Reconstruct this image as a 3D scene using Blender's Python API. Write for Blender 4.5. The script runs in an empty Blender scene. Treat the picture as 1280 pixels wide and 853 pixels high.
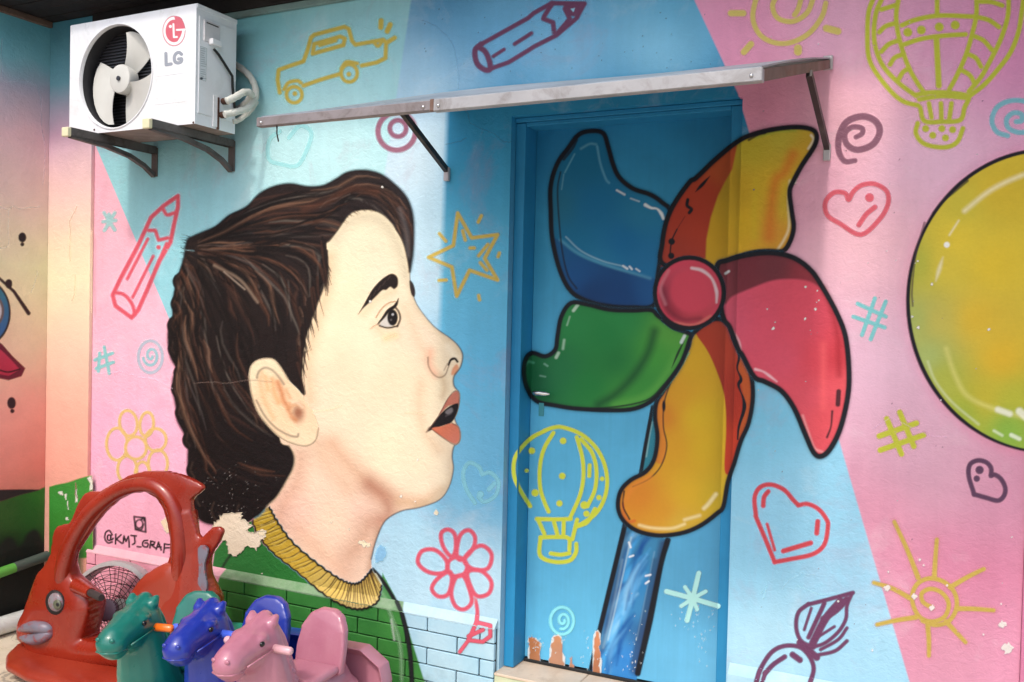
import bpy, bmesh, math, random
import numpy as np
from mathutils import Vector, Matrix

rng = random.Random(7)
nrng = np.random.RandomState(11)
sc = bpy.context.scene
COL = sc.collection
PI = math.pi

# ------------------------------------------------------------------ camera
F_PX, W_PX, H_PX = 1152.8, 1280.0, 853.0          # focal length in photo pixels
YAW, PITCH, ROLL = [math.radians(a) for a in (26.34, -1.297, 1.3325)]
CAM = np.array([0.0, -3.35, 1.45])
def cam_axes():
    cy, sy = math.cos(YAW), math.sin(YAW)
    fwd = np.array([-sy, cy, 0.0]); right = np.array([cy, sy, 0.0]); up = np.array([0, 0, 1.0])
    f2 = fwd * math.cos(PITCH) + up * math.sin(PITCH)
    u2 = up * math.cos(PITCH) - fwd * math.sin(PITCH)
    r3 = right * math.cos(ROLL) + u2 * math.sin(ROLL)
    u3 = u2 * math.cos(ROLL) - right * math.sin(ROLL)
    return r3, u3, f2
CR, CU, CF = cam_axes()
cd = bpy.data.cameras.new('camera')
cam = bpy.data.objects.new('camera', cd); COL.objects.link(cam)
cd.sensor_width = 36.0; cd.lens = F_PX / W_PX * 36.0
cd.clip_start = 0.05; cd.clip_end = 2000.0
m = Matrix.Identity(4)
for i in range(3):
    m[i][0] = CR[i]; m[i][1] = CU[i]; m[i][2] = -CF[i]; m[i][3] = CAM[i]
cam.matrix_world = m
sc.camera = cam

# ------------------------------------------------------------------ light
SUN_EL, SUN_SIDE = math.radians(53.0), math.radians(1.5)
world = bpy.data.worlds.new('World'); sc.world = world; world.use_nodes = True
wn = world.node_tree
bg = wn.nodes['Background']
sky = wn.nodes.new('ShaderNodeTexSky'); sky.sky_type = 'NISHITA'; sky.sun_disc = False
sky.sun_elevation = SUN_EL; sky.sun_rotation = math.radians(180.0) - SUN_SIDE
sky.air_density = 1.0; sky.dust_density = 3.5; sky.ozone_density = 1.0
wn.links.new(sky.outputs['Color'], bg.inputs['Color'])
bg.inputs['Strength'].default_value = 0.15
sl = bpy.data.lights.new('sun', 'SUN'); sl.energy = 1.0; sl.angle = math.radians(4.5)
sl.color = (1.0, 0.94, 0.86)
sun = bpy.data.objects.new('sun', sl); COL.objects.link(sun)
sdir = Vector((-math.sin(SUN_SIDE) * math.cos(SUN_EL), math.cos(SUN_SIDE) * math.cos(SUN_EL), -math.sin(SUN_EL)))
sun.rotation_euler = sdir.to_track_quat('-Z', 'Y').to_euler()
sun.location = (0, -8, 9)
sc.view_settings.view_transform = 'Standard'; sc.view_settings.look = 'None'
sc.view_settings.gamma = 1.0; sc.view_settings.use_curve_mapping = False
sc.view_settings.exposure = 0.0
EXPO = 0.66
sc.view_settings.exposure = EXPO

# ------------------------------------------------------------------ helpers
def ray(u, v):
    u = np.asarray(u, float); v = np.asarray(v, float)
    a = (u - W_PX / 2) / F_PX; b = (v - H_PX / 2) / F_PX
    return CF[None] + a.reshape(-1, 1) * CR[None] - b.reshape(-1, 1) * CU[None]
class Plane:
    """A real flat surface; at(u, v) is the point of it seen at photo pixel (u, v)."""
    def __init__(self, p, n): self.p = np.array(p, float); self.n = np.array(n, float)
    def at(self, u, v, off=0.0):
        d = ray(u, v); n = self.n / np.linalg.norm(self.n)
        t = ((self.p + n * off - CAM) @ n) / (d @ n)
        return CAM + d * t[:, None]
    def one(self, u, v, off=0.0): return self.at([u], [v], off)[0]
def to_px(P):
    q = np.asarray(P, float) - CAM
    x, y, z = q @ CR, q @ CU, q @ CF
    return W_PX / 2 + F_PX * x / z, H_PX / 2 - F_PX * y / z

def lin(c):
    c = np.asarray(c, float) / 255.0
    return np.where(c <= 0.04045, c / 12.92, ((c + 0.055) / 1.055) ** 2.4)
KP = 0.92                                           # painted colours: photo tone to paint albedo
def paint_rgb(c): return np.minimum(lin(c) * KP, 0.88)
def L4(c, k=1.0): r = lin(c) * k; return (float(r[0]), float(r[1]), float(r[2]), 1.0)

MATS = {}
def nodes_of(name):
    mt = bpy.data.materials.new(name); mt.use_nodes = True
    nt = mt.node_tree; b = nt.nodes['Principled BSDF']
    return mt, nt, b
def nd(nt, typ, **kw):
    n = nt.nodes.new(typ)
    for k, v in kw.items(): setattr(n, k, v)
    return n
def mathn(nt, op, a, b=None, c=None, clamp=False):
    n = nt.nodes.new('ShaderNodeMath'); n.operation = op; n.use_clamp = clamp
    for i, x in enumerate((a, b, c)):
        if x is None: continue
        if hasattr(x, 'type') or hasattr(x, 'is_linked'): nt.links.new(x, n.inputs[i])
        else: n.inputs[i].default_value = x
    return n.outputs[0]
def noise(nt, vec, scale, detail=3.0, rough=0.55, dist=0.0):
    n = nt.nodes.new('ShaderNodeTexNoise'); n.inputs['Scale'].default_value = scale
    n.inputs['Detail'].default_value = detail; n.inputs['Roughness'].default_value = rough
    n.inputs['Distortion'].default_value = dist
    nt.links.new(vec, n.inputs['Vector']); return n.outputs['Fac']
def mixc(nt, fac, a, b, blend='MIX'):
    n = nt.nodes.new('ShaderNodeMix'); n.data_type = 'RGBA'; n.blend_type = blend
    for sock, x in ((n.inputs[0], fac), (n.inputs[6], a), (n.inputs[7], b)):
        if hasattr(x, 'is_linked'): nt.links.new(x, sock)
        else: sock.default_value = x
    return n.outputs[2]
def ramp(nt, fac, stops):
    n = nt.nodes.new('ShaderNodeValToRGB'); el = n.color_ramp.elements
    while len(el) < len(stops): el.new(0.5)
    for e, (p, c) in zip(el, stops):
        e.position = p; e.color = c if len(c) == 4 else (*c, 1)
    nt.links.new(fac, n.inputs[0]); return n.outputs[0]
def position(nt): return nt.nodes.new('ShaderNodeNewGeometry').outputs['Position']

def plaster_bump(nt, bsdf, k=1.0):
    """Hand-trowelled, many times painted plaster: same relief on the wall and on the paint lying on it."""
    pos = position(nt)
    mp = nd(nt, 'ShaderNodeMapping'); mp.inputs['Scale'].default_value = (1.0, 1.0, 1.25)
    nt.links.new(pos, mp.inputs['Vector']); v = mp.outputs[0]
    fine = noise(nt, v, 150, 3, 0.6)
    mid = noise(nt, v, 34, 4, 0.6, 0.6)
    big = noise(nt, v, 3.2, 3, 0.5)
    rough = noise(nt, v, 0.9, 2, 0.5)
    rr = mathn(nt, 'MULTIPLY_ADD', rough, 1.6, -0.25, clamp=True)
    h = mathn(nt, 'MULTIPLY', fine, 0.0013)
    h = mathn(nt, 'ADD', h, mathn(nt, 'MULTIPLY', mathn(nt, 'MULTIPLY', mid, rr), 0.0075))
    h = mathn(nt, 'ADD', h, mathn(nt, 'MULTIPLY', big, 0.012))
    bp = nd(nt, 'ShaderNodeBump'); bp.inputs['Strength'].default_value = 0.75 * k
    bp.inputs['Distance'].default_value = 1.0
    nt.links.new(h, bp.inputs['Height']); nt.links.new(bp.outputs[0], bsdf.inputs['Normal'])
    return v
def mottle(nt, v, colour, lo=0.93, hi=1.06, scale=7.0):
    a = noise(nt, v, scale, 5, 0.62)
    b = noise(nt, v, 90.0, 2, 0.5)
    t = mathn(nt, 'ADD', mathn(nt, 'MULTIPLY', a, 0.7), mathn(nt, 'MULTIPLY', b, 0.3))
    rmp = ramp(nt, t, [(0.3, (lo, lo, lo)), (0.7, (hi, hi, hi))])
    return mixc(nt, 1.0, colour, rmp, 'MULTIPLY')

def world_of(o):
    w = o.matrix_parent_inverse @ o.matrix_basis
    return world_of(o.parent) @ w if o.parent else o.matrix_basis.copy()
def obj(name, me, mat=None, parent=None, label=None, cat=None, group=None, kind=None, smooth=None, local=False):
    o = bpy.data.objects.new(name, me); COL.objects.link(o)
    if mat is not None:
        me.materials.clear(); me.materials.append(mat)
    if parent is not None:
        o.parent = parent
        if not local: o.matrix_parent_inverse = world_of(parent).inverted()
    if label: o['label'] = label
    if cat: o['category'] = cat
    if group: o['group'] = group
    if kind: o['kind'] = kind
    if smooth is not None:
        for p in me.polygons: p.use_smooth = True
        if smooth < 180:
            me.set_sharp_from_angle(angle=math.radians(smooth))
    return o
def thing(name, label, cat, loc=(0, 0, 0), rz=0.0, group=None):
    o = bpy.data.objects.new(name, None); COL.objects.link(o)
    o.location = loc; o.rotation_euler = (0, 0, rz); o.empty_display_size = 0.1
    o['label'] = label; o['category'] = cat
    if group: o['group'] = group
    return o
def mesh_of(bm, name='mesh'):
    me = bpy.data.meshes.new(name); bmesh.ops.recalc_face_normals(bm, faces=bm.faces); bm.to_mesh(me); bm.free(); return me
def bx(bm, a, b, bevel=0.0, seg=2):
    """box between corners a and b"""
    x0, y0, z0 = a; x1, y1, z1 = b
    vs = [bm.verts.new(p) for p in ((x0, y0, z0), (x1, y0, z0), (x1, y1, z0), (x0, y1, z0), (x0, y0, z1), (x1, y0, z1), (x1, y1, z1), (x0, y1, z1))]
    fs = [bm.faces.new([vs[i] for i in f]) for f in ((0, 3, 2, 1), (4, 5, 6, 7), (0, 1, 5, 4), (1, 2, 6, 5), (2, 3, 7, 6), (3, 0, 4, 7))]
    if bevel > 0:
        es = list({e for f in fs for e in f.edges})
        bmesh.ops.bevel(bm, geom=es, offset=bevel, segments=seg, affect='EDGES', profile=0.5)
    return vs
def box_mesh(a, b, bevel=0.0, seg=2):
    bm = bmesh.new(); bx(bm, a, b, bevel, seg); return mesh_of(bm)
def tube(bm, pts, r, n=10, cap=True, closed=False):
    """swept round tube; r number or list"""
    pts = [Vector(p) for p in pts]; k = len(pts)
    rs = r if isinstance(r, (list, tuple)) else [r] * k
    rings = []; prev = None
    for i, p in enumerate(pts):
        if closed: t = pts[(i + 1) % k] - pts[i - 1]
        else: t = pts[min(i + 1, k - 1)] - pts[max(i - 1, 0)]
        t.normalize()
        if prev is None:
            a = Vector((0, 0, 1)) if abs(t.z) < 0.9 else Vector((1, 0, 0))
            u = t.cross(a).normalized()
        else:
            u = (prev - t * prev.dot(t)).normalized()
        prev = u; w = t.cross(u)
        rings.append([bm.verts.new(p + (u * math.cos(2 * PI * j / n) + w * math.sin(2 * PI * j / n)) * rs[i]) for j in range(n)])
    rng_i = range(k) if closed else range(k - 1)
    for i in rng_i:
        A, B = rings[i], rings[(i + 1) % k]
        for j in range(n): bm.faces.new((A[j], A[(j + 1) % n], B[(j + 1) % n], B[j]))
    if cap and not closed:
        bm.faces.new(list(reversed(rings[0]))); bm.faces.new(rings[-1])
def tube_mesh(pts, r, n=10, closed=False):
    bm = bmesh.new(); tube(bm, pts, r, n, True, closed); return mesh_of(bm)
def prism_mesh(poly, axis, a, b, bevel=0.0):
    """polygon (2D) extruded along an axis between a and b; poly coords are the other two axes in xyz order"""
    bm = bmesh.new()
    def p3(q, t):
        return {'x': (t, q[0], q[1]), 'y': (q[0], t, q[1]), 'z': (q[0], q[1], t)}[axis]
    A = [bm.verts.new(p3(q, a)) for q in poly]; B = [bm.verts.new(p3(q, b)) for q in poly]
    n = len(poly)
    bm.faces.new(A); bm.faces.new(list(reversed(B)))
    for i in range(n): bm.faces.new((A[i], B[i], B[(i + 1) % n], A[(i + 1) % n]))
    bmesh.ops.recalc_face_normals(bm, faces=bm.faces)
    if bevel > 0: bmesh.ops.bevel(bm, geom=list(bm.edges), offset=bevel, segments=2, affect='EDGES', profile=0.5)
    return mesh_of(bm)
def fuse(parts_bm, voxel, smooth_iter=6, name='mesh'):
    """overlapping closed shapes fused into one continuous moulded skin"""
    me = bpy.data.meshes.new(name); parts_bm.to_mesh(me); parts_bm.free()
    o = bpy.data.objects.new('tmp_fuse', me); COL.objects.link(o)
    md = o.modifiers.new('r', 'REMESH'); md.mode = 'VOXEL'; md.voxel_size = voxel
    if smooth_iter:
        ms = o.modifiers.new('s', 'SMOOTH'); ms.factor = 0.5; ms.iterations = smooth_iter
    dg = bpy.context.evaluated_depsgraph_get(); dg.update()
    me2 = bpy.data.meshes.new_from_object(o.evaluated_get(dg))
    bpy.data.objects.remove(o); bpy.data.meshes.remove(me)
    for p in me2.polygons: p.use_smooth = True
    return me2
def ellipsoid(bm, c, r, rot=None, seg=20):
    mt = Matrix.Translation(c) @ (rot.to_4x4() if rot is not None else Matrix.Identity(4)) @ Matrix.Diagonal((*r, 1))
    bmesh.ops.create_uvsphere(bm, u_segments=seg, v_segments=seg // 2, radius=1.0, matrix=mt)
def limb(bm, a, b, ra, rb, n=16):
    """rounded tapering capsule"""
    a = Vector(a); b = Vector(b); d = b - a; L = d.length; t = d / L
    pts, rs = [], []
    for k in range(5):
        th = PI / 2 * (k / 4.0); pts.append(a - t * ra * math.cos(th)); rs.append(max(ra * math.sin(th), 0.001))
    for k in range(5):
        th = PI / 2 * (k / 4.0); pts.append(b + t * rb * math.sin(th)); rs.append(max(rb * math.cos(th), 0.001))
    tube(bm, pts, rs, n)

def plain(name, rgb, rough=0.5, metal=0.0, spec=0.5, var=0.06, bump=0.0, bscale=60.0, dirt=None, dirt_amt=0.0, coat=0.0, dscale=5.0):
    """procedural material: colour with cloudy variation, optional dirt and fine relief"""
    if name in MATS: return MATS[name]
    mt, nt, b = nodes_of(name)
    tc = nd(nt, 'ShaderNodeTexCoord').outputs['Object']
    base = L4(rgb, 1.0)
    n1 = noise(nt, tc, 9.0, 5, 0.6)
    c = mixc(nt, 1.0, base, ramp(nt, n1, [(0.3, (1 - var,) * 3), (0.7, (1 + var,) * 3)]), 'MULTIPLY')
    if dirt is not None:
        n2 = noise(nt, tc, dscale, 6, 0.7, 0.8)
        f = ramp(nt, n2, [(0.5, (0, 0, 0)), (0.72, (dirt_amt,) * 3)])
        c = mixc(nt, f, c, L4(dirt))
    nt.links.new(c, b.inputs['Base Color'])
    rr = mathn(nt, 'MULTIPLY_ADD', noise(nt, tc, 14.0, 3), 0.25, rough - 0.12, clamp=True)
    nt.links.new(rr, b.inputs['Roughness'])
    b.inputs['Metallic'].default_value = metal; b.inputs['Specular IOR Level'].default_value = spec
    if coat: b.inputs['Coat Weight'].default_value = coat
    if bump > 0:
        bp = nd(nt, 'ShaderNodeBump'); bp.inputs['Strength'].default_value = 1.0; bp.inputs['Distance'].default_value = bump
        nt.links.new(noise(nt, tc, bscale, 4, 0.6), bp.inputs['Height']); nt.links.new(bp.outputs[0], b.inputs['Normal'])
    MATS[name] = mt
    return mt

# ------------------------------------------------------------------ spray-paint layers on real surfaces
def cr(pts, closed=False, n=5):
    """smooth curve through points"""
    p = np.array(pts, float)
    if len(p) < 3: return p
    if closed: q = np.vstack([p[-1:], p, p[:2]])
    else: q = np.vstack([2 * p[0] - p[1], p, 2 * p[-1] - p[-2]])
    out = []
    for i in range(1, len(q) - 2):
        a, b, c, d = q[i - 1], q[i], q[i + 1], q[i + 2]
        for k in range(n):
            t = k / n
            out.append(0.5 * ((2 * b) + (-a + c) * t + (2 * a - 5 * b + 4 * c - d) * t * t + (-a + 3 * b - 3 * c + d) * t ** 3))
    if not closed: out.append(p[-1])
    return np.array(out)
def seg_dist(U, V, pts, closed=False, widths=None):
    """distance from points to a polyline (minus the local half width when given)"""
    P = np.asarray(pts, float); n = len(P)
    best = np.full(U.shape, 1e9)
    idx = range(n if closed else n - 1)
    if n == 1:
        d = np.hypot(U - P[0, 0], V - P[0, 1]); return d - (widths[0] if widths is not None else 0)
    for i in idx:
        a = P[i]; b = P[(i + 1) % n]; dx, dy = b - a; L2 = dx * dx + dy * dy + 1e-9
        t = np.clip(((U - a[0]) * dx + (V - a[1]) * dy) / L2, 0, 1)
        d = np.hypot(U - a[0] - t * dx, V - a[1] - t * dy)
        if widths is not None: d = d - (widths[i] + (widths[(i + 1) % n] - widths[i]) * t)
        np.minimum(best, d, out=best)
    return best
def inside(U, V, pts):
    P = np.asarray(pts, float); n = len(P); r = np.zeros(U.shape, bool)
    for i in range(n):
        x0, y0 = P[i]; x1, y1 = P[(i + 1) % n]
        if y0 == y1: continue
        c = ((y0 > V) != (y1 > V)) & (U < (x1 - x0) * (V - y0) / (y1 - y0) + x0)
        r ^= c
    return r
def sdf(U, V, pts):
    d = seg_dist(U, V, pts, True)
    return np.where(inside(U, V, pts), -d, d)

def fill(pts, c, soft=1.2, a=1.0, smooth=True, clip=None):
    return dict(k='fill', p=cr(pts, True) if smooth else np.array(pts, float), c=c, soft=soft, a=a, clip=clip)
def stroke(pts, w, c, soft=2.2, a=1.0, smooth=True, closed=False, taper=None, clip=None):
    p = cr(pts, closed) if (smooth and len(pts) > 2) else np.array(pts, float)
    n = len(p)
    if taper is None: ws = np.full(n, w / 2.0)
    elif taper == 'lens': ws = w / 2.0 * np.maximum(np.sin(np.linspace(0.05, PI - 0.05, n)), 0.12)
    elif taper == 'end': ws = w / 2.0 * np.linspace(1, 0.15, n)
    else: ws = np.interp(np.linspace(0, 1, n), np.linspace(0, 1, len(taper)), np.array(taper) * w / 2.0)
    return dict(k='stroke', p=p, c=c, soft=soft, a=a, ws=ws, closed=closed, clip=clip)
def blob(x, y, r, c, soft=2.0, a=1.0, ry=None, clip=None):
    return dict(k='blob', p=np.array([[x - r, y - (ry or r)], [x + r, y + (ry or r)]]), c=c, soft=soft, a=a, o=(x, y, r, ry or r), clip=clip)
def ring(x, y, rx, ry, w, c, soft=2.2, a=1.0, rot=0.0):
    t = np.linspace(0, 2 * PI, 40, endpoint=False); ca, sa = math.cos(rot), math.sin(rot)
    p = np.stack([x + rx * np.cos(t) * ca - ry * np.sin(t) * sa, y + rx * np.cos(t) * sa + ry * np.sin(t) * ca], 1)
    return dict(k='stroke', p=p, c=c, soft=soft, a=a, ws=np.full(40, w / 2.0), closed=True, clip=None)

def rasterise(layers, box, s):
    x0, y0, x1, y1 = box
    us = np.arange(x0, x1 + s, s); vs = np.arange(y0, y1 + s, s)
    RGB = np.zeros((len(vs), len(us), 3)); A = np.zeros((len(vs), len(us)))
    for l in layers:
        mg = l['soft'] + (max(l['ws']) if 'ws' in l else 0) + 2
        a0 = l['p'].min(0) - mg; a1 = l['p'].max(0) + mg
        i0 = max(int((a0[0] - x0) / s), 0); i1 = min(int((a1[0] - x0) / s) + 2, len(us))
        j0 = max(int((a0[1] - y0) / s), 0); j1 = min(int((a1[1] - y0) / s) + 2, len(vs))
        if i1 <= i0 or j1 <= j0: continue
        U, V = np.meshgrid(us[i0:i1], vs[j0:j1])
        if l['k'] == 'fill': d = sdf(U, V, l['p'])
        elif l['k'] == 'stroke': d = seg_dist(U, V, l['p'], l['closed'], l['ws'])
        else:
            x, y, rx, ry = l['o']; d = (np.hypot((U - x) / rx, (V - y) / ry) - 1) * min(rx, ry)
        al = np.clip(0.5 - d / l['soft'], 0, 1); al = al * al * (3 - 2 * al)
        a = l['a'](U, V) if callable(l['a']) else l['a']
        al = al * a
        if l['clip'] is not None: al = al * l['clip'](U, V)
        c = l['c'](U, V) if callable(l['c']) else lin(l['c'])[None, None, :]
        a0_ = A[j0:j1, i0:i1]
        an = al + a0_ * (1 - al)
        RGB[j0:j1, i0:i1] = np.where(an[..., None] > 1e-5, (c * al[..., None] + RGB[j0:j1, i0:i1] * (a0_ * (1 - al))[..., None]) / np.maximum(an, 1e-5)[..., None], 0)
        A[j0:j1, i0:i1] = an
    # carry the colour a little past the edge so that the feathered rim keeps the paint's own colour
    for _ in range(3):
        ok = A > 1e-4 if _ == 0 else ok2
        acc = np.zeros_like(RGB); cnt = np.zeros(A.shape)
        for dj, di in ((0, 1), (0, -1), (1, 0), (-1, 0), (1, 1), (-1, -1), (1, -1), (-1, 1)):
            src = (slice(max(0, -dj), A.shape[0] - max(0, dj)), slice(max(0, -di), A.shape[1] - max(0, di))); dst = (slice(max(0, dj), A.shape[0] - max(0, -dj)), slice(max(0, di), A.shape[1] - max(0, -di)))
            acc[dst] += RGB[src] * ok[src][..., None]; cnt[dst] += ok[src]
        new = ~ok & (cnt > 0)
        RGB[new] = acc[new] / cnt[new][:, None]; ok2 = ok | new
    return us, vs, RGB, A
def grad(pts, eps=300.0):
    """smooth paint blend between coloured points [(x, y, rgb), ...]"""
    P = np.array([(a[0], a[1]) for a in pts], float); C = np.array([lin(a[2]) for a in pts])
    def f(U, V):
        num = np.zeros(U.shape + (3,)); den = np.zeros(U.shape)
        for p, c in zip(P, C):
            w = 1.0 / ((U - p[0]) ** 2 + (V - p[1]) ** 2 + eps) ** 1.6
            num += w[..., None] * c; den += w
        return num / den[..., None]
    return f

def sheet_mesh(us, vs, RGB, A, plane, off, keep=None, kp=None, clamp=None, under=None):
    h, w = A.shape
    U, V = np.meshgrid(us, vs)
    act = A > 0.025
    cell = act[:-1, :-1] | act[1:, :-1] | act[:-1, 1:] | act[1:, 1:]
    if keep is not None:
        k = keep(U, V); cell &= k[:-1, :-1] & k[1:, :-1] & k[:-1, 1:] & k[1:, 1:]
    if clamp is not None:
        ax, lo, hi = clamp
        q = plane.at(U.ravel(), V.ravel(), off)[:, ax].reshape(U.shape)
        mx = np.maximum(np.maximum(q[:-1, :-1], q[1:, :-1]), np.maximum(q[:-1, 1:], q[1:, 1:]))
        mn = np.minimum(np.minimum(q[:-1, :-1], q[1:, :-1]), np.minimum(q[:-1, 1:], q[1:, 1:]))
        cell &= (mx > lo) & (mn < hi)
    if not cell.any(): return None
    ids = np.full((h, w), -1, int)
    used = np.zeros((h, w), bool)
    used[:-1, :-1] |= cell; used[1:, :-1] |= cell; used[:-1, 1:] |= cell; used[1:, 1:] |= cell
    ids[used] = np.arange(used.sum())
    co = plane.at(U[used], V[used], off)
    if clamp is not None: co[:, clamp[0]] = np.clip(co[:, clamp[0]], clamp[1], clamp[2])
    f = np.stack([ids[1:, :-1][cell], ids[1:, 1:][cell], ids[:-1, 1:][cell], ids[:-1, :-1][cell]], 1)
    me = bpy.data.meshes.new('paint')
    nv, nf = len(co), len(f)
    me.vertices.add(nv); me.vertices.foreach_set('co', co.ravel().astype('f4'))
    me.loops.add(nf * 4); me.loops.foreach_set('vertex_index', f.ravel().astype('i4'))
    me.polygons.add(nf); me.polygons.foreach_set('loop_start', (np.arange(nf) * 4).astype('i4'))
    me.update(calc_edges=True)
    at = me.color_attributes.new('paint', 'FLOAT_COLOR', 'POINT')
    pc = np.minimum(RGB[used] * (kp or KP), 0.88)
    if under is not None:
        # feathered edges: underlying colour added to offset the shade this sheet casts on it
        uc = under(U[used], V[used]); pc = np.minimum(pc + (1 - A[used][:, None]) * uc * KP, 0.97)
    col = np.concatenate([pc, A[used][:, None]], 1)
    at.data.foreach_set('color', col.ravel().astype('f4'))
    return me
def mat_mural():
    mt, nt, b = nodes_of('mural_paint')
    at = nd(nt, 'ShaderNodeAttribute', attribute_name='paint')
    v = plaster_bump(nt, b)
    nt.links.new(mottle(nt, v, at.outputs['Color'], 0.94, 1.06), b.inputs['Base Color'])
    b.inputs['Roughness'].default_value = 0.62; b.inputs['Specular IOR Level'].default_value = 0.22
    tr = nd(nt, 'ShaderNodeBsdfTransparent'); mx = nd(nt, 'ShaderNodeMixShader')
    nt.links.new(at.outputs['Alpha'], mx.inputs[0]); nt.links.new(tr.outputs[0], mx.inputs[1]); nt.links.new(b.outputs[0], mx.inputs[2])
    nt.links.new(mx.outputs[0], nt.nodes['Material Output'].inputs['Surface'])
    return mt
def mat_print():
    mt, nt, b = nodes_of('smooth_print')
    at = nd(nt, 'ShaderNodeAttribute', attribute_name='paint')
    tcn = position(nt)
    nt.links.new(mottle(nt, tcn, at.outputs['Color'], 0.96, 1.04), b.inputs['Base Color'])
    b.inputs['Roughness'].default_value = 0.5; b.inputs['Specular IOR Level'].default_value = 0.22
    tr = nd(nt, 'ShaderNodeBsdfTransparent'); mx = nd(nt, 'ShaderNodeMixShader')
    nt.links.new(at.outputs['Alpha'], mx.inputs[0]); nt.links.new(tr.outputs[0], mx.inputs[1]); nt.links.new(b.outputs[0], mx.inputs[2])
    nt.links.new(mx.outputs[0], nt.nodes['Material Output'].inputs['Surface'])
    return mt
M_MURAL = mat_mural(); M_PRINT = mat_print()
def layers_box(layers):
    lo = np.min([l['p'].min(0) - (max(l['ws']) if 'ws' in l else 0) - l['soft'] for l in layers], 0)
    hi = np.max([l['p'].max(0) + (max(l['ws']) if 'ws' in l else 0) + l['soft'] for l in layers], 0)
    return lo[0] - 1, lo[1] - 1, hi[0] + 1, hi[1] + 1
UNDER = {}
def flat_under(c): return lambda U, V: np.broadcast_to(lin(c), U.shape + (3,))
def painted(name, layers, plane, parent, off=0.0015, s=1.0, label=None, keep=None, mat=None, kp=None, kind=None, under=None):
    us, vs, RGB, A = rasterise(layers, layers_box(layers), s)
    me = sheet_mesh(us, vs, RGB, A, plane, off, keep, kp, under=under or UNDER.get(id(plane)))
    if me is None: return None
    o = obj(name, me, mat or M_MURAL, parent, label=label, kind=kind)
    return o
ZS = 340.0 / 1261.0
def T(ox, oy, pts, s=ZS): return [(ox + x * s, oy + y * s) for x, y in pts]

# ================================================================== THE SETTING
FLOOR = -0.22
XL, XR = -4.438, 0.178                              # inner corner on the left, end of the wall on the right
P_WALL = Plane((0, 0, 0), (0, -1, 0))
P_LEFT = Plane((XL, 0, 0), (1, 0, 0))
P_PLINTH = Plane((0, -0.03, 0), (0, -1, 0))
LY = 0.146                                          # face of the door leaf
P_LEAF = Plane((0, LY, 0), (0, -1, 0))
P_FRAME = Plane((0, 0.04, 0), (0, -1, 0))
OPEN_X0, OPEN_X1, OPEN_Z = -1.684, -0.755, 2.274     # door opening
JAMB_X = -1.638

# ---- ground
mt, nt, b = nodes_of('courtyard_concrete')
tc = position(nt)
c = ramp(nt, noise(nt, tc, 1.3, 6, 0.65), [(0.3, L4((150, 144, 132))), (0.7, L4((186, 180, 166)))])
nt.links.new(c, b.inputs['Base Color']); b.inputs['Roughness'].default_value = 0.85
bm = bmesh.new(); bmesh.ops.create_grid(bm, x_segments=2, y_segments=2, size=400, matrix=Matrix.Translation((0, 0, FLOOR - 0.012)))
obj('ground', mesh_of(bm), mt, kind='structure')

# ---- tiled floor strip along the wall: every tile a piece of its own
mt, nt, b = nodes_of('patterned_floor_tile')
pos = position(nt)
mp = nd(nt, 'ShaderNodeMapping'); mp.inputs['Location'].default_value = (4.43, 0.006, 0); nt.links.new(pos, mp.inputs['Vector'])
dv = nd(nt, 'ShaderNodeVectorMath', operation='DIVIDE'); dv.inputs[1].default_value = (0.404, 0.404, 1); nt.links.new(mp.outputs[0], dv.inputs[0])
fr = nd(nt, 'ShaderNodeVectorMath', operation='FRACTION'); nt.links.new(dv.outputs[0], fr.inputs[0])
sb = nd(nt, 'ShaderNodeVectorMath', operation='SUBTRACT'); sb.inputs[1].default_value = (0.5, 0.5, 0); nt.links.new(fr.outputs[0], sb.inputs[0])
sp = nd(nt, 'ShaderNodeSeparateXYZ'); nt.links.new(sb.outputs[0], sp.inputs[0])
rad = mathn(nt, 'SQRT', mathn(nt, 'ADD', mathn(nt, 'POWER', sp.outputs[0], 2.0), mathn(nt, 'POWER', sp.outputs[1], 2.0)))
wv = mathn(nt, 'SINE', mathn(nt, 'ADD', mathn(nt, 'MULTIPLY', rad, 70.0), mathn(nt, 'MULTIPLY', noise(nt, pos, 30, 3), 9.0)))
msk = mathn(nt, 'MULTIPLY', mathn(nt, 'GREATER_THAN', wv, 0.25), mathn(nt, 'LESS_THAN', rad, 0.3))
base = ramp(nt, noise(nt, pos, 8, 5, 0.6), [(0.3, L4((205, 194, 170))), (0.7, L4((226, 216, 196)))])
c = mixc(nt, mathn(nt, 'MULTIPLY', msk, 0.6), base, L4((130, 122, 112)))
nt.links.new(c, b.inputs['Base Color']); b.inputs['Roughness'].default_value = 0.35
M_TILE = mt
M_GROUT = plain('grout', (120, 110, 96), 0.9, var=0.15)
fl = obj('tiled_floor', box_mesh((XL, -1.66, FLOOR - 0.010), (-0.4, 0.0, FLOOR - 0.004)), M_GROUT, kind='structure')
tile_me = box_mesh((0.002, 0.002, 0), (0.402, 0.402, 0.006), 0.0012, 1); tile_me.materials.append(M_TILE)
for i in range(10):
    for j in range(4):
        o = obj('tile', tile_me, None, fl)
        o.location = (-4.43 + i * 0.404, -0.41 - j * 0.404, FLOOR - 0.006 + rng.uniform(-0.0006, 0.0006))

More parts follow.
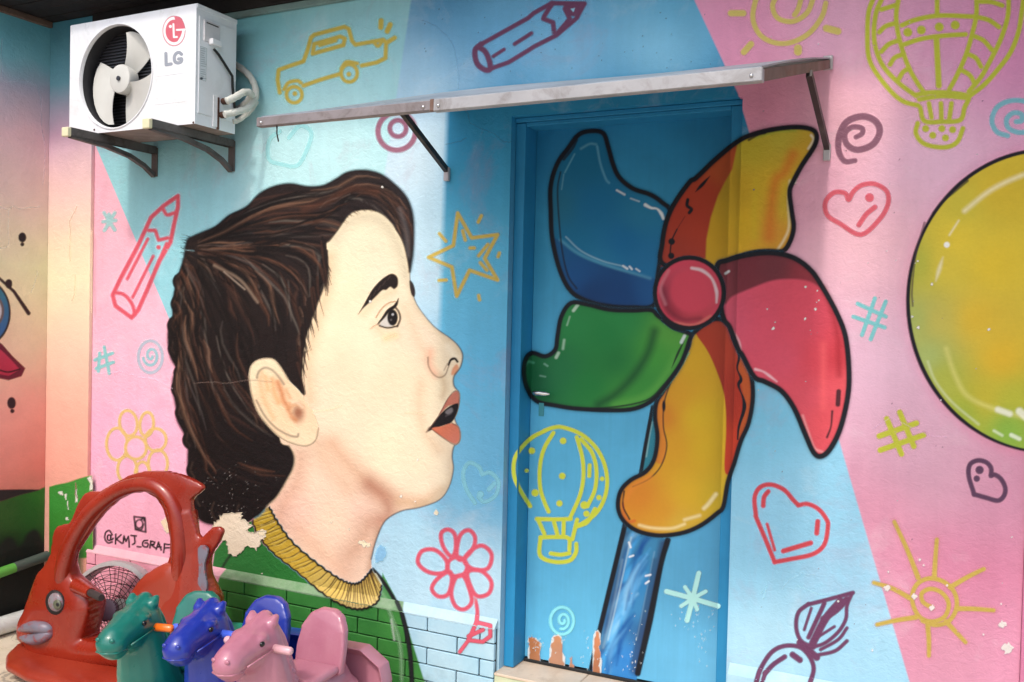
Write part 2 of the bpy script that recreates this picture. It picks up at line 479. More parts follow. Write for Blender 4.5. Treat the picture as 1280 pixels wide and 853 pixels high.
# ---- main wall: three fields of wall paint, boundaries laid out on the wall
def wall_line(a, b):
    p, q = P_WALL.one(*a), P_WALL.one(*b)
    n = np.array([q[2] - p[2], 0, -(q[0] - p[0])]); n /= np.linalg.norm(n)
    return n, float(-(n @ p))
def half_plane(nt, sx, sz, ln, soft=0.004):
    n, d = ln
    e = mathn(nt, 'ADD', mathn(nt, 'ADD', mathn(nt, 'MULTIPLY', sx, float(n[0])), mathn(nt, 'MULTIPLY', sz, float(n[2]))), d)
    return mathn(nt, 'MULTIPLY_ADD', e, 1.0 / soft, 0.5, clamp=True)
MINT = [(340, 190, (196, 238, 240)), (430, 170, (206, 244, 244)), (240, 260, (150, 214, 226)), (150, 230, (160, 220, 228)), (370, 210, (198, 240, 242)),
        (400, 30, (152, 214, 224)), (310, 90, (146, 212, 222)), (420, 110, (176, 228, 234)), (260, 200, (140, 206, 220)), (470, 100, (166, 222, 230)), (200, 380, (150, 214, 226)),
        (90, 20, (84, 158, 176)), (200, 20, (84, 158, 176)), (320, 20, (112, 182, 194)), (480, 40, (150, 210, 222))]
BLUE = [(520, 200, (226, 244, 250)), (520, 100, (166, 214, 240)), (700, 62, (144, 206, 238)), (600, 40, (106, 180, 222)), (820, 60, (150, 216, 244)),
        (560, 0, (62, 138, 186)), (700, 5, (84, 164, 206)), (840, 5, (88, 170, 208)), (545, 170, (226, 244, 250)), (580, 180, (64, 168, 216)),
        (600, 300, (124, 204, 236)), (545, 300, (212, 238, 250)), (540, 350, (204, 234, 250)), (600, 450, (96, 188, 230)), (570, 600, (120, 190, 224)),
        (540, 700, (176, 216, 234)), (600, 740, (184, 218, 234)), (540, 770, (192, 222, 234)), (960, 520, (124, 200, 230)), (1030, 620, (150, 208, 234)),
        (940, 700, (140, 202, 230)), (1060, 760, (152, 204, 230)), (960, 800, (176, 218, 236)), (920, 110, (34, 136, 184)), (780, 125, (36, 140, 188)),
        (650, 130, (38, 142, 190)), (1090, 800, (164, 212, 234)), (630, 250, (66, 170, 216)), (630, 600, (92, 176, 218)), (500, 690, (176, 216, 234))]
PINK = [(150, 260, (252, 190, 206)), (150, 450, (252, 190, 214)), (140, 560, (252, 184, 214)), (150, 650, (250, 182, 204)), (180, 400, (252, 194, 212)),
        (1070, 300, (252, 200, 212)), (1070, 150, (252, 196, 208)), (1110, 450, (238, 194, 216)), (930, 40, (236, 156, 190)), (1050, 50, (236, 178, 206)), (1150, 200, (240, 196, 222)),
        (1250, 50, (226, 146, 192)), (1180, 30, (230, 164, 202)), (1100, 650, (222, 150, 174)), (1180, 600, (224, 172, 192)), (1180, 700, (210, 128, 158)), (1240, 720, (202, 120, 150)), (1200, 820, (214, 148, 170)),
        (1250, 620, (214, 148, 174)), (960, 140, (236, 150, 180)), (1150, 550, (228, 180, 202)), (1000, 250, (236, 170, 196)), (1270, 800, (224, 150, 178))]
bm = bmesh.new()
xs = sorted(set([XL, XR, OPEN_X0, OPEN_X1] + [round(XL + i * 0.045, 4) for i in range(1, 103) if XL + i * 0.045 < XR]))
zs = sorted(set([FLOOR - 0.03, OPEN_Z, 2.975] + [round(FLOOR - 0.03 + i * 0.045, 4) for i in range(1, 72) if FLOOR - 0.03 + i * 0.045 < 2.975]))
vg = {}
def gv(x, z):
    if (x, z) not in vg: vg[(x, z)] = bm.verts.new((x, 0, z))
    return vg[(x, z)]
for i in range(len(xs) - 1):
    for j in range(len(zs) - 1):
        xc, zc = (xs[i] + xs[i + 1]) / 2, (zs[j] + zs[j + 1]) / 2
        if OPEN_X0 < xc < OPEN_X1 and zc < OPEN_Z: continue
        bm.faces.new((gv(xs[i], zs[j]), gv(xs[i + 1], zs[j]), gv(xs[i + 1], zs[j + 1]), gv(xs[i], zs[j + 1])))
def quad(bm, *ps): return bm.faces.new([bm.verts.new(p) for p in ps])
D = 0.21
quad(bm, (OPEN_X0, 0, FLOOR), (OPEN_X0, 0, OPEN_Z), (OPEN_X0, D, OPEN_Z), (OPEN_X0, D, FLOOR))
quad(bm, (OPEN_X1, 0, FLOOR), (OPEN_X1, D, FLOOR), (OPEN_X1, D, OPEN_Z), (OPEN_X1, 0, OPEN_Z))
quad(bm, (OPEN_X0, 0, OPEN_Z), (OPEN_X1, 0, OPEN_Z), (OPEN_X1, D, OPEN_Z), (OPEN_X0, D, OPEN_Z))
quad(bm, (OPEN_X0 - 0.3, D, FLOOR), (OPEN_X1 + 0.3, D, FLOOR), (OPEN_X1 + 0.3, D, 2.5), (OPEN_X0 - 0.3, D, 2.5))
quad(bm, (XL, 0, 2.975), (XR, 0, 2.975), (XR, D, 2.975), (XL, D, 2.975))
quad(bm, (XR, 0, FLOOR), (XR, D, FLOOR), (XR, D, 2.975), (XR, 0, 2.975))
me = bpy.data.meshes.new('wall'); bm.to_mesh(me); bm.free()
co = np.zeros(len(me.vertices) * 3); me.vertices.foreach_get('co', co); co = co.reshape(-1, 3)
pu, pv = to_px(co * np.array([1, 0, 1.0]))
DEEP = [(600, 135, (34, 146, 198)), (570, 160, (48, 160, 208)), (600, 200, (54, 164, 212)), (560, 220, (70, 174, 216)), (600, 300, (96, 194, 234)), (560, 320, (116, 204, 238)), (600, 450, (96, 188, 230)), (570, 600, (120, 190, 224)), (630, 600, (92, 176, 218)), (540, 700, (176, 216, 234)), (600, 740, (184, 218, 234)),  # deeper blue near the door; its sharp edge paints in the awning's shadow
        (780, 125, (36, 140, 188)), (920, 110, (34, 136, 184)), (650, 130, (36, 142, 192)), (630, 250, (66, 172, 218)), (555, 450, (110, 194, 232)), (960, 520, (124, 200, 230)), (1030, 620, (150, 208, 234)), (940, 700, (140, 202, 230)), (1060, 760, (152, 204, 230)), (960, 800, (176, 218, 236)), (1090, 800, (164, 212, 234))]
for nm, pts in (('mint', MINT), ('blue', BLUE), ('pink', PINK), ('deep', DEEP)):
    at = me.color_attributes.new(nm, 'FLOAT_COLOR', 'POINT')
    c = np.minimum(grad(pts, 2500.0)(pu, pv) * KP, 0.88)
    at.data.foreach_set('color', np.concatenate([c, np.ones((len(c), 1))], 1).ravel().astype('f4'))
mt, nt, b = nodes_of('painted_plaster_wall')
v = plaster_bump(nt, b)
pos = position(nt); sp = nd(nt, 'ShaderNodeSeparateXYZ'); nt.links.new(pos, sp.inputs[0]); sx, sz = sp.outputs[0], sp.outputs[2]
def attr(nt, n): return nd(nt, 'ShaderNodeAttribute', attribute_name=n).outputs['Color']
def orient(ln, inside_px):
    n, d = ln; q = P_WALL.one(*inside_px)
    return ln if n @ q + d > 0 else (-n, -d)
l3 = orient(wall_line((514, 0), (480, 222)), (600, 100))
ll = orient(wall_line((125, 195), (212, 400)), (140, 400))
r1 = orient(wall_line((867.8, 0), (905.6, 81)), (1000, 10))
r2 = orient(wall_line((918, 102), (1137, 853)), (1200, 500))
def wall_base(U, V):
    """the wall's own paint at a spot, as laid out above"""
    q = P_WALL.at(np.ravel(U), np.ravel(V)).reshape(np.shape(U) + (3,))
    h = lambda ln, soft: np.clip((q @ ln[0] + ln[1]) / soft + 0.5, 0, 1)[..., None]
    g = {n_: grad(p_, 2500.0)(U, V) for n_, p_ in (('mint', MINT), ('blue', BLUE), ('pink', PINK), ('deep', DEEP))}
    k = h(l3, 0.012); c_ = g['mint'] * (1 - k) + g['blue'] * k
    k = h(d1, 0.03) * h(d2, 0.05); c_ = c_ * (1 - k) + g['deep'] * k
    k = h(ll, 0.006); c_ = c_ * (1 - k) + g['pink'] * k
    k = np.maximum(h(r1, 0.006), h(r2, 0.006)); return c_ * (1 - k) + g['pink'] * k
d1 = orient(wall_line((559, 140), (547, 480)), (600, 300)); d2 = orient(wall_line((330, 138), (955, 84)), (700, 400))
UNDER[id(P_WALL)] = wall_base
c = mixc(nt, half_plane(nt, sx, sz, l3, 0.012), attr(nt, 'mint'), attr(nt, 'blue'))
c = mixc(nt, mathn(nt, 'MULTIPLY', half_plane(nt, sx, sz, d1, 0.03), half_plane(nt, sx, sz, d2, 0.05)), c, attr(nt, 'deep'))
c = mixc(nt, half_plane(nt, sx, sz, ll, 0.006), c, attr(nt, 'pink'))
c = mixc(nt, mathn(nt, 'MAXIMUM', half_plane(nt, sx, sz, r1, 0.006), half_plane(nt, sx, sz, r2, 0.006)), c, attr(nt, 'pink'))
# brushy vertical wear and a few grubby stains
st = nd(nt, 'ShaderNodeMapping'); st.inputs['Scale'].default_value = (14, 14, 0.9); nt.links.new(pos, st.inputs['Vector'])
sn = noise(nt, st.outputs[0], 1.0, 5, 0.6)
c = mixc(nt, 1.0, c, ramp(nt, sn, [(0.3, (0.95,) * 3), (0.7, (1.035,) * 3)]), 'MULTIPLY')
gr = ramp(nt, noise(nt, pos, 2.4, 7, 0.72, 0.7), [(0.54, (0, 0, 0)), (0.78, (0.34,) * 3)])
c = mixc(nt, gr, c, L4((176, 116, 140)))
sp2 = ramp(nt, noise(nt, pos, 3.1, 7, 0.7, 0.5), [(0.55, (0, 0, 0)), (0.8, (0.30,) * 3)])
c = mixc(nt, sp2, c, L4((226, 224, 226)))
nt.links.new(mottle(nt, v, c, 0.94, 1.05), b.inputs['Base Color'])
b.inputs['Roughness'].default_value = 0.6; b.inputs['Specular IOR Level'].default_value = 0.3
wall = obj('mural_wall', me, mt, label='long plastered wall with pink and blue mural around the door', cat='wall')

# ---- plinth of painted bricks, left of the door
def zone_material(name, pale=0.0):
    """paint on the plinth: pink, then shirt green, then pale blue towards the door"""
    mt, nt, b = nodes_of(name)
    pos = position(nt); sp = nd(nt, 'ShaderNodeSeparateXYZ'); nt.links.new(pos, sp.inputs[0])
    x, z = sp.outputs[0], sp.outputs[2]
    def edge(x0, kz, soft=0.01):
        return mathn(nt, 'MULTIPLY_ADD', mathn(nt, 'SUBTRACT', x, mathn(nt, 'MULTIPLY_ADD', z, kz, x0)), 1.0 / soft, 0.5, clamp=True)
    n = noise(nt, pos, 6, 5, 0.6)
    pk = ramp(nt, n, [(0.3, L4((238, 158, 180), KP)), (0.7, L4((248, 176, 194), KP))])
    gn = ramp(nt, n, [(0.3, L4((44, 116, 46), KP)), (0.7, L4((64, 140, 60), KP))])
    bl = ramp(nt, n, [(0.3, L4((160, 204, 224), KP)), (0.7, L4((184, 218, 232), KP))])
    c = mixc(nt, edge(-3.24, 0.35), pk, gn)
    c = mixc(nt, edge(-2.055, -0.42), c, bl)
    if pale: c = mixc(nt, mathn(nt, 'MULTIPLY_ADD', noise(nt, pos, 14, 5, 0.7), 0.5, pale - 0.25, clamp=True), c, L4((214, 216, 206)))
    # dirt along the foot
    dn = mathn(nt, 'MULTIPLY', ramp(nt, noise(nt, pos, 9, 6, 0.7), [(0.45, (0, 0, 0)), (0.7, (1, 1, 1))]),
               mathn(nt, 'MULTIPLY_ADD', z, -4.0, 0.2, clamp=True))
    c = mixc(nt, mathn(nt, 'MULTIPLY', dn, 0.55), c, L4((70, 66, 58)))
    nt.links.new(c, b.inputs['Base Color']); b.inputs['Roughness'].default_value = 0.55
    bp = nd(nt, 'ShaderNodeBump'); bp.inputs['Distance'].default_value = 0.0025; bp.inputs['Strength'].default_value = 0.8
    nt.links.new(noise(nt, pos, 70, 4, 0.6), bp.inputs['Height']); nt.links.new(bp.outputs[0], b.inputs['Normal'])
    return mt
M_BRICK = zone_material('painted_brick')
M_JOINT = plain('dark_mortar_joint', (34, 34, 34), 0.9, var=0.3, bump=0.002)
PX0, PX1 = -4.098, -1.690
plinth = obj('brick_plinth', box_mesh((PX0, -0.020, FLOOR), (PX1 - 0.006, -0.001, 0.186)), M_JOINT,
             label='low painted brick plinth along the foot of the wall beside the door', cat='plinth')
BP, BH = 0.252, 0.0705
brick_cache = {}
def brick(x0, x1, z0, z1):
    L = round(x1 - x0, 3); H = round(z1 - z0, 3)
    if (L, H) not in brick_cache:
        me = box_mesh((0, -0.031, 0), (L, -0.012, H), 0.0022, 1); me.materials.append(M_BRICK); brick_cache[(L, H)] = me
    o = obj('brick', brick_cache[(L, H)], None, plinth)
    o.location = (x0, rng.uniform(-0.0015, 0.001), z0)
rows = [0.1275 - BH * k for k in range(0, 6)]
for k in range(6):
    z1 = 0.186 if k == 0 else rows[k - 1] - 0.0028
    z0 = max(rows[k] + 0.0028, FLOOR + 0.001)
    off = -2.516 if k % 2 == 0 else -2.371
    js = [PX0] + sorted(off + i * BP for i in range(-8, 6) if PX0 + 0.04 < off + i * BP < PX1 - 0.02) + [PX1]
    for a, b_ in zip(js[:-1], js[1:]):
        brick(a + 0.0028, b_ - 0.0028, z0, z1)
# sloping cement cap on the plinth
capm = zone_material('painted_plinth_cap', 0.22)  # pale mix paints in the light that the sloping top catches
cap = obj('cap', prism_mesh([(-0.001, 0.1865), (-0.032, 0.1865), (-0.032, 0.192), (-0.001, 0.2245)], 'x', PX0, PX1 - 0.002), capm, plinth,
          label='sloping cement cap over the bricks, painted paler for the light on it')
P_CAP = Plane((0, -0.032, 0.192), (0, -0.0325, 0.031))
# plinth right of the door, mostly plain render
mt, nt, b = nodes_of('painted_render')
pos = position(nt); n = noise(nt, pos, 5, 5, 0.6)
nt.links.new(ramp(nt, n, [(0.3, L4((160, 206, 226), KP)), (0.7, L4((190, 224, 238), KP))]), b.inputs['Base Color']); b.inputs['Roughness'].default_value = 0.6
plaster_bump(nt, b)
obj('render_plinth', prism_mesh([(-0.001, FLOOR), (-0.030, FLOOR), (-0.030, 0.190), (-0.001, 0.2225)], 'x', OPEN_X1 + 0.012, XR - 0.002), mt,
    label='plain pale blue plinth at the wall foot right of the door', cat='plinth')

# ---- corner pilaster and left return wall
def vertical_paint(name, stops, z0, z1, wob=0.08):
    mt, nt, b = nodes_of(name)
    v = plaster_bump(nt, b, 0.8)
    pos = position(nt); sp = nd(nt, 'ShaderNodeSeparateXYZ'); nt.links.new(pos, sp.inputs[0])
    t = mathn(nt, 'MULTIPLY_ADD', mathn(nt, 'SUBTRACT', sp.outputs[2], z0), 1.0 / (z1 - z0), 0.0)
    t = mathn(nt, 'ADD', t, mathn(nt, 'MULTIPLY_ADD', noise(nt, pos, 2.5, 3), wob, -wob / 2))
    n = nt.nodes.new('ShaderNodeValToRGB'); el = n.color_ramp.elements
    while len(el) < len(stops): el.new(0.5)
    for e, (z, c) in zip(el, sorted(stops)):
        e.position = (z - z0) / (z1 - z0); e.color = (*[float(q) for q in paint_rgb(c)], 1)
    nt.links.new(t, n.inputs[0])
    c = mottle(nt, v, n.outputs[0], 0.93, 1.06)
    nt.links.new(c, b.inputs['Base Color']); b.inputs['Roughness'].default_value = 0.55
    return mt
def zy(y): return 2.936 - (y - 40) * 0.004303
PIL_ST = [(zy(30), (84, 152, 172)), (zy(110), (120, 176, 190)), (zy(170), (216, 178, 200)), (zy(230), (246, 206, 202)), (zy(300), (250, 226, 196)),
        (zy(350), (254, 238, 200)), (zy(430), (254, 214, 188)), (zy(520), (250, 188, 166)), (zy(600), (244, 176, 156))]
pil_m = vertical_paint('pilaster_sunset_paint', PIL_ST, -0.25, 2.98, 0.05)
PIL = thing('corner_pilaster', 'shallow cream and peach pilaster in the wall corner', 'pilaster', (XL, 0, FLOOR))
obj('shaft', box_mesh((XL + 0.001, -0.022, FLOOR), (-4.108, -0.0005, 2.975), 0.003), pil_m, PIL)
P_PIL = Plane((0, -0.022, 0), (0, -1, 0))
LW_ST = [(zy(20), (104, 186, 206)), (zy(85), (136, 200, 212)), (zy(125), (188, 186, 202)), (zy(180), (240, 200, 204)), (zy(250), (240, 212, 200)),
        (zy(330), (242, 234, 192)), (zy(420), (246, 214, 182)), (zy(500), (252, 176, 160)), (zy(590), (238, 146, 130)), (zy(620), (230, 140, 124))]
lw_m = vertical_paint('left_wall_sunset_paint', LW_ST, -0.25, 2.98, 0.10)
lwall = obj('side_wall', box_mesh((XL - 0.14, -3.2, FLOOR), (XL, 0.16, 2.975)), lw_m,
            label='side wall with sunset colours, painted hills and balloons', cat='wall')

def ramp_under(plane, stops):
    st = sorted(stops); zz = [a for a, _ in st]; cc = np.array([lin(b) for _, b in st])
    def f(U, V):
        z = plane.at(np.ravel(U), np.ravel(V))[:, 2]
        return np.stack([np.interp(z, zz, cc[:, k]) for k in range(3)], 1).reshape(np.shape(U) + (3,))
    return f
UNDER[id(P_LEFT)] = ramp_under(P_LEFT, LW_ST); UNDER[id(P_PIL)] = ramp_under(P_PIL, PIL_ST)
# ---- eave: wooden soffit over both walls
M_SOF = plain('dark_soffit_wood', (34, 28, 26), 0.8, var=0.35, bump=0.002, bscale=30, dirt=(30, 26, 24), dirt_amt=0.6)
M_TRIM = plain('grey_teal_trim', (120, 148, 146), 0.7, var=0.12, dirt=(80, 74, 66), dirt_amt=0.5)
M_WOODTRIM = plain('brown_trim', (112, 92, 78), 0.7, var=0.2, dirt=(60, 48, 40), dirt_amt=0.6)
eave = thing('roof_eave', 'dark wooden roof eave above the wall and air conditioner', 'roof', (XL, 0, 2.98))
for k in range(5):
    y1 = -0.002 - k * 0.092
    for a, b_ in ((XL, -3.05 + 0.34 * (k % 2)), (-3.046 + 0.34 * (k % 2), -0.9 - 0.2 * (k % 2)), (-0.896 - 0.2 * (k % 2), XR)):
        obj('plank', box_mesh((a, y1 - 0.088, 2.977 + 0.002 * (k % 2)), (b_, y1, 2.995), 0.002, 1), M_SOF, eave)
obj('fascia', box_mesh((XL, -0.488, 2.945), (XR, -0.466, 3.1), 0.003, 1), M_SOF, eave)
obj('wall_beam', box_mesh((-4.10, -0.035, 2.872), (XR, -0.001, 2.976), 0.003, 1), M_SOF, eave)
obj('wall_trim', box_mesh((-4.10, -0.024, 2.842), (XR, -0.001, 2.871), 0.003, 1), M_TRIM, eave)
obj('side_trim', box_mesh((XL + 0.001, -0.464, 2.945), (XL + 0.026, -0.024, 2.976), 0.003, 1), M_WOODTRIM, eave)
obj('roof_deck', box_mesh((XL - 0.2, -0.50, 3.1), (XR, 0.4, 3.13)), M_SOF, eave)
# the deeper porch roof that begins to the right and shades the right end of the wall
porch = thing('porch_roof', 'deep wooden porch roof over the right end of the wall', 'roof', (-0.24, 0, 2.95))
for k in range(8):
    obj('plank', box_mesh((-0.235, -1.598 + k * 0.142, 2.976), (2.4, -1.598 + k * 0.142 + 0.138, 2.996), 0.002, 1), M_SOF, porch)
obj('fascia', box_mesh((-0.24, -1.63, 2.96), (2.4, -1.60, 3.12)), M_SOF, porch)
obj('roof_deck', box_mesh((-0.24, -1.63, 3.131), (2.4, 0.4, 3.16)), M_SOF, porch)
# pilaster closing the wall on the right
endm = vertical_paint('right_end_pink_paint', [(0.0, (206, 124, 156)), (1.0, (206, 120, 158)), (2.0, (200, 118, 164)), (2.8, (190, 110, 160))], -0.25, 2.9)
PE = thing('end_pilaster', 'narrow deep pink pilaster at the far right end of the wall', 'pilaster', (XR, 0, FLOOR))
obj('shaft', box_mesh((XR + 0.001, -0.012, FLOOR), (XR + 0.3, 0.16, 2.975), 0.003), endm, PE)

# ---- door
DX0, DX1, DZ0, DZ1 = -1.6365, -0.8, 0.036, 2.248
def painted_wood(name, pts=None, flat=None):
    mt, nt, b = nodes_of(name)
    pos = position(nt)
    base = attr(nt, 'base') if pts else L4(flat, KP)
    mp = nd(nt, 'ShaderNodeMapping'); mp.inputs['Scale'].default_value = (30, 30, 1.2); nt.links.new(pos, mp.inputs['Vector'])
    g = noise(nt, mp.outputs[0], 2.0, 5, 0.6)
    c = mixc(nt, 1.0, base, ramp(nt, g, [(0.3, (0.965,) * 3), (0.7, (1.03,) * 3)]), 'MULTIPLY')
    bl_ = noise(nt, pos, 4.0, 6, 0.65, 0.5)
    c = mixc(nt, 1.0, c, ramp(nt, bl_, [(0.3, (0.90,) * 3), (0.7, (1.07,) * 3)]), 'MULTIPLY')
    nt.links.new(c, b.inputs['Base Color']); b.inputs['Roughness'].default_value = 0.5; b.inputs['Specular IOR Level'].default_value = 0.25
    bp = nd(nt, 'ShaderNodeBump'); bp.inputs['Strength'].default_value = 0.6; bp.inputs['Distance'].default_value = 0.0006
    nt.links.new(g, bp.inputs['Height']); nt.links.new(bp.outputs[0], b.inputs['Normal'])
    return mt
door = thing('painted_door', 'blue wooden door painted with part of the giant pinwheel', 'door', (-1.2, 0.1, 0.036))
bm = bmesh.new()
nx_, nz_ = 18, 44
for i in range(nx_ + 1):
    for j in range(nz_ + 1):
        bm.verts.new((DX0 + (DX1 - DX0) * i / nx_, LY, DZ0 + (DZ1 - DZ0) * j / nz_))
bm.verts.ensure_lookup_table()
for i in range(nx_):
    for j in range(nz_):
        a = i * (nz_ + 1) + j; bm.faces.new([bm.verts[q] for q in (a, a + nz_ + 1, a + nz_ + 2, a + 1)])
quad(bm, (DX0, LY, DZ0), (DX0, LY + 0.04, DZ0), (DX1, LY + 0.04, DZ0), (DX1, LY, DZ0))
quad(bm, (DX0, LY + 0.04, DZ0), (DX0, LY + 0.04, DZ1), (DX1, LY + 0.04, DZ1), (DX1, LY + 0.04, DZ0))
quad(bm, (DX0, LY, DZ1), (DX1, LY, DZ1), (DX1, LY + 0.04, DZ1), (DX0, LY + 0.04, DZ1))
me = bpy.data.meshes.new('leaf'); bm.to_mesh(me); bm.free()
DOORC = [(700, 170, (34, 128, 178)), (800, 200, (44, 144, 194)), (790, 260, (60, 162, 208)), (680, 300, (62, 162, 208)), (680, 420, (78, 174, 216)), (720, 540, (92, 184, 224)), (760, 620, (92, 184, 224)),  # door blue, darkened towards the top to paint in the awning's shade
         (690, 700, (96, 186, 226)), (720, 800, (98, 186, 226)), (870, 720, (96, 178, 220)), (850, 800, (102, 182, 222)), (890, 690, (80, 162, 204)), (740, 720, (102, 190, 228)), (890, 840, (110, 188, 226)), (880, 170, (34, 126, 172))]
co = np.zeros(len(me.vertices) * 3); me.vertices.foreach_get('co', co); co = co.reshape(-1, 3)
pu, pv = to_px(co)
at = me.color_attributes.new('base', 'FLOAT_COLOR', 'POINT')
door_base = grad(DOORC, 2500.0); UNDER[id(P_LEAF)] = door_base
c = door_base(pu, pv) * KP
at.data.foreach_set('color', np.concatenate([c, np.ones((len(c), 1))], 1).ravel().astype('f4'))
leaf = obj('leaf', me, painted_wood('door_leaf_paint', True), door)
M_FRAME = painted_wood('door_frame_paint', flat=(44, 140, 190))
fr_l = obj('jamb', box_mesh((OPEN_X0 + 0.001, 0.04, 0.02), (JAMB_X, 0.205, 2.252), 0.003, 2), M_FRAME, door)
fr_r = obj('jamb', box_mesh((-0.803, 0.04, 0.02), (OPEN_X1 - 0.001, 0.205, 2.252), 0.003, 2), M_FRAME, door)
fr_t = obj('head_frame', box_mesh((JAMB_X + 0.001, 0.042, 2.238), (-0.804, 0.205, 2.254), 0.003, 2), M_FRAME, door)
obj('head_batten', box_mesh((OPEN_X0 + 0.001, 0.034, 2.2545), (OPEN_X1 - 0.001, 0.205, 2.2725), 0.003, 2), M_FRAME, door)
M_CHROME = plain('worn_chrome', (205, 205, 205), 0.28, 1.0, var=0.05)
M_BLACK = plain('black_rubber', (24, 24, 25), 0.6, var=0.1)
hp = P_LEAF.one(683, 491)
hd = obj('lever_handle', tube_mesh([(hp[0] - 0.035, LY - 0.05, hp[2]), (hp[0] - 0.02, LY - 0.055, hp[2]), (hp[0] + 0.02, LY - 0.053, hp[2]), (hp[0] + 0.036, LY - 0.049, hp[2] - 0.001)], [0.008, 0.010, 0.009, 0.004], 12), M_CHROME, door, smooth=40)
obj('spindle', tube_mesh([(hp[0] - 0.03, LY, hp[2]), (hp[0] - 0.03, LY - 0.053, hp[2])], 0.007, 10), M_CHROME, hd)
kp_ = P_LEAF.one(677, 512)
obj('lock_plate', box_mesh((kp_[0] - 0.012, LY - 0.004, kp_[2] - 0.028), (kp_[0] + 0.012, LY, kp_[2] + 0.028), 0.0015, 1), plain('painted_lock_plate', (60, 140, 150), 0.4, 0.2), door)

# ---- doorstep: cream tiles on a low block
M_STEP = plain('cream_step_tile', (214, 194, 172), 0.5, var=0.10, dirt=(168, 142, 118), dirt_amt=0.7)
M_STEPF = plain('greenish_step_front', (196, 204, 170), 0.7, var=0.10, dirt=(214, 184, 156), dirt_amt=0.8)
step = thing('doorstep', 'low doorstep of worn cream tiles below the painted door', 'step', (-1.22, 0, FLOOR))
obj('block', box_mesh((-1.686, -0.036, FLOOR), (-0.742, 0.18, 0.006), 0.002, 1), M_STEPF, step)
for a, b_ in ((-1.686, -1.345), (-1.342, -1.06), (-1.057, -0.742)):
    obj('tile', box_mesh((a, -0.040, 0.0065), (b_, 0.18, 0.017), 0.002, 1), M_STEP, step)
obj('threshold', box_mesh((-1.637, LY - 0.012, 0.0175), (-0.803, LY + 0.03, 0.030), 0.002, 1), M_BLACK, step)

# ---- awning over the door
M_ALU = plain('weathered_aluminium', (164, 163, 165), 0.5, 0.15, var=0.10, dirt=(112, 102, 96), dirt_amt=0.7, dscale=9)
M_ALUD = plain('dull_aluminium', (136, 128, 129), 0.55, 0.15, var=0.12, dirt=(96, 84, 78), dirt_amt=0.8, dscale=9)
M_RUST = plain('rusty_steel_rail', (120, 102, 92), 0.6, 0.4, var=0.25, dirt=(120, 66, 40), dirt_amt=0.8)
M_BRKT = plain('dark_bracket_steel', (62, 58, 58), 0.5, 0.5, var=0.2, dirt=(116, 112, 108), dirt_amt=0.5)
M_GALV = plain('galvanised_foot', (188, 182, 184), 0.5, 0.4, var=0.1)
mt, nt, b = nodes_of('smoky_awning_sheet')
pos = position(nt)
nt.links.new(ramp(nt, noise(nt, pos, 4, 5, 0.6), [(0.3, L4((120, 130, 138))), (0.7, L4((158, 168, 176)))]), b.inputs['Base Color'])
b.inputs['Roughness'].default_value = 0.35
M_SHEET = mt
awn = thing('door_awning', 'sloping grey sheet awning with metal front rail above the door', 'awning', (-1.2, 0, 2.36))
AX0, AX1, AY = -1.985, -0.452, -1.138
def az(y): return 2.372 + (2.052 - 2.372) * (y / AY)
bm = bmesh.new()
N = 26
def sagz(t): return 0.016 * math.sin(t * PI * 0.92) + 0.007 * math.sin(t * 7.0)
for i in range(N + 1):
    t = i / N; x = AX0 + 0.006 + (AX1 - AX0 - 0.012) * t
    for y in np.linspace(-0.004, AY + 0.004, 9):
        s_ = (y / AY)
        for dz in (0.0, 0.005):
            bm.verts.new((x, y, az(y) + 0.004 + dz + sagz(t) * math.sin(s_ * PI * 0.95 + 0.1)))
bm.verts.ensure_lookup_table()
def sv(i, j, k): return bm.verts[(i * 9 + j) * 2 + k]
for i in range(N):
    for j in range(8):
        bm.faces.new((sv(i, j, 1), sv(i + 1, j, 1), sv(i + 1, j + 1, 1), sv(i, j + 1, 1)))
        bm.faces.new((sv(i, j, 0), sv(i, j + 1, 0), sv(i + 1, j + 1, 0), sv(i + 1, j, 0)))
for i in range(N):
    for j in (0, 8): bm.faces.new((sv(i, j, 0), sv(i + 1, j, 0), sv(i + 1, j, 1), sv(i, j, 1)))
for j in range(8):
    for i in (0, N): bm.faces.new((sv(i, j, 0), sv(i, j + 1, 0), sv(i, j + 1, 1), sv(i, j, 1)))
obj('sheet', mesh_of(bm), M_SHEET, awn, smooth=40)
zf = az(AY)
xm = -1.355
for a, b_, dz in ((AX0, xm - 0.002, -0.001), (xm + 0.002, AX1, 0.001)):
    o = obj('front_rail', box_mesh((a, AY - 0.012, zf - (0.024 if a == AX0 else 0.029) + dz), (b_, AY + 0.014, zf + 0.004 + dz), 0.002, 1), M_ALUD if a == AX0 else M_ALU, awn)
    for xx in (a + 0.02, b_ - 0.025):
        bm = bmesh.new(); bmesh.ops.create_uvsphere(bm, u_segments=10, v_segments=6, radius=0.005, matrix=Matrix.Translation((xx, AY - 0.012, zf - 0.014)))
        obj('screw', mesh_of(bm), M_CHROME, o, smooth=180)
obj('joint_clip', box_mesh((xm - 0.006, AY - 0.0135, zf - 0.028), (xm + 0.007, AY - 0.004, zf + 0.006), 0.002, 1), M_RUST, awn)
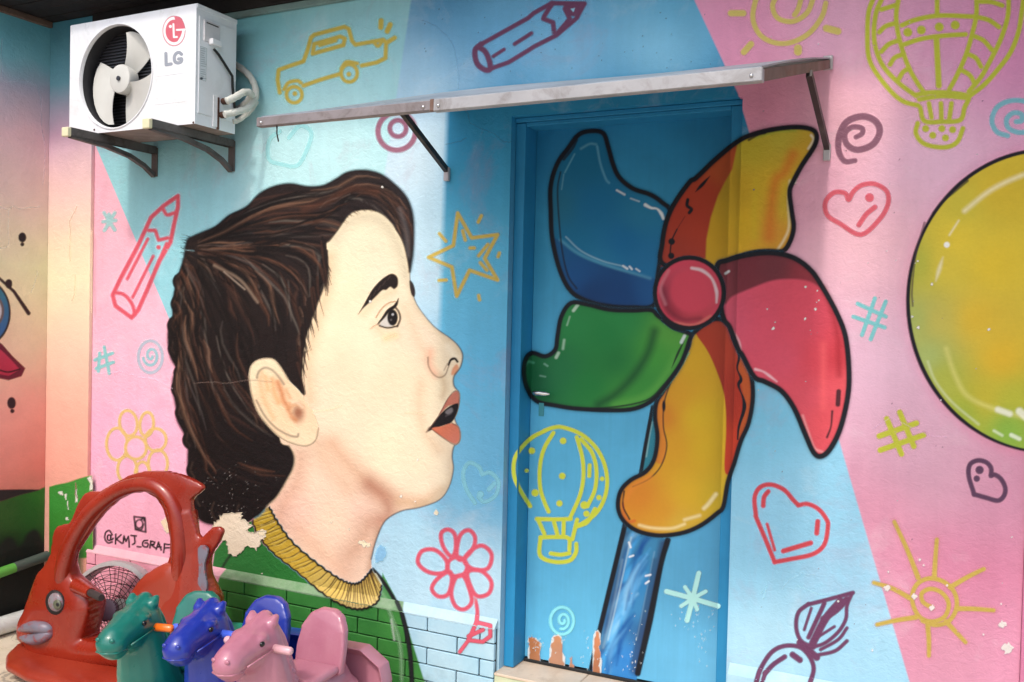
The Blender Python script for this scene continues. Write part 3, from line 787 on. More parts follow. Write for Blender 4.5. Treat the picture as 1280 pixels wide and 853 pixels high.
for x in (AX0 + 0.004, AX1 - 0.026):
    y0, y1 = -0.006, AY + 0.016
    bm = bmesh.new()
    for yy, w_ in ((y0, 0), (y1, 0)): pass
    A = [(x, y0, az(y0) - 0.028), (x + 0.022, y0, az(y0) - 0.028), (x + 0.022, y0, az(y0) + 0.002), (x, y0, az(y0) + 0.002)]
    B = [(x, y1, az(y1) - 0.028), (x + 0.022, y1, az(y1) - 0.028), (x + 0.022, y1, az(y1) + 0.002), (x, y1, az(y1) + 0.002)]
    va = [bm.verts.new(p) for p in A]; vb = [bm.verts.new(p) for p in B]
    bm.faces.new(va); bm.faces.new(list(reversed(vb)))
    for i in range(4): bm.faces.new((va[i], vb[i], vb[(i + 1) % 4], va[(i + 1) % 4]))
    obj('side_rail', mesh_of(bm), M_RUST, awn)
obj('wall_rail', box_mesh((AX0, -0.020, 2.345), (AX1, -0.001, 2.375), 0.002, 1), M_ALU, awn)
obj('rail_end_cap', box_mesh((AX1 - 0.028, -0.014, 2.338), (AX1 + 0.004, 0.0, 2.386), 0.002, 1), M_GALV, awn)
for x, ytop in ((-1.976, -0.36), (-0.458, -0.44)):
    bm = bmesh.new()
    top = Vector((x, ytop, az(ytop) - 0.03)); bot = Vector((x, -0.012, 2.07))
    d = (bot - top).normalized(); nrm = Vector((0, d.z, -d.y)).normalized()
    for sx_, t0, t1 in ((-0.010, -0.011, 0.011),):
        q = [top + Vector((-0.009, 0, 0)) + nrm * -0.011, top + Vector((0.009, 0, 0)) + nrm * -0.011, top + Vector((0.009, 0, 0)) + nrm * 0.011, top + Vector((-0.009, 0, 0)) + nrm * 0.011]
        q2 = [p + (bot - top) for p in q]
        va = [bm.verts.new(p) for p in q]; vb = [bm.verts.new(p) for p in q2]
        bm.faces.new(va); bm.faces.new(list(reversed(vb)))
        for i in range(4): bm.faces.new((va[i], vb[i], vb[(i + 1) % 4], va[(i + 1) % 4]))
    br = obj('bracket', mesh_of(bm), M_BRKT, awn)
    obj('foot', box_mesh((x - 0.012, -0.018, 2.025), (x + 0.012, -0.001, 2.082), 0.002, 1), M_GALV, br)
wr = Plane((0, AY, 0), (0, -1, 0))
w0 = wr.one(346, 158); w1 = wr.one(347, 177)
obj('hanging_wire', tube_mesh([(w0[0], AY, w0[2] + 0.02), (w0[0] + 0.001, AY, (w0[2] + w1[2]) / 2), (w1[0], AY + 0.004, w1[2])], 0.0022, 6), M_BLACK, awn)

# ---- pipes along the side wall
M_PVC = plain('white_pvc_pipe', (214, 218, 214), 0.4, var=0.05, dirt=(170, 168, 150), dirt_amt=0.6)
obj('white_drain_pipe', tube_mesh([(XL + 0.062, y, FLOOR + 0.052) for y in (-3.1, -2, -1, -0.05)], 0.046, 16), M_PVC,
    label='white plastic drain pipe on the floor along the side wall', cat='pipe', smooth=40)
pp = thing('painted_wall_pipe', 'thin green and dark painted pipe running along the side wall', 'pipe', (XL, -0.2, 0.1))
pa, pb = P_LEFT.one(0, 716, 0.03), P_LEFT.one(61, 694, 0.03)
def pipe_at(y): t = (y - pa[1]) / (pb[1] - pa[1]); return Vector((XL + 0.032, y, pa[2] + (pb[2] - pa[2]) * t))
ys = P_LEFT.one(17, 712, 0.03)[1]
obj('green_section', tube_mesh([pipe_at(-3.0), pipe_at(-1.5), pipe_at(ys)], 0.026, 14), plain('green_pipe_paint', (92, 166, 66), 0.45, dirt=(60, 100, 44), dirt_amt=0.4), pp, smooth=40)
obj('dark_section', tube_mesh([pipe_at(ys + 0.0005), pipe_at(-0.1), pipe_at(-0.024)], 0.0262, 14), plain('dark_pipe_paint', (74, 84, 78), 0.45, dirt=(46, 54, 50), dirt_amt=0.5), pp, smooth=40)

# ================================================================== AIR CONDITIONER
M_ACW = plain('white_enamel', (230, 232, 235), 0.3, var=0.02, spec=0.5, dirt=(186, 182, 172), dirt_amt=0.45, dscale=3.5)
M_ACS = plain('grey_white_side_enamel', (226, 230, 234), 0.35, var=0.02, dirt=(196, 198, 198), dirt_amt=0.4)
M_DARK = plain('dark_coil', (26, 26, 30), 0.5, var=0.2)
M_FIN = plain('condenser_fin', (70, 70, 76), 0.45, 0.5, var=0.2)
M_BLADE = plain('pale_fan_plastic', (204, 204, 198), 0.4, var=0.04, dirt=(190, 188, 178), dirt_amt=0.4)
M_INS = plain('foam_pipe_wrap', (206, 208, 200), 0.8, var=0.10, bump=0.003, bscale=80, dirt=(150, 148, 136), dirt_amt=0.6)
M_BROWN = plain('rusted_valve', (92, 64, 52), 0.6, 0.4, var=0.3)
M_UNDER = plain('rusted_base_pan', (150, 136, 128), 0.7, 0.2, var=0.25, dirt=(96, 76, 64), dirt_amt=0.7)
AX_0, AX_1, AZ0, AZ1, AYF, AYB = -3.857, -3.054, 2.275, 2.795, -0.350, -0.105
ac = thing('air_conditioner', 'white outdoor air conditioner unit with exposed fan up in the corner', 'air conditioner', (-3.45, -0.23, AZ0))
P_ACF = Plane((0, AYF, 0), (0, -1, 0))
P_ACS = Plane((AX_1, 0, 0), (1, 0, 0))
fc = P_ACF.one(144.0, 95.7)
FX, FZ, FR = float(fc[0]), float(fc[2]), 0.2325
# front panel with the round opening
bm = bmesh.new(); n = 64
def rect_pt(th):
    c_, s_ = math.cos(th), math.sin(th)
    t = min(((AX_1 - FX) if c_ > 0 else (AX_0 - FX)) / c_ if abs(c_) > 1e-9 else 1e9, ((AZ1 - FZ) if s_ > 0 else (AZ0 - FZ)) / s_ if abs(s_) > 1e-9 else 1e9)
    return (FX + c_ * t, AYF, FZ + s_ * t)
ths = sorted([2 * PI * i / n for i in range(n)] + [math.atan2(z - FZ, x - FX) % (2 * PI) for x in (AX_0, AX_1) for z in (AZ0, AZ1)])
prof = [(1.045, 0.0), (1.035, -0.005), (1.015, -0.005), (1.0, 0.004), (0.998, 0.012)]
ringsv = [[bm.verts.new(rect_pt(t)) for t in ths]]
for k, dy in prof: ringsv.append([bm.verts.new((FX + FR * k * math.cos(t), AYF + dy, FZ + FR * k * math.sin(t))) for t in ths])
for A, B in zip(ringsv[:-1], ringsv[1:]):
    for i in range(len(ths)):
        j = (i + 1) % len(ths); bm.faces.new((A[i], A[j], B[j], B[i]))
obj('front_panel', mesh_of(bm), M_ACW, ac, smooth=35)
bm = bmesh.new()
quad(bm, (AX_1, AYF, AZ0), (AX_1, AYB, AZ0), (AX_1, AYB, AZ1), (AX_1, AYF, AZ1))
sd = obj('side_panel', mesh_of(bm), M_ACS, ac)
bm = bmesh.new(); quad(bm, (AX_0, AYF, AZ0), (AX_0, AYF, AZ1), (AX_0, AYB, AZ1), (AX_0, AYB, AZ0)); obj('side_panel', mesh_of(bm), M_ACS, ac)
bm = bmesh.new(); quad(bm, (AX_0, AYF, AZ1), (AX_1, AYF, AZ1), (AX_1, AYB, AZ1), (AX_0, AYB, AZ1)); obj('top_panel', mesh_of(bm), M_ACW, ac)
obj('lid_rim', box_mesh((AX_0 - 0.002, AYF + 0.002, AZ1 - 0.018), (AX_1 + 0.003, AYB + 0.003, AZ1 + 0.003), 0.003, 2), M_ACS, ac)
bm = bmesh.new(); quad(bm, (AX_0, AYF, AZ0 + 0.001), (AX_0, AYB, AZ0 + 0.001), (AX_1, AYB, AZ0 + 0.001), (AX_1, AYF, AZ0 + 0.001)); obj('base_pan', mesh_of(bm), M_UNDER, ac)
bm = bmesh.new(); quad(bm, (AX_0, AYB, AZ0), (AX_0, AYB, AZ1), (AX_1, AYB, AZ1), (AX_1, AYB, AZ0)); obj('back_panel', mesh_of(bm), M_DARK, ac)
bm = bmesh.new(); quad(bm, (FX - 0.25, -0.268, AZ0 + 0.004), (FX + 0.25, -0.268, AZ0 + 0.004), (FX + 0.25, -0.268, AZ1 - 0.004), (FX - 0.25, -0.268, AZ1 - 0.004)); obj('coil', mesh_of(bm), M_DARK, ac)
bm = bmesh.new(); tv = [[bm.verts.new((FX + FR * k * math.cos(2 * PI * i / 48), y, FZ + FR * k * math.sin(2 * PI * i / 48))) for i in range(48)] for k, y in ((0.998, AYF + 0.0125), (0.99, AYF + 0.05), (1.0, -0.269))]
for A, B in zip(tv[:-1], tv[1:]):
    for i in range(48): bm.faces.new((A[i], A[(i + 1) % 48], B[(i + 1) % 48], B[i]))
obj('air_duct', mesh_of(bm), plain('shadowed_duct', (40, 40, 43), 0.6, var=0.15), ac, smooth=60)
bm = bmesh.new()
for k in range(34):
    z = AZ0 + 0.02 + k * 0.0145; bx(bm, (FX - 0.25, -0.276, z), (FX + 0.25, -0.270, z + 0.0036))
obj('coil_fins', mesh_of(bm), M_FIN, ac, kind='stuff')
# fan: hub and three swept blades
fan = obj('fan_hub', tube_mesh([(FX + 0.012, -0.285, FZ - 0.008), (FX + 0.012, -0.326, FZ - 0.008), (FX + 0.012, -0.336, FZ - 0.008), (FX + 0.012, -0.339, FZ - 0.008)], [0.066, 0.068, 0.064, 0.054], 32), M_BLADE, ac, smooth=40)
obj('axle_nut', tube_mesh([(FX + 0.012, -0.33, FZ - 0.008), (FX + 0.012, -0.346, FZ - 0.008)], 0.011, 8), M_FIN, fan)
def blade(a0, hw=36, tw=0.022):
    bm = bmesh.new(); nr, na = 10, 10
    g = {}
    for i in range(nr + 1):
        r = 0.055 + (0.222 - 0.055) * i / nr
        half = math.radians(hw * (0.84 + 0.16 * i / nr))
        sweep = math.radians(14) * (i / nr)
        for j in range(na + 1):
            t = j / na * 2 - 1
            rr = r - 0.012 * (abs(t) ** 5) * (i / nr)
            th = a0 + sweep + t * half
            y = -0.312 - tw * t + 0.006 * (1 - t * t)
            for k, dy in enumerate((0, 0.003)): g[i, j, k] = bm.verts.new((FX + 0.012 + rr * math.cos(th), y + dy, FZ - 0.008 + rr * math.sin(th)))
    for i in range(nr):
        for j in range(na):
            for k in (0, 1): bm.faces.new((g[i, j, k], g[i + 1, j, k], g[i + 1, j + 1, k], g[i, j + 1, k]))
    for i in range(nr):
        for j in (0, na): bm.faces.new((g[i, j, 0], g[i + 1, j, 0], g[i + 1, j, 1], g[i, j, 1]))
    for j in range(na):
        for i in (0, nr): bm.faces.new((g[i, j, 0], g[i, j + 1, 0], g[i, j + 1, 1], g[i, j, 1]))
    return mesh_of(bm)
for a, hw in ((50, 22), (197, 55), (308, 47)): obj('fan_blade', blade(math.radians(a - 6), hw), M_BLADE, ac, smooth=60)
# front press lines
for y_ in (335, 450 + 15):
    q0 = P_ACF.one(*T(0, 0, [(715, y_ + 22)])[0]); q1 = P_ACF.one(*T(0, 0, [(858, y_ + 10)])[0])
    obj('press_line', box_mesh((q0[0], AYF - 0.0010, q0[2] - 0.0012), (q1[0], AYF + 0.001, q0[2] + 0.0015), 0.0008, 1), M_ACW, ac)
for u, v_ in ((118, 162.5), (202.5, 155), (245.2, 153)):
    q = P_ACF.one(u, v_); bm = bmesh.new(); bmesh.ops.create_uvsphere(bm, u_segments=8, v_segments=6, radius=0.005, matrix=Matrix.Translation((min(q[0], AX_1 - 0.008), AYF, q[2])))
    obj('screw', mesh_of(bm), M_BROWN, ac)
# printed emblem and letters
TL = lambda pts: T(190, 0, pts, 150.0 / 1163)
RD, WH, GY = (206, 110, 122), (246, 246, 248), (150, 156, 166)
em = [dict(k='blob', p=np.array(TL([(105, 155), (322, 450)])), c=(212, 128, 138), soft=1.0, a=1.0, o=(*TL([(213, 302)])[0], 14.2, 18.8), clip=None),
      dict(k='blob', p=np.array(TL([(115, 165), (312, 440)])), c=WH, soft=0.8, a=1.0, o=(*TL([(213, 302)])[0], 13.2, 17.6), clip=None),
      dict(k='blob', p=np.array(TL([(135, 185), (295, 420)])), c=(206, 100, 114), soft=0.8, a=1.0, o=(*TL([(213, 302)])[0], 10.6, 14.2), clip=None),
      fill(TL([(220, 160), (285, 180), (316, 280), (245, 285), (225, 200)]), (206, 104, 118), 0.9),
      stroke(TL([(240, 292), (318, 288)]), 2.2, WH, 0.8), stroke(TL([(308, 290), (290, 350), (262, 400)]), 2.6, WH, 0.8),
      stroke(TL([(207, 235), (212, 362), (242, 360)]), 2.2, WH, 0.8, smooth=False), blob(*TL([(178, 258)])[0], 1.9, WH, 0.8)]
painted('emblem', em, P_ACF, ac, 0.0006, 0.5, label='round red and white maker emblem', mat=M_PRINT, kp=1.0)
lt = [stroke(TL([(134, 520), (137, 630), (185, 622)]), 3.6, GY, 0.8, smooth=False),
      stroke(TL([(286, 528), (262, 510), (232, 522), (216, 560), (224, 600), (252, 612), (282, 600), (286, 572), (258, 574)]), 3.6, GY, 0.8)]
painted('lettering', lt, P_ACF, ac, 0.0006, 0.5, label='grey LG letters', mat=M_PRINT, kp=1.0)
# side: grip recess, junction cover, label, service valves, pipes
def side_box(name, u0, v0, u1, v1, d, mat, parent, bev=0.003):
    a = P_ACS.one(*TL([(u0, v0)])[0]); c_ = P_ACS.one(*TL([(u1, v1)])[0])
    return obj(name, box_mesh((AX_1 - 0.001, min(a[1], c_[1]), min(a[2], c_[2])), (AX_1 + d, max(a[1], c_[1]), max(a[2], c_[2])), bev, 2), mat, parent)
side_box('service_cover', 455, 150, 770, 1190, 0.004, M_ACS, ac)
gb = side_box('grip_cover', 495, 190, 645, 455, 0.010, plain('pale_plastic_cover', (206, 204, 206), 0.4), ac)
side_box('grip_recess', 512, 215, 628, 275, 0.0112, plain('shaded_recess', (66, 62, 58), 0.6), gb, 0.001)
side_box('cable_gland', 540, 375, 630, 468, 0.030, M_ACW, gb, 0.004)
lb = [fill(TL([(468, 448), (532, 470), (522, 790), (466, 770)]), (216, 224, 228), 0.8, 0.9, smooth=False)]
for k in range(14):
    y = 470 + k * 21 + (14 if k > 8 else 0)
    lb.append(stroke(TL([(476, y), (rng.uniform(500, 526), y + 8)]), 0.9, (120, 132, 140), 0.8, 0.75, smooth=False))
lb.append(blob(*TL([(480, 762)])[0], 2.0, (60, 70, 80), 0.9, ry=1.6))
painted('rating_label', lb, P_ACS, ac, 0.0052, 0.5, mat=M_PRINT, kp=1.0)
c0 = P_ACS.one(*TL([(600, 478)])[0], 0.02); c1 = P_ACS.one(*TL([(690, 600)])[0], 0.02); c2 = P_ACS.one(*TL([(778, 740)])[0], 0.02); c3 = P_ACS.one(*TL([(782, 850)])[0], 0.01)
obj('power_cable', tube_mesh([c0, c0 * 0.5 + c1 * 0.5 + np.array([0, 0, 0.004]), c1, c2, c3, c3 - np.array([0, -0.02, 0.12])], 0.006, 8), M_BLACK, ac, smooth=60)
TZ = lambda x, y: T(0, 0, [(x, y)])[0]
vb = P_ACS.one(*TZ(985, 440)); vb2 = P_ACS.one(*TZ(1030, 600))
vc = obj('valve_plate', box_mesh((AX_1 - 0.001, vb[1], vb2[2]), (AX_1 + 0.006, vb[1] + 0.03, vb[2]), 0.002, 1), M_ACW, ac)
for (x, y) in ((1030, 472), (1022, 535)):
    q = P_ACS.one(*TZ(x, y)); obj('valve', tube_mesh([(AX_1, q[1], q[2]), (AX_1 + 0.03, q[1], q[2]), (AX_1 + 0.032, q[1] + 0.01, q[2])], [0.014, 0.016, 0.009], 10), M_BROWN, ac, smooth=50)
obj('rust_streak', box_mesh((AX_1, P_ACS.one(*TZ(1003, 500))[1], P_ACS.one(*TZ(1000, 600))[2]), (AX_1 + 0.0075, P_ACS.one(*TZ(1003, 500))[1] + 0.014, P_ACS.one(*TZ(1000, 450))[2]), 0.002, 1), M_BROWN, ac)
def hose(name, pts, r):
    out = []
    for u, v_, y in pts: out.append(Plane((0, y, 0), (0, -1, 0)).one(*TZ(u, v_)))
    q = cr(np.array([p for p in out]), False, 6) if False else np.array(out)
    # smooth 3D curve
    k = len(q); ts = np.linspace(0, k - 1, k * 5); sm = []
    for t in ts:
        i = min(int(t), k - 2); f = t - i
        p0, p1, p2, p3 = q[max(i - 1, 0)], q[i], q[i + 1], q[min(i + 2, k - 1)]
        sm.append(0.5 * ((2 * p1) + (-p0 + p2) * f + (2 * p0 - 5 * p1 + 4 * p2 - p3) * f * f + (-p0 + 3 * p1 - 3 * p2 + p3) * f ** 3))
    return obj(name, tube_mesh(sm, [r * (1 + 0.08 * math.sin(i * 1.9)) for i in range(len(sm))], 12), M_INS, ac, smooth=80)
hose('refrigerant_pipe', [(1050, 470, -0.235), (1090, 452, -0.20), (1135, 428, -0.15), (1165, 440, -0.10), (1140, 480, -0.06), (1085, 520, -0.03)], 0.016)
hose('refrigerant_pipe', [(1040, 532, -0.235), (1100, 518, -0.18), (1150, 500, -0.12), (1183, 455, -0.06), (1182, 400, -0.035), (1150, 345, -0.025), (1090, 300, -0.02), (1060, 300, -0.01)], 0.0155)
hose('drain_hose', [(1075, 566, -0.12), (1110, 556, -0.08), (1160, 515, -0.05), (1190, 470, -0.02)], 0.012)

# wall brackets carrying the unit
M_GALVD = plain('stained_bracket_steel', (96, 92, 90), 0.6, 0.3, var=0.25, dirt=(62, 50, 44), dirt_amt=0.9, dscale=14)
M_CAPY = plain('cream_end_cap', (224, 218, 180), 0.5, var=0.1)
for bx_, lab in ((-3.672, 'grey steel bracket under the fan end of the air conditioner'), (-3.166, 'grey steel bracket under the pipe end of the air conditioner')):
    t = thing('wall_bracket', lab, 'bracket', (bx_, 0, 2.14), group='air conditioner brackets')
    obj('wall_plate', box_mesh((bx_ - 0.02, -0.008, 2.125), (bx_ + 0.02, -0.001, 2.268), 0.0015, 1), M_GALVD, t)
    bm = bmesh.new(); bx(bm, (bx_ - 0.018, -0.500, 2.268), (bx_ + 0.018, -0.009, 2.2735)); bx(bm, (bx_ - 0.018, -0.500, 2.238), (bx_ - 0.0145, -0.009, 2.268)); bx(bm, (bx_ + 0.0145, -0.500, 2.238), (bx_ + 0.018, -0.009, 2.268))
    obj('arm', mesh_of(bm), M_GALVD, t)
    st_ = [(-0.490, 2.238), (-0.30, 2.226), (-0.16, 2.202), (-0.07, 2.168), (-0.012, 2.130)]
    bm = bmesh.new()
    for k in range(len(st_) - 1):
        (ya, za), (yb, zb) = st_[k], st_[k + 1]
        for sx_ in (-0.013, 0.010):
            v8 = [bm.verts.new(p) for p in ((bx_ + sx_, ya, za - 0.009), (bx_ + sx_ + 0.003, ya, za - 0.009), (bx_ + sx_ + 0.003, yb, zb - 0.009), (bx_ + sx_, yb, zb - 0.009), (bx_ + sx_, ya, za + 0.011), (bx_ + sx_ + 0.003, ya, za + 0.011), (bx_ + sx_ + 0.003, yb, zb + 0.011), (bx_ + sx_, yb, zb + 0.011))]
            for f in ((0, 3, 2, 1), (4, 5, 6, 7), (0, 1, 5, 4), (1, 2, 6, 5), (2, 3, 7, 6), (3, 0, 4, 7)): bm.faces.new([v8[i] for i in f])
        v4 = [bm.verts.new(p) for p in ((bx_ - 0.013, ya, za - 0.0095), (bx_ + 0.013, ya, za - 0.0095), (bx_ + 0.013, yb, zb - 0.0095), (bx_ - 0.013, yb, zb - 0.0095))]
        bm.faces.new(v4)
    obj('curved_strut', mesh_of(bm), M_GALVD, t)
    obj('end_cap', box_mesh((bx_ - 0.021, -0.518, 2.230), (bx_ + 0.021, -0.498, 2.272), 0.004, 2), M_CAPY, t)
    obj('rubber_foot', box_mesh((bx_ - 0.014, -0.33, 2.2735), (bx_ + 0.014, -0.13, 2.2752)), M_BLACK, t)

# ================================================================== THE MURAL, figure by figure
YEL, OLV, PLUM, RED, MNT = (205, 184, 84), (190, 194, 62), (112, 66, 96), (212, 82, 98), (138, 204, 208)
def on(name, layers, label, off=0.0015, parent=None, plane=None, keep=None, s=1.0, under=None):
    return painted(name, layers, plane or P_WALL, parent or wall, off, s, label, keep, under=under)
def halo(layers, col, extra=5.0, a=0.35):
    """soft overspray of the can around every line"""
    out = []
    for l in layers:
        h = dict(l); h['c'] = col; h['a'] = a; h['soft'] = l['soft'] + extra * 1.6
        if 'ws' in h: h['ws'] = np.asarray(h['ws']) + 1.0
        out.append(h)
    return out + layers
def spiral(x, y, r0, r1, turns, w, c, soft=1.4, a=1.0, ph=0.0, ky=1.0, cw=1):
    t = np.linspace(0, 1, int(30 * turns)); r = r0 + (r1 - r0) * t; th = ph + cw * 2 * PI * turns * t
    return stroke(np.stack([x + r * np.cos(th), y + ky * r * np.sin(th)], 1), w, c, soft, a, smooth=False)

# --- car
t = lambda p: T(320, 0, p); w = 5.2
ly = [stroke(t([(110, 430), (100, 370), (105, 325), (160, 305), (220, 285), (240, 230), (255, 175), (270, 162), (410, 125), (430, 135), (445, 190), (460, 208), (590, 185), (603, 200), (600, 270), (560, 290), (490, 305)]), w, YEL, smooth=False),
      stroke(t([(262, 250), (270, 205), (390, 170), (412, 180), (405, 210)]), w, YEL, closed=True, smooth=False), stroke(t([(295, 212), (370, 190)]), 4, YEL),
      stroke(t([(220, 398), (300, 370), (385, 345)]), w, YEL), ring(*t([(177, 440)])[0], 9.7, 10, 4.6, YEL), stroke(t([(130, 415), (150, 385), (190, 375), (208, 385)]), 4.6, YEL), blob(*t([(180, 435)])[0], 3, YEL),
      ring(*t([(432, 340)])[0], 10, 11, 4.6, YEL), stroke(t([(395, 320), (420, 288), (470, 295)]), 4.6, YEL), blob(*t([(430, 345)])[0], 3, YEL),
      stroke(t([(545, 195), (565, 215), (582, 195)]), 4.4, YEL), stroke(t([(580, 97), (578, 128)]), 6.4, YEL), stroke(t([(622, 115), (608, 146)]), 6.4, YEL), stroke(t([(612, 195), (643, 176)]), 5.6, YEL)]
on('painted_car', halo(ly, (130, 180, 120)), 'yellow outline drawing of a little car near the eave')
# --- pale heart beside the awning
ly = [stroke(t([(110, 610), (62, 650), (60, 740), (130, 765), (180, 772), (215, 740), (255, 640), (245, 600), (200, 585), (152, 640)]), 5.5, (150, 214, 216), 3, 0.75)]
on('painted_heart', ly, 'faint mint heart under the left end of the awning')
# --- plum pencil at the top
a = T(320, 0, [(1045, 205), (1261, 85)]) + T(640, 0, [(100, 62), (185, 15)])
b_ = T(320, 0, [(1085, 320), (1170, 290), (1261, 235)]) + T(640, 0, [(100, 218), (205, 165), (300, 85), (335, 18)])
u = lambda p: T(640, 0, p)
ly = [stroke(a, 5.6, PLUM, smooth=False), stroke(b_, 5.6, PLUM, smooth=False), stroke(t([(1045, 205), (1015, 235), (1025, 295), (1062, 325), (1085, 320), (1082, 285), (1062, 240), (1030, 218)]), 7, PLUM),
      stroke(t([(1100, 262), (1150, 230)]), 4.5, PLUM), stroke(u([(12, 205), (90, 155)]), 5, PLUM), stroke(u([(185, 20), (150, 75), (145, 88), (190, 105), (195, 150)]), 6, PLUM, smooth=False),
      stroke(u([(185, 15), (335, 18)]), 6, PLUM), fill(u([(236, 25), (335, 15), (305, 80), (262, 72)]), PLUM, 1.2, smooth=False), stroke(u([(245, 42), (268, 88), (215, 150)]), 6, PLUM, smooth=False), fill(u([(272, 42), (292, 38), (285, 58)]), (150, 205, 230), 1, smooth=False)]
on('painted_pencil', halo(ly, (120, 130, 160), 4, 0.3), 'dark plum outline pencil high on the blue field')
# --- plum target spiral under awning
ly = [ring(*t([(652, 610)])[0], 23.4, 23.4, 6.8, (160, 108, 128)), ring(*t([(658, 596)])[0], 10.2, 10.2, 6.2, (150, 98, 120))]
on('painted_spiral', halo(ly, (190, 190, 205), 3, 0.3), 'plum ring spiral below the left half of the awning')
# --- yellow star
t = lambda p: T(320, 210, p)
ly = [stroke(t([(935, 210), (1000, 325), (1120, 310), (1060, 420), (1120, 520), (990, 475), (930, 595), (908, 460), (800, 415), (915, 360)]), 4.8, (212, 186, 92), closed=True, smooth=False)]
ly += [stroke(t(p), 4.4, (212, 186, 92)) for p in ([(958, 292), (970, 335)], [(992, 372), (1012, 372)], [(1075, 355), (1032, 408)], [(1040, 440), (1070, 475)], [(1045, 222), (1030, 252)], [(850, 305), (880, 340)], [(1128, 395), (1122, 412)], [(848, 522), (882, 520)], [(1032, 592), (1036, 612)])]
on('painted_star', halo(ly, (120, 180, 190), 4, 0.35), 'yellow outline star between the boy and the door')
# --- red pencil on the left
t = lambda p: T(0, 210, p); RP = (222, 92, 108)
ly = [stroke(t([(825, 130), (760, 175), (700, 230), (640, 360), (560, 510), (522, 590), (535, 640), (610, 695), (640, 660), (680, 570), (740, 430), (790, 345), (805, 270), (825, 180)]), 5.2, RP, closed=True, smooth=False),
      stroke(t([(530, 578), (575, 588), (612, 632), (625, 680)]), 4.4, RP), stroke(t([(758, 195), (775, 218), (812, 208)]), 4.4, RP), stroke(t([(690, 290), (720, 290), (735, 335), (778, 325)]), 4.4, RP, smooth=False),
      stroke(t([(685, 330), (590, 515)]), 3.8, RP), stroke(t([(710, 410), (615, 600)]), 3.8, RP), blob(*t([(735, 368)])[0], 2.8, RP), stroke(t([(772, 350), (720, 470)]), 3.6, RP)]
on('painted_pencil', halo(ly, (240, 160, 178), 4, 0.25), 'red outline pencil left of the boy')
G = (162, 204, 206)
on('painted_sparkle', [stroke(t(p), 4.6, G, 2) for p in ([(482, 208), (532, 288)], [(532, 208), (484, 290)], [(506, 215), (510, 262)], [(478, 250), (536, 244)])], 'small mint sparkle above the red pencil on pink')
t = lambda p: T(0, 420, p)
on('painted_hash', [stroke(t(p), 4.4, (140, 204, 206), 1.8) for p in ([(483, 52), (506, 174)], [(462, 80), (456, 165)], [(440, 112), (522, 80)], [(446, 152), (526, 122)])], 'small mint hash mark left of the boy, by the pilaster')
on('painted_spiral', [ring(*t([(697, 97)])[0], 15, 20, 4.2, (178, 190, 206), 2.2), spiral(*t([(700, 92)])[0], 2, 10, 1.4, 4.0, (150, 196, 206), 2.2, ph=0.4, ky=1.35)], 'pale grey-blue spiral left of the boy on pink')
FY = (226, 192, 120)
ly = [ring(*t([(595, 405)])[0], 11, 16, 3.8, FY, rot=-.15), ring(*t([(680, 410)])[0], 8.5, 15, 3.8, FY, rot=.1), ring(*t([(542, 502)])[0], 13, 20, 3.8, FY), ring(*t([(722, 482)])[0], 13, 14, 3.8, FY), ring(*t([(590, 620)])[0], 12, 17, 3.8, FY),
      ring(*t([(732, 592)])[0], 12, 17, 3.8, FY), ring(*t([(660, 640)])[0], 9, 15, 3.8, FY), fill([(t([(630, 520)])[0][0] + 13 * math.cos(q), t([(630, 520)])[0][1] + 14 * math.sin(q)) for q in np.linspace(0, 6.28, 14)[:-1]], (252, 190, 216), 1.2), ring(*t([(630, 520)])[0], 13, 14, 3.8, FY)]
on('painted_flower', ly, 'thin yellow outline flower above the red fish ride')
# --- artist tag
t = lambda p: T(130, 580, p, 180 / 1097.0); K = (32, 26, 30)
ly = [stroke(t([(228, 402), (312, 412), (318, 520), (240, 500)]), 2.4, K, closed=True, smooth=False), ring(*t([(268, 458)])[0], 4.4, 5.2, 2.0, K), stroke(t([(285, 425), (300, 410), (306, 430)]), 2.6, K), stroke(t([(245, 495), (285, 500), (300, 460)]), 2.0, K)]
on('painted_camera_icon', ly, 'small black camera icon above the signature')
letters = [[(62, 540), (40, 508), (12, 525), (6, 570), (30, 602), (62, 595)], [(50, 545), (30, 545), (26, 575), (46, 582), (52, 548), (56, 580), (70, 568)], [(90, 535), (88, 610)], [(130, 540), (94, 574), (136, 606)], [(145, 605), (152, 550), (167, 592), (186, 552), (193, 634)],
           [(205, 545), (246, 550)], [(230, 548), (236, 600), (218, 614)], [(252, 630), (280, 633)], [(332, 582), (302, 588), (294, 622), (328, 634), (334, 606), (312, 604)], [(350, 640), (356, 588)], [(356, 588), (386, 596), (380, 614), (358, 616), (392, 642)],
           [(398, 650), (415, 598), (436, 656)], [(405, 632), (434, 634)], [(455, 676), (460, 610), (502, 616)], [(458, 642), (498, 640)]]
on('painted_signature', [stroke(t(p), 2.1, K, 0.9, smooth=i in (0, 1, 6, 8)) for i, p in enumerate(letters)], 'black handwritten signature on the pink wall')
# --- top sun
t = lambda p: T(940, 0, p); SY = (218, 198, 110); w = 6.4
ly = [stroke(t([(342, 15), (325, 75), (270, 150), (190, 195), (110, 200), (40, 165), (5, 95), (12, 20), (40, -60)]), w, SY), stroke(t([(285, -10), (255, 60), (190, 100), (120, 85), (95, 30), (115, -20)]), w, SY), stroke(t([(228, -10), (215, 40), (197, 70)]), w, SY),
      stroke(t([(345, 132), (398, 146)]), 9, SY), stroke(t([(213, 225), (213, 240)]), 10, SY), stroke(T(640, 0, [(1015, 62), (1072, 62)]), 8, SY), stroke(T(640, 0, [(1108, 205), (1075, 242)]), 8, SY)]
on('painted_sun', halo(ly, (206, 140, 150), 5, 0.5), 'pale yellow spiral sun cut by the top of the picture')
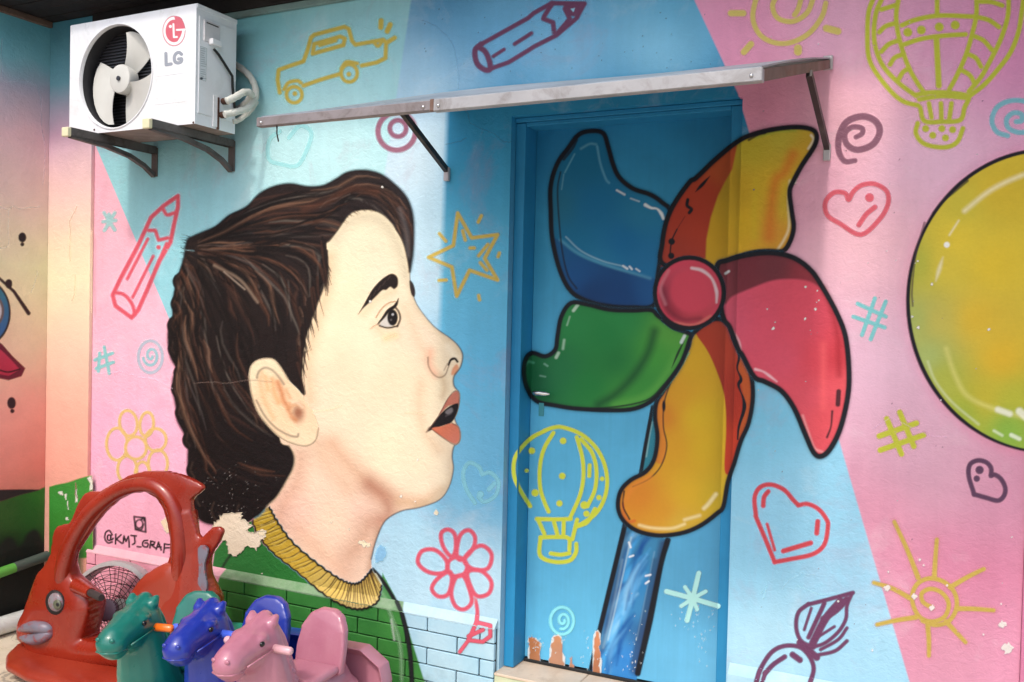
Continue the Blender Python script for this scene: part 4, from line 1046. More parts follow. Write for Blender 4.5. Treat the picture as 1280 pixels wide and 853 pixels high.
# --- big yellow balloon outline
O = (194, 198, 64); w = 6.0
ly = [stroke(t(p), w, O) for p in ([(575, -40), (560, 0), (540, 60), (535, 160), (540, 260), (570, 330), (640, 420), (700, 470), (770, 490)], [(1262, -30), (1250, 60), (1235, 150), (1200, 240), (1150, 310), (1080, 390), (1010, 445)],
      [(615, -40), (600, 0), (575, 60), (565, 150), (575, 230), (610, 310), (680, 385), (760, 445)], [(1190, -20), (1185, 80), (1150, 190), (1100, 290), (1060, 360), (1005, 425)], [(682, -20), (668, 80), (685, 190), (725, 310), (770, 390), (802, 435)],
      [(1040, -20), (1040, 70), (1020, 160), (990, 260), (950, 350), (915, 415)], [(600, 45), (665, 25)], [(590, 150), (620, 122), (668, 108)], [(600, 240), (635, 205), (682, 188)], [(640, 300), (662, 268), (702, 252)], [(682, 365), (700, 335), (728, 318)],
      [(1060, 8), (1110, 10), (1160, 26)], [(1055, 82), (1100, 95), (1145, 126)], [(1035, 170), (1075, 190), (1112, 232)], [(1010, 255), (1040, 272), (1062, 310)], [(975, 328), (1010, 350), (1032, 388)], [(858, -20), (858, 70)], [(695, 118), (760, 92), (870, 73), (1030, 78)],
      [(705, 207), (780, 182), (880, 167), (990, 160)], [(765, 440), (820, 430), (900, 430), (1000, 447), (985, 500), (965, 557), (880, 565), (800, 562), (780, 500)], [(775, 462), (880, 446), (1000, 455)], [(820, 480), (832, 545)], [(876, 480), (878, 550)], [(925, 480), (915, 550)],
      [(768, 572), (760, 620), (800, 668), (890, 684), (950, 660), (978, 596)])]
ly += [stroke(t([(855, 182), (866, 398)]), 7.5, O)] + [blob(*t([p])[0], 5.6, O) for p in ((722, 150), (785, 140), (868, 126), (942, 117))] + [blob(*t([p])[0], 4.4, O) for p in ((805, 597), (838, 628), (880, 597), (930, 602), (897, 640))]
on('painted_balloon', halo(ly, (206, 150, 150), 4, 0.4), 'large yellow outline hot-air balloon in the upper right')
# --- plum spiral, red heart, hash marks, ball-side marks
ly = [stroke(t([(478, 745), (430, 748), (402, 700), (405, 630), (440, 565), (510, 540), (570, 560), (592, 610), (560, 670), (490, 695), (440, 670), (430, 620), (465, 590), (510, 595), (510, 620), (482, 636)]), 8.4, (144, 98, 118), 1.6, taper=(0.7, 1, 1, .95, .8, .7))]
on('painted_spiral', ly, 'dusky plum spiral right of the awning bracket')
ly = [stroke(t([(1185, 630), (1135, 612), (1112, 560), (1135, 500), (1190, 470), (1250, 468), (1300, 490), (1318, 540), (1300, 600), (1240, 615), (1190, 595), (1180, 555), (1210, 525), (1248, 530), (1250, 560), (1225, 565)]), 6.5, (132, 190, 204), 2.4)]
on('painted_spiral', ly, 'mint spiral at the right edge under the balloon')
t = lambda p: T(940, 210, p); H = (222, 100, 116)
ly = [stroke(t([(448, 148), (432, 118), (380, 115), (340, 160), (350, 220), (410, 260), (505, 310), (590, 240), (630, 170), (625, 110), (570, 75), (510, 80), (470, 110)]), 6.2, H, closed=True), blob(*t([(545, 138)])[0], 5.6, H), stroke(t([(570, 182), (530, 215), (495, 265)]), 6.4, H)]
on('painted_heart', ly, 'coral outline heart on the pale pink strip')
on('painted_hash', [stroke(t(p), 5.2, (128, 204, 208), 1.6) for p in ([(570, 605), (510, 775)], [(620, 620), (550, 795)], [(490, 630), (620, 690)], [(470, 690), (615, 740)])], 'mint hash mark beside the pink pinwheel blade')
t = lambda p: T(940, 420, p)
on('painted_hash', halo([stroke(t(p), 7.0, (198, 200, 66), 1.4) for p in ([(625, 385), (693, 548)], [(685, 355), (750, 512)], [(590, 465), (762, 405)], [(595, 530), (795, 460)])], (190, 150, 130), 3, 0.5), 'yellow hash mark below the big yellow ball')
D2 = (92, 62, 88)
on('painted_heart', [stroke(t([(1108, 648), (1108, 612), (1085, 586), (1045, 578), (1010, 598), (1005, 650), (1030, 735)]), 6.0, D2), stroke(t([(1030, 735), (1090, 752), (1140, 764), (1168, 742), (1174, 705), (1155, 665), (1128, 645), (1108, 648)]), 6.0, D2), blob(*t([(1055, 622)])[0], 5.2, D2), blob(*t([(1042, 662)])[0], 4, D2)], 'small dark plum heart below the yellow ball')
H2 = (204, 72, 82)
a = t([(15, 745), (38, 702), (90, 690), (150, 715), (190, 760), (215, 785), (260, 780), (310, 805), (345, 850)]); b2 = T(940, 623, [(352, 130), (335, 215), (280, 260), (180, 282), (105, 296), (62, 190), (20, 90), (4, 15)])
ly = [stroke(T(940, 420, [(215, 785), (190, 760), (150, 715), (90, 690), (38, 702), (12, 750), (18, 830)]) + T(940, 623, [(20, 90), (62, 190), (105, 296)]), 5.8, H2), stroke(T(940, 623, [(105, 296), (180, 282), (280, 260), (335, 215), (352, 130)]) + T(940, 420, [(345, 850), (310, 805), (260, 780), (215, 785)]), 5.8, H2), stroke(t([(75, 722), (56, 748), (52, 788)]), 6.0, H2)] + [stroke(T(940, 623, p), ww, H2) for p, ww in (([(70, 120), (105, 240)], 4), ([(145, 245), (272, 207)], 6.4), ([(305, 108), (300, 162)], 6.4))]
on('painted_heart', ly, 'large red outline heart just right of the door')
t = lambda p: T(940, 623, p); S2 = (192, 164, 78)
ly = [stroke(t([(835, 508), (792, 480), (788, 440), (830, 420), (882, 440), (912, 490), (892, 550), (830, 572), (772, 545), (742, 470), (762, 402), (820, 372), (890, 388), (940, 440), (948, 510), (912, 570), (850, 588), (790, 568)]), 5.6, S2, 1.8)]
ly += [stroke(t(p), 6.4, S2, 2.2, taper=(1, .9, .8)) for p in ([(770, 368), (720, 240), (660, 110)], [(845, 368), (850, 280), (857, 192)], [(920, 412), (1000, 365), (1075, 328)], [(950, 512), (1030, 513), (1120, 520)], [(900, 572), (945, 620), (990, 668)], [(815, 592), (820, 660), (820, 730)], [(760, 552), (670, 566), (580, 586)], [(730, 462), (650, 418), (565, 392)])]
on('painted_sun', halo(ly, (170, 120, 110), 5, 0.45), 'ochre spiral sun with long rays at lower right')
B = (106, 60, 92)
ly = [stroke(t(p), ww, B) for p, ww in (([(285, 692), (228, 662), (205, 600), (215, 530), (262, 490)], 5.6), ([(262, 492), (350, 470), (468, 438)], 5.6), ([(462, 445), (440, 500), (435, 560), (400, 620), (340, 670), (285, 690)], 5), ([(275, 510), (242, 610)], 4), ([(335, 488), (262, 645)], 6),
      ([(410, 478), (340, 560), (282, 672)], 10), ([(440, 468), (390, 520), (330, 560)], 8), ([(382, 595), (335, 625), (296, 650)], 4), ([(440, 602), (400, 655), (318, 702)], 4.6), ([(440, 662), (385, 708), (300, 728)], 5), ([(18, 860), (40, 790), (90, 715), (150, 685), (220, 690), (265, 732), (286, 790), (268, 860)], 6),
      ([(60, 812), (100, 770), (152, 735)], 6.4), ([(222, 668), (300, 738)], 9), ([(188, 725), (222, 750)], 8), ([(45, 860), (60, 815)], 5))]
zw = lambda pl: (lambda U, V: pl.at(U.ravel(), V.ravel())[:, 2].reshape(U.shape))
P_RCAP = Plane((0, -0.030, 0.190), (0, -0.0325, 0.029))
on('painted_brush', ly, 'plum outline paintbrush at the bottom right of the door', keep=lambda U, V: zw(P_WALL)(U, V) > 0.219)
on('painted_brush', ly, 'plum paintbrush handle on the plinth cap', off=0.001, plane=P_RCAP, keep=lambda U, V: (zw(P_RCAP)(U, V) < 0.2235) & (zw(P_RCAP)(U, V) > 0.189))
on('painted_brush', ly, 'plum paintbrush handle on the plinth', off=0.001, plane=P_PLINTH, keep=lambda U, V: zw(P_PLINTH)(U, V) < 0.191)
# --- red flower between the boy and the door (runs down over the plinth)
t = lambda p: T(320, 623, p); RF = (212, 88, 108)
ly = [stroke(t(p), 5.4, RF, closed=True) for p in ([(905, 270), (868, 225), (858, 165), (890, 145), (922, 170), (925, 240)], [(930, 262), (945, 175), (985, 148), (1015, 180), (1005, 235), (955, 285)], [(965, 290), (1000, 240), (1050, 220), (1092, 260), (1075, 325), (1010, 330)],
      [(980, 345), (1040, 335), (1090, 385), (1080, 440), (1030, 455), (1000, 420)], [(925, 370), (905, 440), (925, 500), (965, 515), (1000, 480), (985, 410), (960, 360)], [(895, 340), (840, 375), (815, 420), (845, 455), (890, 445), (908, 380)], [(880, 285), (830, 240), (770, 245), (750, 295), (785, 335), (840, 350), (885, 335)])]
ly += [ring(*t([(932, 318)])[0], 12.5, 12, 5.2, RF)]
stem = [stroke(t([(1012, 450), (1026, 520), (1022, 578)]), 5, RF), stroke(t([(1022, 575), (1086, 590), (1086, 640), (1050, 666), (985, 658)]), 5, RF, closed=True, smooth=False), stroke(t([(985, 658), (945, 712)]), 4.6, RF), stroke(t([(985, 640), (1052, 610)]), 5, RF)]
PTOP = lambda U: 779.4 - (624.6 - U) * 0.1904           # photo line of the plinth's upper edge
fl_ = on('painted_flower', halo(ly, (180, 170, 190), 3, 0.25), 'red outline flower between the boy and the door', keep=lambda U, V: V < PTOP(U) + 3)
def brick_face(U, V):
    P = P_PLINTH.at(U.ravel(), V.ravel()).reshape(U.shape + (3,)); return (P[..., 2] < 0.190) & (P[..., 0] < PX1)
def cap_face(U, V):
    P = P_CAP.at(U.ravel(), V.ravel()).reshape(U.shape + (3,)); return (P[..., 2] < 0.2262) & (P[..., 2] > 0.1905) & (P[..., 0] < PX1)
def joints(U, V):
    """brick faces only: paint does not bridge the open joints"""
    P = P_PLINTH.at(U.ravel(), V.ravel()).reshape(U.shape + (3,)); x, z = P[..., 0], P[..., 2]
    ok = np.ones(U.shape, bool)
    for k in range(5):
        ok &= np.abs(z - rows[k]) > 0.0036
        offx = -2.516 if k % 2 == 0 else -2.371
        zt = 0.186 if k == 0 else rows[k - 1]
        inr = (z < zt) & (z > rows[k])
        dx = np.abs((x - offx + BP / 2) % BP - BP / 2)
        ok &= ~(inr & (dx < 0.0036))
    return ok & (z < 0.185) & (x < PX1) & (x > PX0)
on('painted_leaf', stem, 'red leaf of the flower drawn over the bricks', off=0.0035, plane=P_PLINTH, parent=plinth, keep=brick_face)
on('painted_stem', stem, 'red flower stem on the cap', off=0.0012, plane=P_CAP, parent=cap, keep=cap_face)
on('painted_stem', stem, 'red flower stem on the wall', off=0.0014, keep=lambda U, V: V < PTOP(U) + 3)
# --- faint heart by the chin
t = lambda p: T(320, 420, p); q = (134, 200, 216)
on('painted_heart', [stroke(t([(1050, 642), (1030, 605), (985, 590), (960, 640), (975, 710), (1015, 775)]), 4.2, q, 2), stroke(t([(1050, 642), (1090, 635), (1125, 680), (1110, 740), (1060, 770), (1032, 748)]), 4.2, q, 2), stroke(t([(1080, 712), (1105, 685)]), 5, q), blob(*t([(1040, 735)])[0], 4, q)], 'faint pale heart by the chin of the painted boy')

# ------------------------------------------------------------------ the painted boy
boy = bpy.data.objects.new('painted_boy', None); COL.objects.link(boy); boy.parent = wall; boy.empty_display_size = 0.1
boy['label'] = 'large painted boy in profile with dark hair and yellow collar'
LINE = (62, 48, 46); SKIN = flat_under((246, 224, 188))
FACE = [(406, 300), (422, 286), (436, 268), (449.4, 262), (465.6, 262), (481.8, 270), (495.3, 286), (506, 308), (512, 336.7), (513, 353), (518.2, 374.5), (527.6, 390.7), (543.8, 409.5), (562.7, 423), (573, 433), (578.3, 444.3), (575.5, 459),
        (567.5, 470.5), (567.3, 482), (573, 490.6), (573.5, 503.6), (568, 520), (571, 531), (574.5, 540), (573.5, 551), (567.5, 558), (565.2, 571), (566.7, 587), (561.3, 608.7), (549.2, 625), (525, 634.4), (503.3, 638.4), (487, 646.5), (478, 656.5), (469.6, 677),
        (464, 699), (464.5, 714), (456, 726), (443, 733), (422.5, 727), (395.5, 708), (365.8, 682), (345, 658), (332, 640), (330, 600), (350, 540), (360, 440), (385, 350)]
skin = grad([(440, 300, (245, 233, 200)), (480, 300, (241, 232, 201)), (430, 360, (250, 233, 198)), (480, 350, (243, 232, 203)), (410, 420, (252, 232, 198)), (460, 430, (252, 232, 200)), (510, 400, (245, 225, 196)), (530, 420, (241, 221, 195)),
             (450, 490, (254, 228, 198)), (500, 480, (254, 233, 201)), (420, 500, (252, 223, 193)), (540, 480, (239, 225, 193)), (480, 560, (252, 230, 196)), (530, 580, (246, 228, 195)), (550, 600, (239, 223, 195)), (430, 560, (248, 218, 188)),
             (400, 600, (245, 211, 185)), (370, 640, (243, 201, 180)), (420, 650, (246, 214, 185)), (440, 690, (234, 199, 174)), (400, 690, (250, 214, 184)), (450, 640, (234, 197, 176)), (520, 615, (245, 221, 192)), (380, 560, (234, 206, 180)), (560, 440, (237, 221, 190))])
fl2 = [fill(FACE, skin, 1.6)]
def shade(pts, w_, c, a, soft): return stroke(pts, w_ * 1.3, c, soft * 1.25, min(1.0, a * 1.35))
def air(pts, w_, c, a, soft): return stroke(pts, w_, c, soft, a, clip=in_face)
FPOLY = cr(FACE, True, 2); in_face = lambda U, V: inside(U, V, FPOLY).astype(float)
fl2 += [air([(420, 300), (440, 276), (466, 272), (486, 286), (500, 315), (508, 345)], 8, (198, 184, 156), .75, 30), air([(414, 320), (408, 365), (396, 405), (386, 450), (388, 500)], 8, (214, 172, 126), .65, 30), air([(440, 300), (470, 310), (480, 340)], 26, (232, 222, 194), .5, 50),
        air([(430, 470), (460, 490), (500, 470)], 40, (255, 214, 180), .6, 80), air([(415, 555), (440, 585), (470, 610), (500, 626), (530, 632)], 10, (196, 140, 106), .75, 40), air([(462, 606), (480, 622), (486, 640), (476, 652)], 16, (166, 100, 76), .8, 34), air([(500, 628), (530, 626), (550, 612)], 5, (214, 176, 138), .7, 22),
        air([(396, 556), (408, 580), (436, 612)], 10, (206, 160, 124), .5, 36), air([(345, 655), (358, 625), (372, 600), (376, 570)], 12, (204, 146, 118), .6, 36), air([(436, 694), (450, 680), (460, 655)], 16, (184, 128, 98), .6, 40), air([(462, 712), (466, 690), (474, 664)], 4, (158, 112, 86), .8, 16), air([(372, 660), (400, 690), (430, 715)], 10, (226, 166, 132), .5, 34),
        air([(567, 566), (565, 590), (558, 610), (544, 626), (520, 633)], 5, (188, 164, 130), .7, 20), air([(513, 356), (520, 382), (540, 408), (562, 426), (574, 440)], 4, (206, 186, 152), .7, 16), air([(506, 385), (520, 420), (532, 444)], 6, (222, 190, 152), .5, 24), air([(538, 440), (537, 456), (544, 468)], 6, (236, 162, 130), .75, 18),
        air([(526, 480), (524, 510), (530, 540), (548, 562)], 6, (222, 184, 146), .6, 26), air([(552, 470), (556, 484), (553, 496)], 6, (206, 178, 140), .7, 12), air([(470, 408), (478, 416), (496, 420)], 6, (226, 192, 152), .6, 18), air([(455, 392), (470, 376), (492, 364)], 6, (230, 200, 156), .6, 18), air([(560, 434), (569, 446)], 6, (250, 240, 216), .7, 12), air([(545, 580), (552, 596)], 12, (250, 236, 204), .6, 22)]
t = lambda p: T(320, 420, p)
# nose wing, nostril
fl2 += [stroke(t([(797, 100), (800, 140), (820, 175), (848, 193), (876, 182), (890, 150), (900, 122)]), 1.6, (120, 88, 70), 2.2, 0.75), fill(t([(905, 180), (912, 150), (930, 132), (940, 150), (925, 178)]), (222, 150, 110), 3, 0.9), stroke(t([(892, 135), (903, 112), (922, 106), (934, 120)]), 3.4, (30, 24, 24), 1.4, taper=(0.6, 1, .8)),
        stroke(t([(872, 160), (888, 128)]), 1.2, (150, 110, 90), 2, 0.7)]
# far brow
fl2 += [fill(T(320, 210, [(712, 522), (728, 535), (738, 570), (735, 598), (722, 590), (714, 560)]), (44, 34, 36), 1.4)]
# profile line
prof_pts = FACE[8:36]
fl2 += [stroke(prof_pts, 1.8, LINE, 2.4, 0.8, taper=(.5, .7, 1, 1, .8, 1, .7, 1, 1))]
face = on('face', fl2, 'cream painted face and neck in profile', off=0.0012, parent=boy)
# collar
t = lambda p: T(320, 623, p)
cin = cr(t([(62, 42), (100, 110), (170, 205), (280, 300), (380, 370), (440, 396), (482, 390), (522, 350), (538, 330)]), False, 10)
cout = cr(t([(-30, 55), (0, 150), (70, 245), (188, 340), (318, 447), (420, 503), (497, 512), (562, 480), (584, 405)]), False, 10)
cpoly = np.vstack([cin, cout[::-1]])
cl = [fill(cpoly, grad([(335, 650, (190, 158, 48)), (380, 700, (206, 168, 56)), (430, 735, (204, 168, 62)), (465, 735, (198, 160, 62)), (440, 752, (212, 190, 130)), (410, 738, (206, 178, 96)), (470, 752, (214, 192, 132))]), 1.2, smooth=False)]
for i in range(44):
    f = (i + 0.5 + rng.uniform(-.2, .2)) / 44; pi_ = cin[int(f * (len(cin) - 1))]; po = cout[int(f * (len(cout) - 1))]
    md_ = (pi_ + po) / 2 + np.array([rng.uniform(-1, 1), rng.uniform(0, 2.2)])
    cl.append(stroke([pi_, md_, po * 0.93 + pi_ * 0.07], rng.uniform(1.0, 1.9), (72, 50, 26), 1.2, 0.85, taper=(1.2, 1, .5)))
    cl.append(stroke([pi_ * .8 + po * .2 + (2.4, 0.4), md_ + (2.4, .4), po * .8 + pi_ * .2 + (2.4, .4)], 1.4, (230, 206, 110), 2.0, 0.5))
def wavy(p, amp, n):
    p = np.asarray(p); d = np.gradient(p, axis=0); d /= np.linalg.norm(d, axis=1)[:, None] + 1e-9
    return p + np.stack([-d[:, 1], d[:, 0]], 1) * (amp * np.sin(np.linspace(0, n * 2 * PI, len(p))))[:, None]
cl += [stroke(wavy(cin, 0.9, 24), 2.6, (34, 28, 24), 1.2, smooth=False), stroke(wavy(cout, 0.8, 26), 2.4, (34, 30, 26), 1.2, smooth=False)]
collar = on('collar', cl, 'yellow ribbed knitted collar', off=0.0018, parent=boy, keep=lambda U, V: V < PTOP(U) + 3)
on('collar_edge', cl, 'paler lower edge of the ribbed collar on the cap', off=0.0018, plane=P_CAP, parent=cap, keep=cap_face)
on('collar_edge', cl, 'lower edge of the ribbed collar on the bricks', off=0.0042, plane=P_PLINTH, parent=plinth, keep=brick_face)
# shirt above the plinth
sh = [fill([(268, 690), (300, 648), (322, 640)] + [tuple(p) for p in cout[::6]] + [(478, 716), (493, 744), (503, 768), (510, 800), (262, 800), (262, 735)], grad([(300, 720, (50, 124, 58)), (360, 700, (44, 118, 52)), (400, 735, (48, 124, 48)), (470, 770, (60, 134, 60)), (490, 750, (86, 150, 90)), (280, 740, (52, 120, 60))]), 1.6, smooth=False),
      stroke([(466, 712), (478, 726), (492, 748), (503, 770), (510, 800)], 5.2, (30, 32, 34), 2.2), stroke([(489, 690 + 8), (280, 706), (262, 740)], 0.1, (30, 30, 30), 1, 0.0), stroke([(292, 690), (280, 706), (266, 738)], 3.4, (34, 30, 32), 3, 0.8), stroke([(474, 736), (488, 758), (494, 775)], 3, (150, 190, 150), 5, 0.5)]
shirt = on('shirt', sh, 'green painted shirt', off=0.0008, parent=boy, keep=lambda U, V: V < PTOP(U) + 3)
# shirt outline carried over cap and bricks
ol = [stroke([(496, 744), (503, 770), (509, 795), (513, 822), (515, 856)], 5.4, (30, 32, 34), 2.2), stroke([(486, 762), (496, 790), (501, 815), (502, 850)], 4.0, (150, 196, 150), 5, 0.55), stroke([(489, 775), (493, 800)], 2.0, (215, 232, 215), 4, 0.6)]
on('shirt_outline', ol, 'black outline of the painted shirt on the bricks', off=0.0034, plane=P_PLINTH, parent=plinth, keep=brick_face)
on('shirt_outline', [stroke([(496, 752), (503, 770), (507, 785)], 5.2, (40, 44, 46), 2.2, 0.85)], 'black outline of the shirt on the cap', off=0.0012, plane=P_CAP, parent=cap, keep=cap_face)
# ear
t = lambda p: T(320, 420, p)
EAR = [(311.4, 471), (314, 457.7), (323.6, 450), (340, 449), (349.7, 458), (360.4, 475), (374, 489), (382, 502), (392.8, 518), (398, 536), (394, 550.8), (382, 557.5), (363, 553.5), (347, 544), (330, 526), (321, 512), (314.5, 492)]
el = [fill(EAR, grad([(318, 470, (238, 222, 186)), (335, 456, (240, 224, 188)), (345, 500, (246, 208, 166)), (360, 520, (246, 206, 164)), (330, 500, (246, 210, 168)), (375, 545, (240, 220, 184)), (385, 520, (240, 206, 170)), (372, 500, (244, 208, 172)), (330, 515, (236, 220, 184))]), 1.6),
      stroke(t([(28, 170), (20, 220), (40, 300), (80, 380)]), 5, (232, 180, 130), 10, 0.7), stroke(t([(100, 215), (118, 260), (128, 300), (150, 330)]), 6, (206, 122, 66), 9, 0.85), stroke(t([(75, 200), (85, 260), (105, 310)]), 5, (232, 168, 112), 9, 0.8), stroke(t([(45, 190), (55, 250)]), 5, (240, 178, 120), 8, 0.7),
      blob(*t([(196, 358)])[0], 7.0, (150, 88, 62), 12, .9, ry=10), stroke(t([(140, 250), (160, 300), (150, 335), (180, 320), (215, 330)]), 3, (214, 160, 116), 6, .8), stroke(t([(150, 345), (165, 375), (185, 392)]), 4, (206, 130, 80), 8, 0.8), stroke(t([(4, 195), (14, 165), (42, 148), (75, 160), (105, 190), (130, 225)]), 2.6, (128, 112, 96), 3.4, 0.75), stroke(t([(2, 300), (40, 370), (90, 425), (150, 460), (190, 468), (196, 455)]), 2.4, (120, 104, 90), 3, 0.75),
      stroke(EAR[:6], 1.4, (120, 104, 88), 2.0, 0.6), stroke(EAR[9:] + EAR[:1], 1.8, (104, 88, 74), 2.4, 0.6), stroke(t([(160, 300), (190, 310), (215, 330)]), 3, (248, 224, 192), 5, 0.6)]
on('ear', el, 'painted ear', off=0.0030, parent=boy, under=SKIN)
# hair
HAIR = [(512, 340), (514.5, 330), (516.8, 312), (517.2, 277.4), (512.8, 255.8), (503.3, 239.7), (481.8, 220.8), (465.6, 214), (449.4, 212.5), (433.2, 215.4), (419.8, 223.5), (403.6, 231.6), (384.7, 233), (363, 229.4), (341.6, 233), (323.6, 242.4), (307.4, 258.5), (285.8, 269.3), (269.6, 282.8),
        (250.8, 290.9), (236, 298), (231.9, 307), (229.2, 323.2), (221, 350), (215.7, 377.2), (215.7, 398.7), (210.3, 412), (209.8, 428), (213, 447), (220, 461), (216, 473), (215.7, 487.4), (219.7, 509), (221, 525), (229.2, 541.3), (234.6, 554.8), (234.6, 581.8), (238.6, 603.3), (242.7, 622), (243, 641), (253.5, 652.7),
        (270, 656), (300, 652), (322, 645), (336, 630), (346, 620), (358, 600), (366, 584), (367, 570), (361, 558), (350, 549), (352, 500), (356, 478), (366, 484), (381, 494), (377, 470), (378, 450), (382, 423), (390, 399), (398, 377), (404, 361), (409, 340), (410, 322), (406, 306), (412, 301), (422, 288),
        (436, 269), (449, 263), (466, 263), (482, 271), (496, 288), (506, 310)]
hb_ = grad([(300, 350, (30, 22, 21)), (250, 450, (25, 18, 18)), (450, 235, (38, 28, 27)), (380, 280, (36, 26, 25)), (300, 600, (22, 16, 17)), (240, 560, (20, 15, 16)), (505, 280, (34, 29, 31))])
hl = [fill(HAIR, hb_, 2.4)]
for x_, y_, r_ in ((228, 352, 12), (226, 380, 12.5), (223, 407, 14), (223, 436, 13), (227, 466, 10), (227, 486, 13), (231, 516, 12), (241, 550, 13), (247, 588, 14), (254, 624, 14), (275, 640, 17), (305, 640, 14)):
    hl += [blob(x_, y_, r_, hb_, 2.4), stroke([(x_ - r_ * .75, y_ - r_ * .6), (x_ - r_ * .98, y_), (x_ - r_ * .7, y_ + r_ * .66), (x_, y_ + r_ * .95)], 2.2, (14, 10, 12), 2.2, .9), stroke([(x_ - r_ * .45, y_ - r_ * .7), (x_ - r_ * .62, y_), (x_ - r_ * .3, y_ + r_ * .6)], 2.0, (84, 66, 56), 3, .4)]
gd = [cr(g, False, 10) for g in (
    [(515, 300), (508, 255), (482, 226), (448, 219), (415, 233), (370, 238), (320, 255), (270, 288), (238, 306)],
    [(512, 320), (500, 280), (474, 252), (440, 250), (405, 270), (355, 272), (300, 286), (240, 308)],
    [(420, 292), (400, 296), (370, 296), (340, 300), (310, 303), (285, 306), (262, 306), (240, 309)],
    [(392, 396), (402, 360), (404, 325), (385, 308), (350, 308), (310, 310), (275, 310), (242, 310)],
    [(380, 480), (376, 440), (378, 400), (368, 360), (340, 330), (300, 318), (265, 314), (240, 312)],
    [(330, 455), (338, 420), (330, 385), (315, 355), (295, 335), (275, 324), (255, 318), (238, 314)],
    [(320, 530), (306, 490), (298, 450), (288, 410), (275, 370), (260, 340), (246, 325), (234, 318)],
    [(360, 560), (320, 545), (280, 510), (260, 460), (248, 410), (240, 370), (234, 340), (230, 325)],
    [(362, 590), (320, 585), (270, 560), (244, 510), (232, 460), (226, 410), (222, 370), (226, 340)],
    [(330, 634), (290, 630), (258, 600), (240, 555), (226, 500), (220, 450), (216, 410), (220, 370)])]
gd = [g[np.linspace(0, len(g) - 1, 60).astype(int)] for g in gd]
browns = [(84, 54, 40), (72, 47, 38), (98, 66, 50), (64, 43, 36), (116, 86, 68), (90, 56, 40)]
greys = [(150, 140, 130), (172, 160, 146), (120, 112, 108), (140, 120, 104)]
hr = random.Random(5)
HP = cr(HAIR, True, 2)
in_hair = lambda U, V: inside(U, V, HP).astype(float)
def strand(a0, ln, gi):
    i = int(gi); f = gi - i; a1 = min(a0 + ln, 1.0)
    q = (gd[i] * (1 - f) + gd[i + 1] * f)[int(a0 * 59):int(a1 * 59) + 1]
    return q if len(q) > 3 else None
def thin(q): return q[::3] if len(q) > 9 else q
for k in range(620):
    gi = hr.uniform(0, len(gd) - 1.001); q = strand(hr.uniform(0, 0.85), hr.uniform(0.12, 0.40), gi)
    if q is None: continue
    n_ = np.linspace(0, 1, len(q)); bend = hr.uniform(-5, 5) * np.sin(n_ * PI) + hr.uniform(-3, 3) + hr.uniform(2, 5) * np.sin(n_ * 2 * PI + hr.choice((0.3, 0.6, 3.4)))
    q = thin(q + np.stack([bend, bend * hr.uniform(-.4, .6)], 1)); r = hr.random(); low = q[:, 1].mean() > 530
    if r < 0.24 and not (low and hr.random() < .6):
        c_ = hr.choice(browns); w_ = hr.uniform(2.8, 6.4); a_ = hr.uniform(0.14, 0.44)
        hl.append(stroke(q, w_, c_, 3.6, a_, smooth=False, taper='lens', clip=in_hair))
        hl.append(stroke(q + (0.4, -0.5), w_ * .3, tuple(min(255, int(v * 1.3)) for v in c_), 1.8, a_ * .8, smooth=False, taper='lens', clip=in_hair))
    elif r < 0.34 and not low: hl.append(stroke(q, hr.uniform(1.4, 3.4), hr.choice(greys), 3.4, hr.uniform(0.08, 0.28), smooth=False, taper='lens', clip=in_hair))
    else: hl.append(stroke(q, hr.uniform(1.8, 4.6), (16, 11, 11), 2.2, hr.uniform(0.5, 0.95), smooth=False, taper='lens', clip=in_hair))
# loose tips at the crown and sideburn, dark rim
for k in range(16):
    y0 = 296 + k * 2.2; hl.append(stroke([(246, y0 + 6), (236, y0), (228 - hr.uniform(0, 5), y0 - 3 + hr.uniform(-3, 3))], 2.2, (30, 22, 22), 1.4, 0.9, taper='end'))
for k in range(7):
    x0 = 357 + k * 3.4; hl.append(stroke([(x0 + 4, 440), (x0 + 2, 465), (x0 + hr.uniform(2, 6), 480 + k * 2.2)], 2.6, (32, 22, 20), 1.4, 0.9, taper='end'))
for k in range(46):
    f_ = hr.random(); e0 = np.array([(409, 318), (410, 340), (404, 363), (397, 380), (389, 402), (382, 425), (378, 452), (379, 480)]); i_ = f_ * 6.99; e = e0[int(i_)] * (1 - i_ % 1) + e0[int(i_) + 1] * (i_ % 1)
    ln = hr.uniform(20, 46); hl.append(stroke([e + (-3 + hr.uniform(-4, 1), -ln * .6), e + (-2.5, 0), e + (hr.uniform(-3, 5), ln * .62)], hr.uniform(2.6, 5.6), hr.choice(((24, 17, 17), (30, 20, 18), (60, 38, 30))), 1.6, .9, taper='end'))
for k in range(14):
    x0 = hr.uniform(318, 352); hl.append(stroke([(x0 + 6, 420), (x0 + 3, 440), (x0 + hr.uniform(-3, 4), 452 + hr.uniform(-4, 6) + max(0, x0 - 335) * .7)], hr.uniform(2, 3.6), (26, 18, 18), 1.6, .9, taper='end'))
for k in range(30):
    f_ = hr.random(); x0 = 418 + 92 * f_; y0 = np.interp(x0, [418, 436, 449, 466, 482, 496, 506, 512], [291, 269, 263, 263, 271, 288, 310, 338]); hl.append(stroke([(x0 - 6, y0 - 12), (x0, y0 - 3), (x0 + hr.uniform(2, 8), y0 + hr.uniform(0, 3))], 2.2, (34, 24, 24), 2, .7, taper='end', clip=None))
hl.append(stroke([(470, 240), (440, 236), (410, 252), (380, 262)], 8, (104, 60, 40), 10, .35)); hl.append(stroke([(500, 262), (508, 290), (510, 320)], 5, (120, 112, 112), 8, .4)); hl.append(stroke([(268, 332), (300, 350), (322, 378)], 3, (176, 150, 128), 4, .45)); hl.append(stroke([(280, 340), (306, 362)], 1.6, (200, 180, 160), 2, .5))
